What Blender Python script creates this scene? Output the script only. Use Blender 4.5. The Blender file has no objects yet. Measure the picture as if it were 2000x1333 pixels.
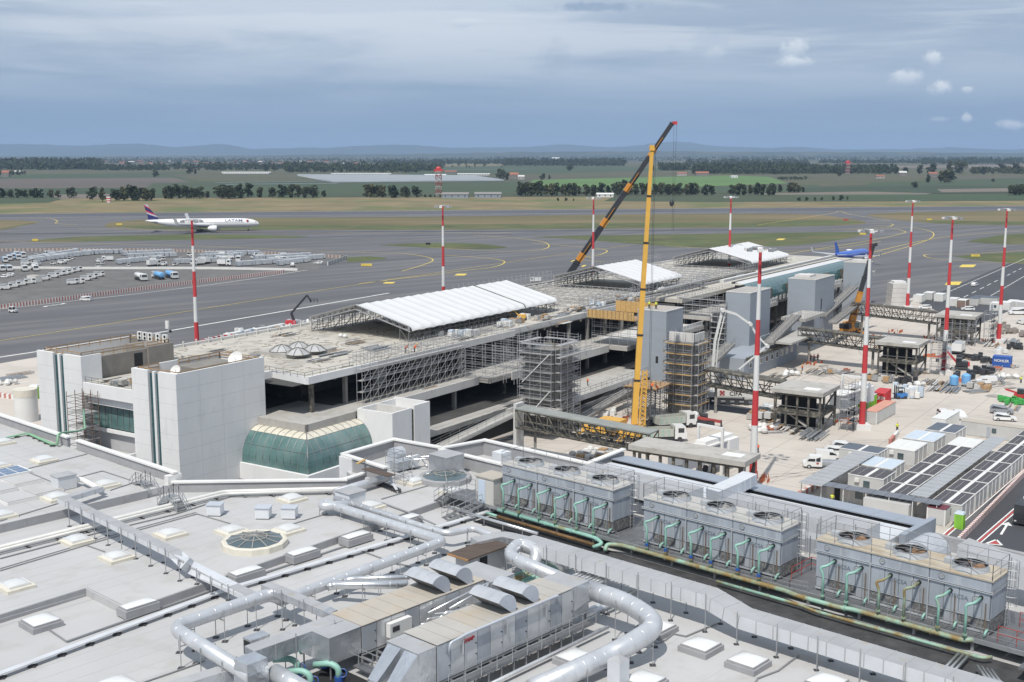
import bpy, math, random
from mathutils import Vector, Matrix
R = math.radians
rnd = random.Random(7)
S = bpy.context.scene
C = S.collection
# ------------------------------------------------------------------ camera
CAMH, FPX, PITCH = 52.0, 2300.0, R(9.09)
cam = bpy.data.objects.new('camera', bpy.data.cameras.new('camera'))
C.objects.link(cam); S.camera = cam
cam.data.sensor_width = 36.0; cam.data.lens = FPX/2000*36
cam.data.clip_start = 1.0; cam.data.clip_end = 90000
cam.location = (0, 0, CAMH); cam.rotation_euler = (R(90)-PITCH, 0, 0)
# ------------------------------------------------------------------ world / sky
SUN_EL, SUN_H = R(58), Vector((-0.36, -0.933))
W = bpy.data.worlds.new('World'); S.world = W; W.use_nodes = True
nt = W.node_tree; N = nt.nodes; L = nt.links
for n in list(N): N.remove(n)
def nd(t, **k):
    n = N.new(t)
    for a, b in k.items(): setattr(n, a, b)
    return n
def mathn(op, a, b=None, c=None, clamp=False):
    n = N.new('ShaderNodeMath'); n.operation = op; n.use_clamp = clamp
    for i, x in enumerate((a, b, c)):
        if x is None: continue
        if isinstance(x, (int, float)): n.inputs[i].default_value = x
        else: L.new(x, n.inputs[i])
    return n.outputs[0]
def mixc(f, a, b):
    n = N.new('ShaderNodeMix'); n.data_type = 'RGBA'
    if isinstance(f, (int, float)): n.inputs[0].default_value = f
    else: L.new(f, n.inputs[0])
    for i, x in ((6, a), (7, b)):
        if isinstance(x, tuple): n.inputs[i].default_value = (*x, 1)
        else: L.new(x, n.inputs[i])
    return n.outputs[2]
sky = nd('ShaderNodeTexSky', sky_type='NISHITA', sun_disc=False)
sky.sun_elevation = SUN_EL; sky.sun_rotation = math.atan2(SUN_H.x, SUN_H.y)
sky.altitude = 50; sky.air_density = 1.0; sky.dust_density = 1.2
tc = nd('ShaderNodeTexCoord'); sep = nd('ShaderNodeSeparateXYZ'); L.new(tc.outputs['Generated'], sep.inputs[0])
X, Y, Z = sep.outputs
zc = mathn('MAXIMUM', Z, 0.0)
den = mathn('ADD', zc, 0.06)
cmb = nd('ShaderNodeCombineXYZ'); L.new(mathn('DIVIDE', X, den), cmb.inputs[0]); L.new(mathn('DIVIDE', Y, den), cmb.inputs[1])
def noise(vec, sc, det, rough=.55, dist=0, off=(0, 0, 0), scl=(1, 1, 1)):
    m = nd('ShaderNodeMapping'); L.new(vec, m.inputs[0]); m.inputs['Location'].default_value = off; m.inputs['Scale'].default_value = scl
    n = nd('ShaderNodeTexNoise'); L.new(m.outputs[0], n.inputs['Vector']); n.inputs['Scale'].default_value = sc
    n.inputs['Detail'].default_value = det; n.inputs['Roughness'].default_value = rough; n.inputs['Distortion'].default_value = dist
    return n.outputs[0]
def ramp(x, a, b, lo=0.0, hi=1.0):
    n = nd('ShaderNodeMapRange', interpolation_type='SMOOTHSTEP'); L.new(x, n.inputs[0])
    for i, v in zip((1, 2, 3, 4), (a, b, lo, hi)): n.inputs[i].default_value = v
    return n.outputs[0]
nA = noise(cmb.outputs[0], 0.55, 6, .55, .3, (3.1, 1.7, 0), (.8, .8, 1))
nB = noise(cmb.outputs[0], 1.6, 5, .6, .4, (9.0, 4.0, 2), (.6, 1, 1))
SKYK = 0.10
skyc = nd('ShaderNodeVectorMath', operation='SCALE'); L.new(sky.outputs[0], skyc.inputs[0]); skyc.inputs['Scale'].default_value = SKYK
# layered cloud deck: grey-blue sheets, paler streaks higher up; a smooth rain-grey band low down
hi = ramp(Z, 0.015, 0.11)
low = (0.232, 0.348, 0.525)
deckd = (0.36, 0.45, 0.585); deckl = (0.60, 0.675, 0.775)
deck = mixc(ramp(nA, .32, .62), deckd, deckl)
deck = mixc(mathn('MULTIPLY', ramp(nB, .52, .72), .5), deck, (0.66, 0.725, 0.81))
nS = noise(tc.outputs['Generated'], 1.7, 7, .6, .5, (2, 5, 1.3), (1.3, 1.3, 15))
nT = noise(tc.outputs['Generated'], 4.5, 6, .6, .4, (7, 1, 3), (1, 1, 9))
deck = mixc(mathn('MULTIPLY', ramp(nS, .5, .64), .7), deck, (0.70, 0.755, 0.83)); deck = mixc(mathn('MULTIPLY', ramp(nT, .56, .7), .35), deck, (0.36, 0.45, 0.59))
base = mixc(hi, mixc(mathn('MULTIPLY', ramp(nA, .4, .65), .3), low, (0.31, 0.42, 0.58)), deck)
# small cumulus puffs standing in front of the deck (directions in azimuth x elevation, radians)
azi = mathn('ARCTAN2', X, Y)
nP = noise(tc.outputs['Generated'], 95, 5, .62, .2)
nQ = noise(tc.outputs['Generated'], 38, 3, .5, 0, (5, 2, 1))
puff = None
PUFFS = [(1537,88,30,22,.8),(1540,112,36,12,1),(1803,92,20,17,1),(1750,133,30,17,.9),(1822,148,22,16,1.1),(1870,150,12,7,.8),(1872,206,12,12,.9),
         (1965,214,36,10,.9),(1085,100,30,26,-.28),(1075,135,40,14,-.28),(1375,80,36,28,-.22),(1385,100,26,16,.45),(1305,96,16,10,-.2),(1160,14,80,9,-.9),(915,44,60,9,.5),(1820,212,20,6,.4)]
for (u, v, ru, rv, s) in PUFFS:
    a0 = math.atan2(u-1000, FPX); e0 = PITCH*-1+math.atan2(666.5-v, math.hypot(FPX, u-1000)) + (0.0)
    z0 = math.sin(e0)
    da = mathn('DIVIDE', mathn('SUBTRACT', azi, a0), ru/FPX); dz = mathn('DIVIDE', mathn('SUBTRACT', Z, z0), rv/FPX)
    q = mathn('SQRT', mathn('ADD', mathn('MULTIPLY', da, da), mathn('MULTIPLY', dz, dz)))
    q = mathn('ADD', q, mathn('MULTIPLY', mathn('SUBTRACT', nP, .5), 2.1))
    f = mathn('MULTIPLY', mathn('SUBTRACT', 1.0, ramp(q, .35, 1.15)), abs(s)*.85)
    top = mixc(mathn('MULTIPLY', ramp(dz, -1.0, .6), 1.0, clamp=True), (0.44, 0.53, 0.67), (0.80, 0.845, 0.90)) if s > 0 else mixc(nQ, (0.25, 0.35, 0.50), (0.31, 0.40, 0.55))
    base = mixc(f, base, top)
# the same deck goes on over the whole dome, with a little of the clear sky mixed in
final = mixc(0.10, base, skyc.outputs[0])
bg = nd('ShaderNodeBackground'); L.new(final, bg.inputs[0]); bg.inputs[1].default_value = 1.0
wo = nd('ShaderNodeOutputWorld'); L.new(bg.outputs[0], wo.inputs[0])
# ------------------------------------------------------------------ sun
sd = bpy.data.lights.new('sun', 'SUN'); sd.energy = 3.8; sd.angle = R(0.6); sd.color = (1.0, 0.955, 0.88)
so = bpy.data.objects.new('sun', sd); C.objects.link(so)
sdir = Vector((SUN_H.x*math.cos(SUN_EL), SUN_H.y*math.cos(SUN_EL), math.sin(SUN_EL)))
so.rotation_euler = sdir.to_track_quat('Z', 'Y').to_euler(); so.location = (-60, -80, 200)
VS = S.view_settings; VS.view_transform = 'Standard'; VS.look = 'None'; VS.gamma = 1; VS.use_curve_mapping = False; VS.exposure = 0.06
HAZE = 4.8e-5
S.cycles.max_bounces = 6; S.cycles.diffuse_bounces = 3; S.cycles.glossy_bounces = 3; S.cycles.transmission_bounces = 4; S.cycles.volume_bounces = 0
S.cycles.transparent_max_bounces = 8; S.cycles.use_denoising = True; S.cycles.use_adaptive_sampling = True
# ------------------------------------------------------------------ geometry helpers
SP, CP = math.sin(PITCH), math.cos(PITCH)
def ray(u, v):
    x = (u-1000)/FPX; y = (666.5-v)/FPX
    return Vector((x, CP+y*SP, -SP+y*CP))
def P(u, v, z=0.0):                       # photo point lying on the level z
    d = ray(u, v); t = (z-CAMH)/d.z
    return Vector((d.x*t, d.y*t, z))
def ZT(u, v, p):                          # height of a photo point standing above p
    d = ray(u, v); t = p.y/d.y
    return CAMH+d.z*t
def PV(u, v, Y):
    d = ray(u, v); t = Y/d.y
    return Vector((d.x*t, Y, CAMH+d.z*t))
def V3(p): return Vector(p) if len(p) == 3 else Vector((p[0], p[1], 0))
class Frame:
    def __init__(s, o, deg):
        s.o = Vector((o[0], o[1])); a = R(deg); s.ang = a
        s.A = Vector((math.sin(a), math.cos(a))); s.B = Vector((math.cos(a), -math.sin(a)))
    def __call__(s, a, b, z=0.0):
        p = s.o+s.A*a+s.B*b; return Vector((p.x, p.y, z))
    def inv(s, p):
        d = Vector((p[0], p[1]))-s.o; return d.dot(s.A), d.dot(s.B)
    def px(s, u, v, z=0.0): return s.inv(P(u, v, z))
# ---- materials
MATS = {}
def mat(name, col, rough=.7, metal=0.0, var=.12, scale=.6, bump=0.0, bscale=None, col2=None, c2=(.5, .68), c2scale=None, stretch=(1, 1, 1), coat=0, alpha=1, rot=0, detail=4):
    if name in MATS: return MATS[name]
    m = bpy.data.materials.new(name); m.use_nodes = True
    t = m.node_tree; n_ = t.nodes; l_ = t.links
    b = n_['Principled BSDF']; b.inputs['Roughness'].default_value = rough; b.inputs['Metallic'].default_value = metal
    if coat: b.inputs['Coat Weight'].default_value = coat; b.inputs['Coat Roughness'].default_value = .08
    if alpha < 1: b.inputs['Alpha'].default_value = alpha
    g = n_.new('ShaderNodeNewGeometry'); mp = n_.new('ShaderNodeMapping'); mp.inputs['Scale'].default_value = stretch; mp.vector_type = 'TEXTURE' if rot else 'POINT'; mp.inputs['Rotation'].default_value = (0, 0, rot)
    l_.new(g.outputs['Position'], mp.inputs[0])
    def nz(sc, det=detail, off=0):
        x = n_.new('ShaderNodeTexNoise'); x.noise_dimensions = '3D'; x.inputs['Scale'].default_value = sc; x.inputs['Detail'].default_value = det
        x.inputs['Roughness'].default_value = .6; l_.new(mp.outputs[0], x.inputs['Vector']); return x.outputs[0]
    def mr(x, a, b2, lo, hi_):
        q = n_.new('ShaderNodeMapRange'); l_.new(x, q.inputs[0])
        for i, v in zip((1, 2, 3, 4), (a, b2, lo, hi_)): q.inputs[i].default_value = v
        return q.outputs[0]
    def mx(f, a, b2, bt='MIX'):
        q = n_.new('ShaderNodeMix'); q.data_type = 'RGBA'; q.blend_type = bt
        if isinstance(f, float): q.inputs[0].default_value = f
        else: l_.new(f, q.inputs[0])
        for i, v in ((6, a), (7, b2)):
            if isinstance(v, tuple): q.inputs[i].default_value = (*v[:3], 1)
            else: l_.new(v, q.inputs[i])
        return q.outputs[2]
    out = None
    if var > 0:
        lo = tuple(c*(1-var) for c in col); hi2 = tuple(min(1, c*(1+var)) for c in col)
        out = mx(mr(nz(scale), .3, .7, 0, 1), lo, hi2)
    if col2:
        out = mx(mr(nz(c2scale or scale*2.3), c2[0], c2[1], 0, 1), out if out else tuple(col), col2)
    if out: l_.new(out, b.inputs['Base Color'])
    else: b.inputs['Base Color'].default_value = (*col, 1)
    if bump > 0:
        bp = n_.new('ShaderNodeBump'); bp.inputs['Strength'].default_value = 1; bp.inputs['Distance'].default_value = bump
        l_.new(nz(bscale or scale*6, 3), bp.inputs['Height']); l_.new(bp.outputs[0], b.inputs['Normal'])
    MATS[name] = m; return m
# ---- mesh builder
OFF = {}
class MB:
    def __init__(s): s.v = []; s.f = []
    def quad(s, *p):
        i = len(s.v); s.v += [tuple(V3(x)) for x in p]; s.f.append(tuple(range(i, i+len(p)))); return s
    def box(s, x0, x1, y0, y1, z0, z1, M=None):
        i = len(s.v)
        for z in (z0, z1):
            for (x, y) in ((x0, y0), (x1, y0), (x1, y1), (x0, y1)):
                p = Vector((x, y, z)); s.v.append(tuple(M @ p if M is not None else p))
        for f in ((3, 2, 1, 0), (4, 5, 6, 7), (0, 1, 5, 4), (1, 2, 6, 5), (2, 3, 7, 6), (3, 0, 4, 7)): s.f.append(tuple(i+k for k in f))
        return s
    def fbox(s, F, a0, a1, b0, b1, z0, z1):       # box in a frame: a along A, b along B
        return s.prism([F(a0, b0), F(a1, b0), F(a1, b1), F(a0, b1)], z0, z1)
    def prism(s, pts, z0, z1, top=None):
        pts = [(p[0], p[1]) for p in pts]
        ar = sum(pts[k-1][0]*pts[k][1]-pts[k][0]*pts[k-1][1] for k in range(len(pts)))
        if ar < 0: pts = pts[::-1]
        n = len(pts); i = len(s.v)
        tp = pts
        if top is not None:
            cx = sum(p[0] for p in pts)/n; cy = sum(p[1] for p in pts)/n
            tp = [(cx+(p[0]-cx)*top, cy+(p[1]-cy)*top) for p in pts]
        s.v += [(p[0], p[1], z0) for p in pts]+[(p[0], p[1], z1) for p in tp]
        s.f.append(tuple(i+k for k in range(n-1, -1, -1))); s.f.append(tuple(i+n+k for k in range(n)))
        for k in range(n):
            j = (k+1) % n; s.f.append((i+k, i+j, i+n+j, i+n+k))
        return s
    def sheet(s, pts, z=None):
        i = len(s.v); pts = [V3(p) for p in pts]
        ar = sum(pts[k-1].x*pts[k].y-pts[k].x*pts[k-1].y for k in range(len(pts)))
        if ar < 0: pts = pts[::-1]
        s.v += [(p.x, p.y, p.z if z is None else z) for p in pts]; s.f.append(tuple(range(i, i+len(pts)))); return s
    def bar(s, p, q, w, h=None, up=(0, 0, 1)):
        p = Vector(p); q = Vector(q); h = h or w; d = q-p
        if d.length < 1e-6: return s
        d.normalize(); u = Vector(up)
        if abs(d.dot(u)) > .97: u = Vector((1, 0, 0))
        x = d.cross(u).normalized()*(w/2); y = x.cross(d).normalized()*(h/2)
        i = len(s.v)
        for c in (p, q):
            for k in (-x-y, x-y, x+y, -x+y): s.v.append(tuple(c+k))
        for f in ((3, 2, 1, 0), (4, 5, 6, 7), (0, 1, 5, 4), (1, 2, 6, 5), (2, 3, 7, 6), (3, 0, 4, 7)): s.f.append(tuple(i+k for k in f))
        return s
    def tube(s, path, r, n=8, cap=True):
        path = [Vector(p) for p in path]; m = len(path); rs = r if isinstance(r, (list, tuple)) else [r]*m
        ts = []
        for k in range(m):
            a = path[max(k-1, 0)]; b = path[min(k+1, m-1)]
            d = (b-a); ts.append(d.normalized() if d.length > 1e-9 else Vector((0, 0, 1)))
        u = ts[0].cross(Vector((0, 0, 1)))
        if u.length < 1e-3: u = ts[0].cross(Vector((1, 0, 0)))
        u.normalize(); i0 = len(s.v)
        for k in range(m):
            u = (u-ts[k]*u.dot(ts[k])).normalized(); w = ts[k].cross(u)
            sc = 1.0
            if 0 < k < m-1:
                c = (path[k]-path[k-1]).normalized().dot((path[k+1]-path[k]).normalized()); sc = 1.0
            for j in range(n):
                t = 2*math.pi*j/n; s.v.append(tuple(path[k]+(u*math.cos(t)+w*math.sin(t))*rs[k]*sc))
        for k in range(m-1):
            for j in range(n):
                a = i0+k*n+j; b = i0+k*n+(j+1) % n; s.f.append((a, b, b+n, a+n))
        if cap: s.f.append(tuple(i0+j for j in range(n-1, -1, -1))); s.f.append(tuple(i0+(m-1)*n+j for j in range(n)))
        return s
    def duct(s, path, w, h):                       # rectangular section swept along a path
        path = [Vector(p) for p in path]; m = len(path); i0 = len(s.v)
        for k in range(m):
            a = path[max(k-1, 0)]; b = path[min(k+1, m-1)]; d = (b-a).normalized()
            sc = 1.0
            if 0 < k < m-1:
                d1 = (path[k]-path[k-1]).normalized(); d2 = (path[k+1]-path[k]).normalized(); d = (d1+d2).normalized(); sc = 1/max(.6, d.dot(d2))
            hx = Vector((d.x, d.y, 0))
            x = hx.cross(Vector((0, 0, 1))).normalized()
            y = x.cross(d).normalized()
            hz = abs(d.z) > .05
            for (sx, sy) in ((-1, -1), (1, -1), (1, 1), (-1, 1)): s.v.append(tuple(path[k]+x*(sx*w/2*(1 if hz else sc))+y*(sy*h/2*(sc if hz else 1))))
        for k in range(m-1):
            for j in range(4):
                a = i0+k*4+j; b = i0+k*4+(j+1) % 4; s.f.append((a, b, b+4, a+4))
        s.f.append((i0+3, i0+2, i0+1, i0)); e = i0+(m-1)*4; s.f.append((e, e+1, e+2, e+3)); return s
    def cyl(s, c, r, h, n=12, r2=None):
        return s.tube([Vector(c), Vector(c)+Vector((0, 0, h))], [r, r if r2 is None else r2], n)
    def ball(s, c, rx, ry=None, rz=None, n=8, m=5, half=False):
        ry = ry or rx; rz = rz or rx; i0 = len(s.v); c = Vector(c)
        t0 = 0 if half else -math.pi/2
        for k in range(m+1):
            t = t0+(math.pi/2-t0)*k/m
            for j in range(n):
                a = 2*math.pi*j/n; s.v.append((c.x+rx*math.cos(t)*math.cos(a), c.y+ry*math.cos(t)*math.sin(a), c.z+rz*math.sin(t)))
        for k in range(m):
            for j in range(n):
                a = i0+k*n+j; b = i0+k*n+(j+1) % n; s.f.append((a, b, b+n, a+n))
        return s
    def xf(s, M):
        s.v = [tuple(M @ Vector(p)) for p in s.v]; return s
    def add(s, o):
        i = len(s.v); s.v += o.v; s.f += [tuple(i+k for k in f) for f in o.f]; return s
    def mesh(s, name, m, smooth=False, off=None):
        me = bpy.data.meshes.new(name)
        v = s.v if off is None else [(p[0]-off[0], p[1]-off[1], p[2]-off[2]) for p in s.v]
        me.from_pydata(v, [], s.f); me.materials.append(m)
        if smooth:
            me.polygons.foreach_set('use_smooth', [True]*len(me.polygons))
        me.update(); return me
    def build(s, name, m, parent=None, smooth=False, loc=None):
        """one object; vertices are in world space, the origin goes to the parent's place"""
        off = OFF.get(parent.name if parent else None)
        o_at = None
        if parent is None and s.v:
            xs = [p[0] for p in s.v]; ys = [p[1] for p in s.v]; zs = [p[2] for p in s.v]
            off = Vector(((min(xs)+max(xs))/2, (min(ys)+max(ys))/2, min(zs))); o_at = off
        me = s.mesh(name, m, smooth, off)
        if smooth == 'auto':
            try: me.set_sharp_from_angle(angle=R(38))
            except Exception: pass
        o = bpy.data.objects.new(name, me); C.objects.link(o)
        if parent: o.parent = parent; OFF[o.name] = off if off is not None else Vector((0, 0, 0))
        else: o.location = o_at or (0, 0, 0); OFF[o.name] = Vector(o_at or (0, 0, 0))
        return o
def tag(o, label=None, cat=None, group=None, kind=None):
    if label: o['label'] = label
    if cat: o['category'] = cat
    if group: o['group'] = group
    if kind: o['kind'] = kind
    return o
def thing(name, label, cat, loc, group=None):
    o = bpy.data.objects.new(name, None); C.objects.link(o); o.location = loc; o.empty_display_size = .5
    OFF[o.name] = Vector(loc); return tag(o, label, cat, group)
def proto(name):                     # local-space thing at the origin, used through spawn()
    o = bpy.data.objects.new(name, None); OFF[o.name] = Vector((0, 0, 0)); return o
class Kit:
    """a thing described once in local space: (part name, mesh, [sub-parts]); spawn() makes individuals sharing meshes"""
    def __init__(s, name): s.name = name; s.parts = []
    def part(s, name, mb, m, smooth=False, sub=None):
        me = mb.mesh(name, m, smooth)
        if smooth == 'auto':
            try: me.set_sharp_from_angle(angle=R(38))
            except Exception: pass
        s.parts.append((name, me, sub)); return len(s.parts)-1
    def spawn(s, loc, rz=0, label=None, cat=None, group=None, scale=1, swap=None):
        r = bpy.data.objects.new(s.name, None); C.objects.link(r); r.location = loc; r.rotation_euler = (0, 0, rz)
        r.scale = (scale,)*3 if isinstance(scale, (int, float)) else scale
        tag(r, label, cat, group); made = []
        for k, (nm, me, sub) in enumerate(s.parts):
            o = bpy.data.objects.new(nm, me); C.objects.link(o); o.parent = made[sub] if sub is not None else r; made.append(o)
            if swap and nm in swap:
                o.material_slots[0].link = 'OBJECT'; o.material_slots[0].material = swap[nm]
        return r
ORD = 'first second third fourth fifth sixth seventh eighth ninth tenth eleventh twelfth'.split()
def arc(c, r, a0, a1, n): return [(c[0]+r*math.cos(a0+(a1-a0)*k/n), c[1]+r*math.sin(a0+(a1-a0)*k/n)) for k in range(n+1)]
def smooth_path(pts, rad, n=5):                   # round the corners of a polyline
    pts = [Vector(p) for p in pts]; out = [pts[0]]
    for k in range(1, len(pts)-1):
        a, b, c = pts[k-1], pts[k], pts[k+1]
        r = min(rad, (a-b).length*.49, (c-b).length*.49)
        p = b+(a-b).normalized()*r; q = b+(c-b).normalized()*r
        for i in range(n+1):
            t = i/n; out.append(p*(1-t)**2+b*2*t*(1-t)+q*t*t)
    out.append(pts[-1]); return out
def spline(pts, n=6):                             # Catmull-Rom through 2D/3D points
    pts = [Vector(p) for p in pts]; out = []
    for k in range(len(pts)-1):
        p0 = pts[max(k-1, 0)]; p1 = pts[k]; p2 = pts[k+1]; p3 = pts[min(k+2, len(pts)-1)]
        for i in range(n):
            t = i/n; out.append(.5*((2*p1)+(p2-p0)*t+(2*p0-5*p1+4*p2-p3)*t*t+(3*p1-p0-3*p2+p3)*t**3))
    out.append(pts[-1]); return out
def ribbon(mb, pts, w, z):                        # flat painted strip along a path
    pts = [Vector((p[0], p[1], 0)) for p in pts]; m = len(pts); Lf = []; Rt = []
    for k in range(m):
        d = pts[min(k+1, m-1)]-pts[max(k-1, 0)]; d.normalize(); nrm = Vector((-d.y, d.x, 0))*(w/2)
        Lf.append(pts[k]+nrm); Rt.append(pts[k]-nrm)
    for k in range(m-1):
        a, b, c, d = Rt[k], Rt[k+1], Lf[k+1], Lf[k]
        i = len(mb.v); mb.v += [(q.x, q.y, z) for q in (a, b, c, d)]; mb.f.append((i, i+1, i+2, i+3))
def resample(pts, step):
    pts = [Vector(p) for p in pts]; out = [pts[0]]; need = step
    for a, b in zip(pts, pts[1:]):
        d = (b-a).length; t = need
        while t <= d: out.append(a+(b-a)*(t/d)); t += step
        need = t-d
    return out
# ------------------------------------------------------------------ materials used everywhere
M_asph = mat('asphalt', (.102, .102, .109), .9, var=.17, scale=.06, col2=(.14, .138, .14), c2=(.47, .6), c2scale=.11, rot=R(38), stretch=(14, 1.2, 1), detail=6)
M_asphd = mat('dark_asphalt', (.058, .06, .068), .88, var=.18, scale=.03, stretch=(1, .5, 1))
M_runway = mat('runway_asphalt', (.082, .085, .096), .88, var=.2, scale=.02, stretch=(.3, 1, 1))
M_conc_g = mat('apron_concrete', (.50, .455, .405), .9, var=.06, scale=.05, col2=(.41, .375, .335), c2=(.5, .75), c2scale=.09, bump=.01)
M_drygr = mat('dry_grass', (.19, .150, .075), .95, var=.25, scale=.02, col2=(.10, .125, .04), c2=(.48, .66), c2scale=.012, bump=.06, bscale=.8)
M_grass = mat('green_grass', (.075, .092, .03), .95, var=.25, scale=.03, col2=(.135, .115, .05), c2=(.5, .7), c2scale=.025, bump=.06, bscale=.8)
M_yell = mat('yellow_paint', (.66, .50, .09), .7, var=.15, scale=.8)
M_white_p = mat('white_paint', (.72, .72, .70), .7, var=.14, scale=.7)
M_red_p = mat('red_paint', (.42, .06, .055), .6, var=.12, scale=.8)
def struct(name, mb, m, z=None):
    o = mb.build(name, m); tag(o, kind='structure'); return o
def field(name, pts, m, z):
    return struct(name, MB().sheet([P(u, v, z) for u, v in pts], z), m)
# the ground, one sheet to the horizon
M_ground = mat('far_ground', (.05, .06, .03), .95, var=.3, scale=.0012, col2=(.085, .075, .05), c2=(.45, .6), c2scale=.0009, stretch=(1, .35, 1))
g = MB(); g.sheet([(-45000, -400), (45000, -400), (45000, 42000), (-45000, 42000)], -.45); struct('ground', g, M_ground)
field('dry_grass_field', [(-900, 391), (2900, 379), (2900, 520), (-900, 520)], M_drygr, -.2)
# airfield pavement
M_cols = {}
def fm(key, c, **k): return mat('field_'+key, c, .95, var=k.get('var', .16), scale=k.get('scale', .004), col2=k.get('col2'), c2=(.45, .62), c2scale=.01, stretch=(.25, 1, 1))  # field colours are lowered to carry the cloud shade over the far land
G1 = fm('green', (.036, .064, .026), col2=(.048, .062, .028)); G2 = fm('bright_green', (.085, .16, .042)); B1 = fm('brown', (.10, .084, .07)); B2 = fm('pale_brown', (.155, .13, .105))
O1 = fm('olive', (.066, .072, .034), col2=(.09, .08, .048)); Y1 = fm('straw', (.15, .135, .075)); D1 = fm('dark_green', (.03, .05, .022))
FIELDS = [('O', [(-300, 322), (2300, 313), (2300, 345), (-300, 345)], O1), ('G', [(-200, 345), (360, 336), (420, 350), (-200, 353)], G1), ('B', [(-200, 352), (340, 347), (385, 361), (240, 368), (-200, 370)], B1),
 ('G', [(-200, 369), (260, 367), (250, 386), (-200, 388)], D1), ('G', [(300, 358), (700, 352), (1010, 356), (1030, 381), (640, 384), (250, 387)], G1),
 ('O', [(330, 341), (720, 336), (760, 351), (400, 356)], O1), ('G', [(740, 330), (1180, 322), (1330, 333), (820, 345)], G1), ('Y', [(700, 321), (1120, 316), (1200, 321), (760, 327)], Y1),
 ('G2', [(1040, 352), (1420, 343), (1600, 349), (1580, 357), (1330, 366), (1030, 365)], G2), ('D', [(1020, 365), (1330, 366), (1600, 361), (1600, 377), (1000, 380)], G1),
 ('O', [(1500, 345), (1800, 341), (1830, 356), (1560, 366)], O1), ('G', [(1700, 357), (2100, 345), (2100, 368), (1690, 370)], G1), ('G', [(1560, 367), (1850, 362), (2100, 369), (2100, 377), (1570, 379)], D1),
 ('B', [(1480, 378), (1690, 374.5), (1820, 378), (1780, 385), (1500, 384)], B2), ('G', [(1200, 384), (1480, 381), (2100, 379), (2100, 392), (1400, 395), (1180, 393)], G1),
 ('B', [(1830, 370), (2100, 366), (2100, 373), (1840, 376)], B2), ('Y', [(1240, 322), (1500, 317), (1560, 321), (1330, 328)], O1),
 ('P', [(1620, 325.5), (2100, 321), (2100, 327), (1700, 329)], B2), ('Y', [(1716, 307), (2000, 302), (2000, 306), (1760, 309.5)], Y1), ('Y', [(1500, 309), (1690, 306), (1660, 309), (1530, 311)], Y1),
 ('G', [(-200, 386), (140, 384), (95, 396), (-200, 402)], G1), ('B', [(90, 381), (215, 379), (240, 386), (120, 389)], B2)]
for k, (nm, pts, m) in enumerate(FIELDS): field('crop_field', pts, m, -.40+.008*k if pts[0][1] < 360 or pts[1][1] < 360 else -.15+.004*k)
Zp = 0.0
asph = MB(); asph.sheet([P(-900, 425), P(2900, 396), P(2900, 700), P(2900, 1500), P(-900, 1500)], 0.0)
struct('apron', asph, M_asph)
ra, rb, rc, rd = P(-400, 421.1), P(2400, 399.4), P(2400, 407.3), P(-400, 429.7)
RUNDIR = (rb-ra).normalized()
struct('runway', MB().sheet([ra, rb, rc, rd], .012), M_runway)
rl = MB(); ribbon(rl, [ra.lerp(rd, .08), rb.lerp(rc, .08)], .9, .02); ribbon(rl, [ra.lerp(rd, .93), rb.lerp(rc, .93)], .9, .02)
struct('runway_edge_line', rl, M_white_p)
# grass islands between runway and taxiways
def island(pts, m, z=.03, sm=True):
    w = [P(u, v) for u, v in pts]
    if sm: w = spline(w+[w[0]], 4)[:-1]
    mb = MB().sheet(w, z); o = struct('grass_island', mb, m); return o
M_grmix = mat('mixed_grass', (.12, .105, .045), .95, var=.2, scale=.02, col2=(.175, .135, .07), c2=(.46, .6), c2scale=.012, bump=.05, stretch=(.3, 1, 1))
island([(205, 441), (225, 434), (330, 428), (600, 425.5), (1000, 422), (1300, 418.5), (1500, 418), (1590, 420), (1640, 425), (1690, 434), (1660, 440), (1500, 444), (1200, 447), (900, 449), (600, 449.5), (330, 449), (215, 445)], M_grmix)
island([(225, 443), (330, 441), (700, 440), (1100, 437), (1400, 434), (1600, 431), (1680, 434), (1655, 439.6), (1500, 443.4), (1200, 446.4), (900, 448.4), (600, 448.9), (330, 448.4)], M_grass, .045)
island([(-200, 432), (0, 430.5), (55, 432), (76, 435), (40, 442), (-20, 452), (-200, 458)], M_grmix)
island([(-200, 448), (-30, 449.5), (30, 441.5), (60, 436.5), (72, 435.6), (40, 441.4), (-20, 451.2), (-200, 457)], M_grass, .045)
island([(52, 471.5), (110, 466), (180, 462), (350, 458.5), (480, 459), (602, 462.5), (520, 466), (330, 469.5), (150, 472.5), (80, 473)], M_grass)
island([(737, 479.5), (800, 476), (870, 474.8), (940, 477), (990, 483.5), (950, 487), (880, 486), (800, 482.5)], M_grass)
island([(1038, 463), (1120, 461), (1300, 458.5), (1500, 455.5), (1660, 454), (1697, 456), (1650, 467), (1580, 477), (1500, 482.5), (1400, 484), (1300, 481.5), (1180, 472), (1100, 466)], M_grass)
island([(1888, 472), (1930, 464), (2000, 456), (2300, 440), (2300, 475), (2000, 477.5), (1930, 476)], M_grass)
island([(1862, 502), (1900, 498), (2000, 493), (2300, 482), (2300, 516), (2000, 514.5), (1920, 509)], M_grass)
island([(1690, 420), (1740, 416), (1850, 414), (2300, 409), (2300, 437), (2000, 440), (1850, 438), (1780, 433), (1720, 426)], M_grmix)
island([(1790, 431), (1900, 432), (2000, 434), (2300, 430), (2300, 436), (2000, 439.5), (1860, 438)], M_grass, .045)
island([(678, 503), (720, 501.5), (756, 505), (730, 509), (683, 513)], M_grass)
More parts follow.
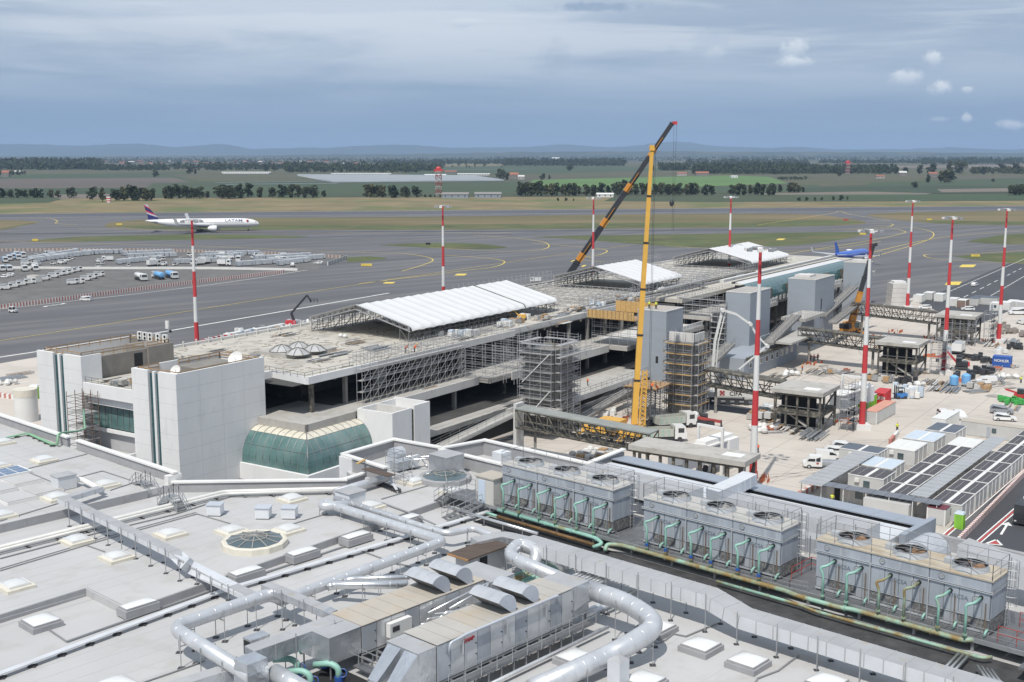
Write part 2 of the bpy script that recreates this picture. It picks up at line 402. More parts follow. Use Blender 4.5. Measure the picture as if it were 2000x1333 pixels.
# lighter concrete of the work yard, darker service road
yardp = [(1180, 700), (1500, 655), (1700, 600), (1830, 572), (2100, 640), (2100, 820), (2000, 845), (1975, 880), (1880, 990), (1780, 1150), (1300, 1200), (1040, 1000), (1000, 840)]
struct('work_yard', MB().sheet([P(*p) for p in yardp], .012), M_conc_g)
struct('baggage_yard', MB().sheet([P(*p) for p in [(-200, 496), (330, 494), (640, 505), (620, 528), (556, 535), (250, 572), (-200, 632)]], .012), mat('worn_asphalt', (.135, .13, .125), .9, var=.16, scale=.06, col2=(.10, .098, .096), c2=(.5, .65), c2scale=.2))
struct('service_road', MB().sheet([P(*p) for p in [(2150, 850), (2300, 1000), (1950, 1300), (1730, 1180), (1880, 1040), (2000, 905)]], .024), M_asphd)
struct('airside_road', MB().sheet([P(*p) for p in [(1790, 590), (2015, 496), (2150, 510), (2010, 590), (1900, 640)]], .02), M_asphd)
struct('lane', MB().sheet([P(*p) for p in [(1300, 783), (1345, 778), (1500, 803), (1610, 815), (1580, 823), (1480, 812), (1330, 795)]], .024), M_asphd)
struct('left_yard', MB().sheet([P(*p) for p in [(-200, 745), (60, 700), (240, 672), (240, 860), (-200, 900)]], .012), M_conc_g)
tk = MB(); ribbon(tk, [P(-60, 457.5), P(500, 454.5), P(1000, 452), P(1500, 449)], 9, .016); ribbon(tk, [P(-60, 474), P(500, 466), P(700, 462), P(1000, 458)], 5, .016)
struct('rubber_worn_lane', tk, M_asphd)
# slab joints, tyre marks and worn patches of the work yard
sj = MB(); JF = Frame(P(1600, 780), 33.3)
for k in range(-22, 24):
    ribbon(sj, [JF(k*7.5, -42), JF(k*7.5, 62)], .09, .018); ribbon(sj, [JF(-150, k*7.5), JF(165, k*7.5)], .09, .019) if -6 < k < 9 else None
struct('slab_joint', sj, mat('joint_tar', (.27, .25, .225), .9, var=.2))
tm = MB(); tr_ = random.Random(21)
for k in range(26):
    a, b = tr_.uniform(-60, 90), tr_.uniform(-20, 45); h = tr_.uniform(0, 6.28); p_ = [JF(a, b)]
    for j in range(7): h += tr_.uniform(-.3, .3); p_.append(p_[-1]+Vector((math.sin(h), math.cos(h), 0))*5)
    for o_ in (-.8, .8): ribbon(tm, [q+Vector((o_*math.cos(h), -o_*math.sin(h), 0)) for q in p_], .28, .021)
struct('tyre_mark', tm, mat('tyre_grey', (.36, .33, .30), .9, var=.25, scale=.4))
wp_ = MB()
for k in range(16): c_ = JF(tr_.uniform(-70, 80), tr_.uniform(-18, 40)); wp_.sheet([c_+Vector((tr_.uniform(.6, 1.4)*math.cos(q*.7)*2.6, tr_.uniform(.6, 1.4)*math.sin(q*.7)*2.2, 0)) for q in range(9)], .0225)
struct('ground_stain', wp_, mat('oil_stain', (.30, .275, .25), .8, var=.3, scale=.5))
# painted lines on the pavement
yl = MB()
def line(mb, pts, w, z=.05, curve=True, n=6):
    w_ = [P(u, v) for u, v in pts]
    ribbon(mb, spline(w_, n) if curve and len(w_) > 2 else resample(w_, 1e9)+[w_[-1]] if len(w_) < 3 else w_, w, z)
YL = [[(-50, 674), (250, 627), (520, 584), (700, 556), (900, 526), (1100, 497), (1230, 480)],
 [(-50, 470), (400, 482), (620, 491), (720, 494), (790, 496), (835, 503), (845, 510), (820, 520), (785, 530)],
 [(870, 499), (930, 503), (975, 508), (985, 514), (960, 523), (900, 530), (700, 555)],
 [(925, 460), (1010, 466), (1060, 473), (1072, 482), (1050, 489), (980, 491), (840, 484)],
 [(1160, 505), (1140, 502), (1130, 507), (1180, 512)], [(1040, 476), (1100, 480), (1180, 488), (1175, 497), (1140, 502)],
 [(1410, 521), (1560, 493), (1700, 470), (1760, 457), (1766, 452), (1730, 446), (1650, 450)], [(1690, 497), (1800, 471), (1880, 460), (2000, 452)],
 [(1640, 520), (1720, 498), (1810, 470), (1823, 456), (1800, 448), (1760, 443), (1700, 440)], [(2000, 489), (1880, 497), (1815, 497), (1808, 502), (1850, 508), (2000, 515)],
 [(1300, 480), (1470, 490), (1620, 486), (1720, 472)], [(1660, 437), (1735, 437), (1742, 441), (1720, 445), (1600, 450)], [(1480, 440), (1620, 418), (1640, 413), (1660, 419), (1740, 432)],
 [(150, 440), (110, 437), (112, 432), (90, 427), (0, 426)], [(150, 447), (250, 448), (500, 454), (1000, 455)]]
for i, pts in enumerate(YL): line(yl, pts, .55 if i else .35)
struct('taxiway_line', yl, M_yell)
wl = MB()
WL = [([(-50, 706), (250, 660), (440, 628), (650, 592), (760, 573)], .9), ([(-50, 610), (110, 592), (330, 567), (480, 547), (600, 528)], .45), ([(-50, 765), (60, 745)], .5),
      ([(1500, 655), (2000, 560)], .0)]
for pts, w in WL:
    if w: line(wl, pts, w)
for k in range(16):                                     # the dashed lane along the baggage yard fence
    t = k/16; u = 20+470*t; line(wl, [(u, 600-62*t-.0), (u+16, 598-62*t)], .3)
for k in range(4): line(wl, [(85+k*9, 600-k*1.3), (100+k*9, 597-k*1.3)], 1.2)
struct('white_apron_line', wl, M_white_p)
# checkered edge lines and the dashes of the airside road on the right
ck = MB()
for (a, b, n) in (((1850, 572), (2015, 500), 60), ((1915, 590), (2030, 523), 50)):
    A_, B_ = P(*a), P(*b)
    for k in range(0, n, 1): ribbon(ck, [A_.lerp(B_, k/n), A_.lerp(B_, (k+.5)/n)], .35 if k % 2 else .7, .05)
A_, B_ = P(1865, 590), P(2020, 512)
for k in range(12): ribbon(ck, [A_.lerp(B_, k/12), A_.lerp(B_, (k+.55)/12)], .3, .05)
struct('road_edge_marking', ck, M_white_p)
# yellow stand signs painted on the apron
ys = MB()
for (u, v, w, h) in [(1890, 520, 34, 5), (1862, 554, 34, 6.5), (760, 553, 26, 3), (900, 537, 26, 3.5), (1120, 510, 12, 3), (1140, 520, 12, 3.5), (1525, 468, 20, 3)]:
    ys.sheet([P(u-w/2, v+h/2), P(u+w/2-6, v+h/2), P(u+w/2, v-h/2), P(u-w/2+6, v-h/2)], .05)
struct('painted_stand_sign', ys, M_yell)
for (u, v, w, h) in [(1875, 517, 10, 3), (1650, 552, 40, 0)]:
    pass
rs = MB(); ws = MB()
RL0, RL1, = ((1830, 1060), (2010, 905)), ((1905, 1065), (2060, 930))
for (a, b) in (RL0, RL1):
    A_, B_ = P(*a), P(*b); d = (B_-A_).normalized(); n_ = Vector((-d.y, d.x, 0))
    ribbon(rs, [A_, B_], .28, .055); ribbon(ws, [A_+n_*.32, B_+n_*.32], .2, .055); ribbon(ws, [A_-n_*.32, B_-n_*.32], .2, .055)
struct('red_lane_line', rs, M_red_p)
a_ = P(1955, 1045); b_ = P(1966, 1027); d = (b_-a_).normalized(); n_ = Vector((-d.y, d.x, 0))
ribbon(ws, [a_, b_], .32, .055); ws.sheet([b_-n_*.75, b_+n_*.75, b_+d*1.7], .056)
t0 = [P(1925, 1063), P(1946, 1055), P(1957, 1066)]; cc = (t0[0]+t0[1]+t0[2])/3
for i in range(3):
    ribbon(ws, [t0[i], t0[(i+1) % 3]], .3, .056)
struct('white_road_marking', ws, M_white_p)
struct('red_road_triangle', MB().sheet([p.lerp(cc, .32) for p in t0], .052), M_red_p)
# yellow taxiway guidance boards and red stop-bar paint
sg = MB()
def board(u, v, w, label, col):
    p = P(u, v); t = thing('taxiway_sign', label, 'sign', p); mm = M_yell if col == 'y' else mat('sign_black', (.02, .02, .02), .5, var=0) if col == 'k' else M_red_p
    MB().box(p.x-w/2, p.x+w/2, p.y-.15, p.y+.15, .25, 1.35).build('panel', mm, t)
    f = MB()
    for s_ in (-.4, .4): f.box(p.x+s_*w-.05, p.x+s_*w+.05, p.y-.1, p.y+.1, .06, .25)
    f.build('post', M_metal_d, t)
M_metal_d = mat('dark_metal', (.08, .08, .085), .5, .6, var=.1)
board(233, 440.5, 4.2, 'yellow taxiway sign on the grass behind the tail of the white airliner', 'y')
board(69, 471.5, 3.6, 'small yellow taxiway sign at the left tip of the long grass strip', 'y')
board(716, 521, 5, 'yellow and black taxiway sign near the striped barrier corner', 'y')
board(836, 479, 2.6, 'small white-edged taxiway sign on the thin central grass island', 'k')
board(1685, 459.5, 4, 'yellow taxiway sign at the right tip of the large central island', 'y')
board(1905, 502.5, 4.5, 'yellow taxiway sign on the grass at the right edge', 'y')
board(1815, 431, 4, 'yellow taxiway sign on the dry grass right of the runway exit', 'y')
board(1652, 431.5, 4, 'red taxiway sign on the grass left of the runway exit', 'r')
# ------------------------------------------------------------------ trees
M_leaf = [mat('leaf_dark', (.034, .05, .02), .9, var=.35, scale=.15), mat('leaf_mid', (.052, .064, .028), .9, var=.35, scale=.15), mat('leaf_olive', (.085, .09, .038), .9, var=.3, scale=.15)]
M_bark = mat('bark', (.10, .08, .06), .95, var=.2)
def crown_mb(r, n, w=.42, zb=.16, lobes=7, leaf=.058):
    mb = MB(); L_ = []
    for k in range(lobes):
        a = r.uniform(0, 6.28); d = r.uniform(.05, .66)*w; z = zb+.1+(.80-zb)*((k+.5)/lobes)+r.uniform(-.06, .06)
        L_.append((d*math.cos(a), d*math.sin(a), z, r.uniform(.42, .66)*w*(1.05-.45*abs(z-.42)), r.uniform(.12, .19)))
    for k in range(n):
        lx, ly, lz, lr, lh = L_[k % lobes]
        a = r.uniform(0, 6.28); t = math.asin(r.uniform(-.95, 1)); q = r.uniform(.72, 1.08)
        c = Vector((lx+lr*q*math.cos(t)*math.cos(a), ly+lr*q*math.cos(t)*math.sin(a), lz+lh*q*math.sin(t)))
        if c.z < zb*.6: c.z = zb*.6+r.uniform(0, .05)
        u = Vector((r.gauss(0, 1), r.gauss(0, 1), r.gauss(0, .7))).normalized(); v_ = u.cross(Vector((r.gauss(0, 1), r.gauss(0, 1), r.gauss(0, 1)))).normalized()
        s_ = leaf*r.uniform(.6, 1.5); mb.quad(c+u*s_, c+v_*s_*.8, c-u*s_, c-v_*s_*.8)
    return mb
def trunk_mb(r):
    mb = MB(); mb.tube([(0, 0, -.03), (.01, 0, .15), (0, .01, .4)], [.035, .026, .012], 6)
    for k in range(4):
        a = r.uniform(0, 6.28); mb.tube([(0, 0, .14+.04*k), (.14*math.cos(a), .14*math.sin(a), .36+.06*k)], [.014, .006], 4)
    return mb
TREES = []
for k in range(7):
    r = random.Random(40+k); kit = Kit('tree')
    kit.part('crown', crown_mb(r, 620, w=[.42, .5, .36, .46, .3, .55, .42][k], zb=[.1, .12, .08, .14, .1, .1, .05][k], lobes=[8, 10, 7, 9, 6, 11, 8][k]), M_leaf[[0, 1, 1, 0, 2, 1, 2][k]])
    kit.part('trunk', trunk_mb(r), M_bark); TREES.append(kit)
def tree(u, v, hpx, kind, label, group):
    p = P(u, v, -.3); h = hpx/FPX*p.y*1.02; k = TREES[kind % 7]; k.spawn(p, rnd.uniform(0, 6.28), label, 'tree', group, (h*rnd.uniform(.9, 1.15), h*rnd.uniform(.9, 1.15), h))
def row(xs, ox, sc, oy, base, hs, label, group):
    for i, x in enumerate(xs):
        h = hs[i % len(hs)]; tree(ox+x*sc, oy+base*sc+rnd.uniform(-.6, .6), h*sc, rnd.randint(0, 6), f'{label}, {ORD[i]} from left', group)
z1 = (0, .35, 260); z2 = (650, .35, 220); z3 = (1300, .35, 220)
row([-40, -10, 20, 60, 105, 140, 185, 220, 285, 325], *z1, 363, [48, 44, 52, 46], 'dark bushy tree in the far left row beyond the runway', 'trees of the far left row')
tree(140, 387, 21, 1, 'round tree standing alone right of the far left tree row', None)
tree(181, 391, 24, 3, 'broad dark tree left of the small striped hut', None)
tree(201, 395, 27, 4, 'tall narrow tree touching the small striped hut', None)
row([645, 690, 735, 780, 815, 845], *z1, 378, [62, 78, 82, 76, 70], 'tree in the clump right above the white airliner tail', 'tree clump above the airliner tail')
row([925, 965, 1000, 1040, 1080, 1115], *z1, 368, [66, 70, 74, 70, 60], 'dark tree in the clump above the airliner fuselage', 'tree clump above the fuselage')
tree(406, 387, 13, 2, 'low pale bush between two tree clumps above the airliner', None)
row([1240, 1275, 1310, 1340], *z1, 366, [76, 72, 66], 'tree in the clump above the airliner nose', 'tree clump above the airliner nose')
tree(485, 386, 26, 3, 'tall separate tree just right of the clump above the airliner nose', None)
tree(508, 386.5, 20, 2, 'smaller loose tree, second right of the clump above the nose', None)
tree(532, 386.5, 20, 1, 'small round tree, third right of the clump above the nose', None)
row([1585, 1625, 1665, 1700, 1745], *z1, 362, [68, 74, 70, 62], 'dark tree in the clump left of the glasshouses', 'tree clump left of the glasshouses')
tree(633, 385, 12, 0, 'low shrub at the right end of the clump left of the glasshouses', None)
row([190, 215, 245, 275], *z2, 474, [70, 74, 68], 'dark tree in the first clump left of the lattice radar tower', 'first clump left of the radar tower')
row([330, 350, 385, 415], *z2, 475, [62, 66, 52], 'tree in the second clump left of the lattice radar tower', 'second clump left of the radar tower')
tree(813, 386, 21, 3, 'broad tree nearest the left of the lattice radar tower', None)
for i, x in enumerate([515, 545, 570, 600, 640, 680, 720]): tree(650+x*.35, 386, 5.5, i, 'low dark shrub at the foot of the radar tower buildings', 'shrubs by the radar tower')
row([1045, 1075, 1105, 1140, 1160], *z2, 466, [72, 76, 70], 'dark tree in the dense clump left in the central row', 'dense clump of the central row')
row([1190, 1220, 1250, 1285, 1315, 1345], *z2, 466, [62, 70, 66], 'tree in the long middle stretch of the central row', 'middle stretch of the central row')
row([1375, 1415, 1455, 1495, 1540], *z2, 464, [52, 62, 60, 66], 'tree in the loose stretch of the central row left of the cranes', 'loose stretch of the central row')
row([1590, 1615, 1645], *z2, 460, [72, 76], 'tree of the central row showing left of the black crane boom', 'central row left of the black boom')
row([1690, 1730, 1755], *z2, 459, [60, 64], 'tree of the central row showing between the crane booms', 'central row between the crane booms')
row([1800, 1830, 1865, 1900, 1930, 1975, 2000], *z2, 460, [62, 66, 58], 'tree of the central row right of the yellow crane boom', 'central row right of the yellow boom')
row([20, 55], *z3, 460, [58, 54], 'tree left of the gap in the row right of the yellow boom', 'pair right of the yellow boom')
row([115, 145, 175], *z3, 460, [58, 64], 'tree in the clump of three right of the yellow boom', 'clump of three right of the yellow boom')
row([215, 255], *z3, 461, [56, 52], 'tree in the pair left of the far striped mast', 'pair left of the far mast')
row([375, 405, 435, 470, 505, 540, 575, 600], *z3, 462, [56, 64, 60], 'tree in the dense row right of the far striped mast', 'dense row right of the far mast')
row([640, 690, 715, 740], *z3, 447, [42, 54, 56], 'tree at the right end of the dense row behind the mast', 'right end of the dense row')
tree(1569, 376, 10, 2, 'small pale bush right of the dense row', None)
tree(1786, 367.5, 12, 5, 'small round tree alone in the field right of the dirt heaps', None)
tree(1812, 357, 14, 0, 'dark round tree left of the big clump on the right', None)
row([1535, 1560, 1590], *z3, 391, [62, 70, 66], 'big dark tree in the clump by red roofed houses on the right', 'big clump on the right')
tree(1940, 356, 7, 1, 'tiny bush in the green field at the far right', None)
row([1920, 1945, 1975, 2005], *z3, 462, [52, 58, 60], 'tree in the clump at the right edge beyond the runway', 'clump at the right edge')
for i, (u, v, h) in enumerate([(1560, 393, 7), (1575, 393, 8), (1592, 393, 7), (1605, 392, 6)]): tree(u, v, h, i, 'dark scrub in the left patch beyond the runway exit', 'left scrub patch')
for i, (u, v, h) in enumerate([(1628, 392, 8), (1643, 392, 10), (1655, 392, 8)]): tree(u, v, h, i+2, 'dark scrub in the right patch beyond the runway exit', 'right scrub patch')
for i, (u, v, h) in enumerate([(1090, 393, 6), (1105, 393.5, 7), (1120, 393.5, 5)]): tree(u, v, h, i, 'low scrub on the dry grass behind the black boom', 'scrub behind the black boom')
MIDT = [(305, 346, 12), (370, 340, 14), (382, 340, 10), (520, 335, 14), (535, 335, 16), (250, 329, 12), (660, 330, 13), (680, 332, 14), (978, 350, 20), (990, 352, 14), (1060, 352, 12), (1073, 352, 9), (1113, 334, 13), (1275, 333, 10), (1750, 340, 14), (1768, 340, 13), (1795, 340, 17), (1820, 341, 20), (1855, 338, 24), (1875, 340, 25), (1900, 340, 14), (1918, 341, 12), (1955, 338, 18), (1985, 340, 20), (1640, 345, 10)]
for i, (u, v, h) in enumerate(MIDT): tree(u, v, h, i, f'single far tree among the fields, {"left" if u < 700 else "central" if u < 1400 else "right"} part of the horizon', 'single far trees')
# far woods that read as one mass each
def wood(pts, dens, hpx, mi, seed):
    r = random.Random(seed); mb = MB(); u0, u1, v0, v1 = pts; n = int((u1-u0)*dens)
    for k in range(n):
        u = r.uniform(u0, u1); t = r.random(); v = v0+(v1-v0)*t+(r.random()-.5)*.6; p = P(u, v, -.35)
        h = hpx*r.uniform(.55, 1.15)/FPX*p.y; w = h*r.uniform(.45, .9)
        for j in range(15):
            c = p+Vector((r.gauss(0, w*.32), r.gauss(0, w*.32), h*r.uniform(.15, .9)))
            a = r.uniform(0, 6.28); x = Vector((math.cos(a), math.sin(a), r.uniform(-.4, .4))).normalized(); y = Vector((-.3*math.sin(a), .3*math.cos(a), 1)).normalized(); s_ = h*r.uniform(.09, .2)
            mb.quad(c-x*s_-y*s_*.7, c+x*s_*.9-y*s_*.9, c+x*s_+y*s_*.6, c-x*s_*.7+y*s_)
    o = mb.build('woodland', M_leaf[mi]); tag(o, kind='stuff'); return o
WOODS = [((-80, 198, 323, 333), 2.2, 15, 0), ((190, 330, 330, 334), .9, 10, 0), ((300, 590, 327, 334), .7, 11, 0), ((560, 820, 330, 338), 1.0, 14, 0), ((730, 1010, 318, 322), 1.2, 7, 0), ((820, 860, 332, 335), 1.5, 13, 0), ((985, 1220, 320, 325), 2.0, 11, 0), ((1290, 1345, 331, 334), 1.5, 13, 0),
 ((1355, 1575, 332, 341), 2.6, 15, 0), ((1575, 1745, 334, 340), 2.4, 13, 0), ((1340, 1580, 318, 326), 1.0, 9, 0), ((1800, 2080, 316, 322), 1.6, 9, 0), ((1600, 1830, 317, 320), 1.6, 6, 0), ((1900, 2080, 335, 341), .8, 12, 1),
 ((-80, 1000, 311, 320), 1.5, 4, 0), ((950, 1500, 307, 316), 1.6, 4, 0), ((1450, 2080, 305, 314), 1.6, 4, 0), ((1520, 1575, 349, 352), 1.2, 5, 0), ((-60, 50, 340, 343), .6, 8, 0), ((860, 990, 318, 330), .25, 8, 1)]
for i, (pts, dn, h, mi) in enumerate(WOODS): wood(pts, dn, h, mi, 100+i)
# hills on the horizon: real ridges, 16 to 26 km out
def hills(pts, Y, depth, m):
    mb = MB(); w = []; r = random.Random(int(Y))
    pp = []
    for (u, v) in pts: q = PV(u, v, Y); pp.append((q.x, q.z))
    xs = []; n = 140
    for k in range(n+1):
        x = pp[0][0]+(pp[-1][0]-pp[0][0])*k/n
        for (a, b) in zip(pp, pp[1:]):
            if a[0] <= x <= b[0]: t = (x-a[0])/(b[0]-a[0]+1e-9); t = t*t*(3-2*t); z = a[1]+(b[1]-a[1])*t; break
        xs.append((x, max(5, z+(r.random()-.5)*Y*.0007)))
    i0 = 0
    for (dy, f) in ((-depth, 0), (-depth*.5, .45), (0, 1), (depth*.7, .3), (depth, 0)):
        for (x, z) in xs: mb.v.append((x+r.uniform(-40, 40), Y+dy+r.uniform(-.1, .1)*depth*(0 if f == 1 else 1), -2+(z+2)*f*(1 if f == 1 else r.uniform(.75, 1.1))))
    for k in range(4):
        for j in range(n): a = k*(n+1)+j; mb.f.append((a, a+1, a+n+2, a+n+1))
    struct('hills', mb, m).data.polygons.foreach_set('use_smooth', [True]*len(mb.f))
M_hill = mat('hill_ground', (.04, .055, .045), .95, var=.3, scale=.0006)
hills([(-700, 281), (-100, 281), (60, 282), (140, 285), (260, 281), (350, 287), (430, 282), (500, 291), (620, 289), (780, 283), (900, 290), (1000, 294), (1300, 296)], 24000, 2500, M_hill)
hills([(500, 297), (760, 284), (860, 289), (1000, 288), (1100, 283), (1190, 288), (1330, 277), (1400, 286), (1500, 289), (1560, 287), (1640, 292), (1760, 292), (1860, 288), (1960, 292), (2100, 291), (2700, 290)], 25500, 2500, M_hill)
hills([(-500, 306), (0, 306), (400, 305), (700, 302), (1050, 297.5), (1200, 296), (1330, 296), (1500, 297.5), (1700, 297.5), (1850, 298.5), (2000, 299), (2500, 299)], 13500, 1500, mat('near_hill', (.035, .05, .03), .95, var=.45, scale=.0022, col2=(.085, .085, .045), c2=(.55, .63), c2scale=.002))
# ------------------------------------------------------------------ near terminal roof
M_memb = mat('roof_membrane', (.445, .443, .443), .75, var=.08, scale=.09, col2=(.365, .345, .315), c2=(.52, .8), c2scale=.3, detail=8, bump=.004, bscale=2)
M_membd = mat('upstand_membrane', (.31, .31, .32), .8, var=.09, scale=.7, bump=.03, bscale=1.2)
M_cop = mat('white_coping', (.70, .695, .675), .45, var=.06, scale=.3, col2=(.58, .56, .52), c2=(.6, .8), c2scale=1.5)
M_wallw = mat('white_wall', (.70, .70, .70), .7, var=.04, scale=.3, stretch=(1, 1, .2))
M_cream = mat('cream_curb', (.62, .585, .50), .6, var=.07, scale=1.5)
M_dome = mat('opal_dome', (.58, .59, .59), .18, var=.05, scale=1.0, coat=.6)
M_domew = mat('white_dome', (.66, .665, .66), .25, var=.05, scale=1.0, coat=.3)
M_galv = mat('galvanised_sheet', (.60, .612, .63), .34, .5, var=.10, scale=.9, bump=.006, bscale=1.3)
M_alu = mat('wrinkled_aluminium', (.56, .58, .61), .33, .75, var=.15, scale=.6, bump=.09, bscale=1.3)
M_duct = mat('painted_duct', (.50, .53, .58), .45, .2, var=.08, scale=.5, bump=.01)
M_ductl = mat('pale_duct_side', (.58, .595, .62), .45, .1, var=.08, scale=.5)
M_dtop = mat('dusty_duct_top', (.40, .405, .415), .6, .2, var=.10, scale=.4, col2=(.40, .34, .27), c2=(.6, .75), c2scale=.9)
M_steel = mat('galvanised_steel', (.40, .41, .42), .45, .6, var=.12, scale=2)
M_rubber = mat('black_foot', (.045, .045, .05), .8, var=.1)
M_pipeg = mat('green_pipe', (.25, .45, .38), .5, var=.10, scale=1.0, col2=(.26, .22, .10), c2=(.60, .74), c2scale=.55)
M_pipegr = mat('rusty_green_pipe', (.26, .42, .34), .55, var=.12, scale=1.0, col2=(.24, .17, .065), c2=(.40, .60), c2scale=.6)
M_piper = mat('rusty_pipe', (.15, .085, .03), .75, var=.3, scale=1.2, col2=(.10, .06, .03), c2=(.5, .65), c2scale=2)
M_silver = mat('silver_cladding', (.66, .67, .68), .28, .8, var=.07, scale=1.5)
M_grate = mat('steel_grating', (.17, .175, .185), .6, .4, var=.15, scale=1.2)
M_grey = mat('grey_panel', (.40, .425, .46), .5, .25, var=.08, scale=.5, col2=(.33, .345, .37), c2=(.5, .7), c2scale=1.2, stretch=(1, 1, .3))
M_tan = mat('sandy_top', (.42, .385, .335), .85, var=.08, scale=.5, col2=(.40, .33, .25), c2=(.5, .75), c2scale=.5)
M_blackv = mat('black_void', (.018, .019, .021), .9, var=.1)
M_bluev = mat('blue_valve', (.03, .09, .33), .45, var=.15)
M_glassd = mat('dark_glass', (.055, .085, .095), .08, .0, var=.25, scale=.6, coat=.5)
M_ipe = mat('brown_boards', (.085, .062, .05), .8, var=.2, scale=2, stretch=(.2, 1, 1))
M_woody = mat('yellow_timber', (.50, .33, .13), .75, var=.15, scale=2)
M_red = mat('red_rail', (.36, .06, .055), .5, var=.1)
F = Frame(P(497, 1053, 20), 42.5); FR = -F.ang
Z0, Z1, Z2 = 19.4, 20.0, 20.75
def FP(pts, z): return [F(a, b, z) for a, b in pts]
T = thing('terminal_building', 'near terminal building under a broad pale grey membrane roof', 'building', F(0, 20, 0))
edge1 = [(2.9, -17.3), (14.6, -5.9), (16.9, -6.1), (19.4, -12.0), (26.9, -12.9), (27.8, -6.3), (33.2, -5.4), (33.2, 9.3), (38.2, 9.3), (38.4, 60), (38.4, 75)]
out = [(-70, -90), (3.2, -90), (3.2, -17.3)]+edge1+[(-70, 75)]
MB().prism(FP(out, 0), 0, 19.38).build('wall', M_wallw, T)
MB().prism(FP([(-70, -90), (3.2, -90), (3.2, -17.3), (-70, -17.3)], 0), 19.4, Z2).build('roof_deck', M_memb, T)
MB().prism(FP([(-70, -17.28), (2.9, -17.28), (14.6, -5.9), (16.9, -6.1), (19.4, -12.0), (26.9, -12.9), (27.8, -6.3), (33.2, -5.4), (33.2, 3.0), (19.5, 3.4), (-15.2, 6.3), (-15.2, .1), (-70, 3.2)], 0), 19.4, Z1).build('roof_deck', M_memb, T)
MB().prism(FP([(-70, 3.22), (-15.18, .12), (-15.18, 6.32), (19.5, 3.42), (33.2, 3.02), (33.2, 9.3), (38.2, 9.3), (38.4, 75), (-70, 75)], 0), 19.39, Z0).build('roof_deck', M_memb, T)
# welded seams of the membrane sheets, thin raised laps
sm = MB()
for i in range(46):
    b = -88+i*1.62
    z = Z2 if b < -17.4 else None
    if z: sm.fbox(F, -60, 3.0, b, b+.05, z, z+.006)
for i in range(12):
    b = -16.5+i*1.62
    sm.fbox(F, -60, min(2.6, 2.6) if b < -12 else 12, b, b+.05, Z1, Z1+.006)
for i in range(30): sm.fbox(F, -55, 2 if i % 3 else 8, 8+i*1.62, 8+i*1.62+.05, Z0, Z0+.006)
for i in range(34):
    a = -60+i*2.3
    if a < 2.5: sm.fbox(F, a, a+.05, -88, -17.5, Z2+.006, Z2+.011)
so_ = sm.build('membrane_seam', mat('seam_grey', (.405, .405, .41), .75, var=.05), T); tag(so_, kind='stuff')
# upstands of the two steps
def upst(a, b, z0, z1, w=.10, name='upstand', m=None):
    p, q = F(*a), F(*b); d = (q-p).normalized(); n = Vector((-d.y, d.x, 0))*w/2
    MB().prism([p+n, q+n, q-n, p-n], z0, z1).build(name, m or M_membd, T)
for k in range(14):
    a0 = -62+k*4.6; a1 = a0+4.58
    if a0 > 0: continue
    upst((a0, -17.22), (min(a1, .2), -17.22), Z1, Z2+.015)
upst((-15.12, 6.42), (19.5, 3.5), Z0, Z1+.012); upst((-15.06, .12), (-15.06, 6.3), Z0, Z1+.012); upst((-60, 2.74), (-15.2, .22), Z0, Z1+.012)
# parapets with white copings
def parapet(pts, zf, zt, w=.34, cw=.62, ch=.16):
    for p_, q_ in zip(pts, pts[1:]):
        p, q = F(*p_), F(*q_); d = (q-p).normalized(); n = Vector((-d.y, d.x, 0))
        MB().prism([p+n*w/2-d*.1, q+n*w/2+d*.1, q-n*w/2+d*.1, p-n*w/2-d*.1], zf, zt-ch).build('parapet', M_membd, T)
        c = MB(); e = cw/2
        c.prism([p+n*cw/2-d*.18, q+n*cw/2+d*.18, q-n*cw/2+d*.18, p-n*cw/2-d*.18], zt-ch, zt); c.build('coping', M_cop, T)
parapet([(3.4, -90), (3.4, -38.6)], Z2, 21.85); parapet([(3.4, -36.4), (3.4, -17.6)], Z2, 21.85)
parapet([(2.95, -17.2), (14.6, -5.75)], Z1, 21.08); parapet([(14.7, -5.8), (17.0, -6.05)], Z1, 21.13)
parapet([(19.4, -11.9), (26.9, -12.7)], Z1, 21.62); parapet([(26.95, -12.7), (27.8, -6.4)], Z1, 21.68); parapet([(19.4, -11.75), (18.9, -4.9)], Z1, 21.56)
parapet([(27.8, -6.2), (33.2, -5.3)], Z1, 21.62); parapet([(33.25, -5.25), (33.25, 9.2)], Z1, 21.68); parapet([(27.6, -6.0), (27.6, 3.8)], Z1, 21.56)
MB().fbox(F, 2.5, 4.0, -18.0, -17.35, Z1, 21.6).build('corner_pier', M_cop, T)
MB().fbox(F, 18.9, 19.2, -12.0, -10.0, 18.6, 21.38).build('white_cladding', M_wallw, T)
# the sloping end wall and long metal eave on the yard side
MB().prism([F(33.4, 9.0), F(38.6, 9.0), F(38.6, 9.5), F(33.4, 9.5)], 19.4, 21.8).build('parapet', M_membd, T)
MB().bar(F(33.3, 9.3, 21.75), F(38.8, 9.3, 22.05), .6, .14).build('coping', M_cop, T)
M_eave = mat('blue_grey_metal', (.36, .395, .45), .45, .3, var=.06, scale=.3)
for k in range(15):
    b0 = 9.7+k*2.13; e = MB()
    e.v += [tuple(F(36.2, b0, 21.62)), tuple(F(36.2, b0+2.11, 21.62)), tuple(F(38.75, b0+2.11, 21.45)), tuple(F(38.75, b0, 21.45)), tuple(F(36.2, b0, 21.50)), tuple(F(36.2, b0+2.11, 21.50)), tuple(F(38.75, b0+2.11, 21.33)), tuple(F(38.75, b0, 21.33))]
    e.f += [(3, 2, 1, 0), (4, 5, 6, 7), (0, 1, 5, 4), (1, 2, 6, 5), (2, 3, 7, 6), (3, 0, 4, 7)]; e.build('eave_sheet', M_eave, T)
MB().fbox(F, 36.3, 36.5, 9.7, 41.6, 19.4, 21.45).build('eave_wall', M_blackv, T)
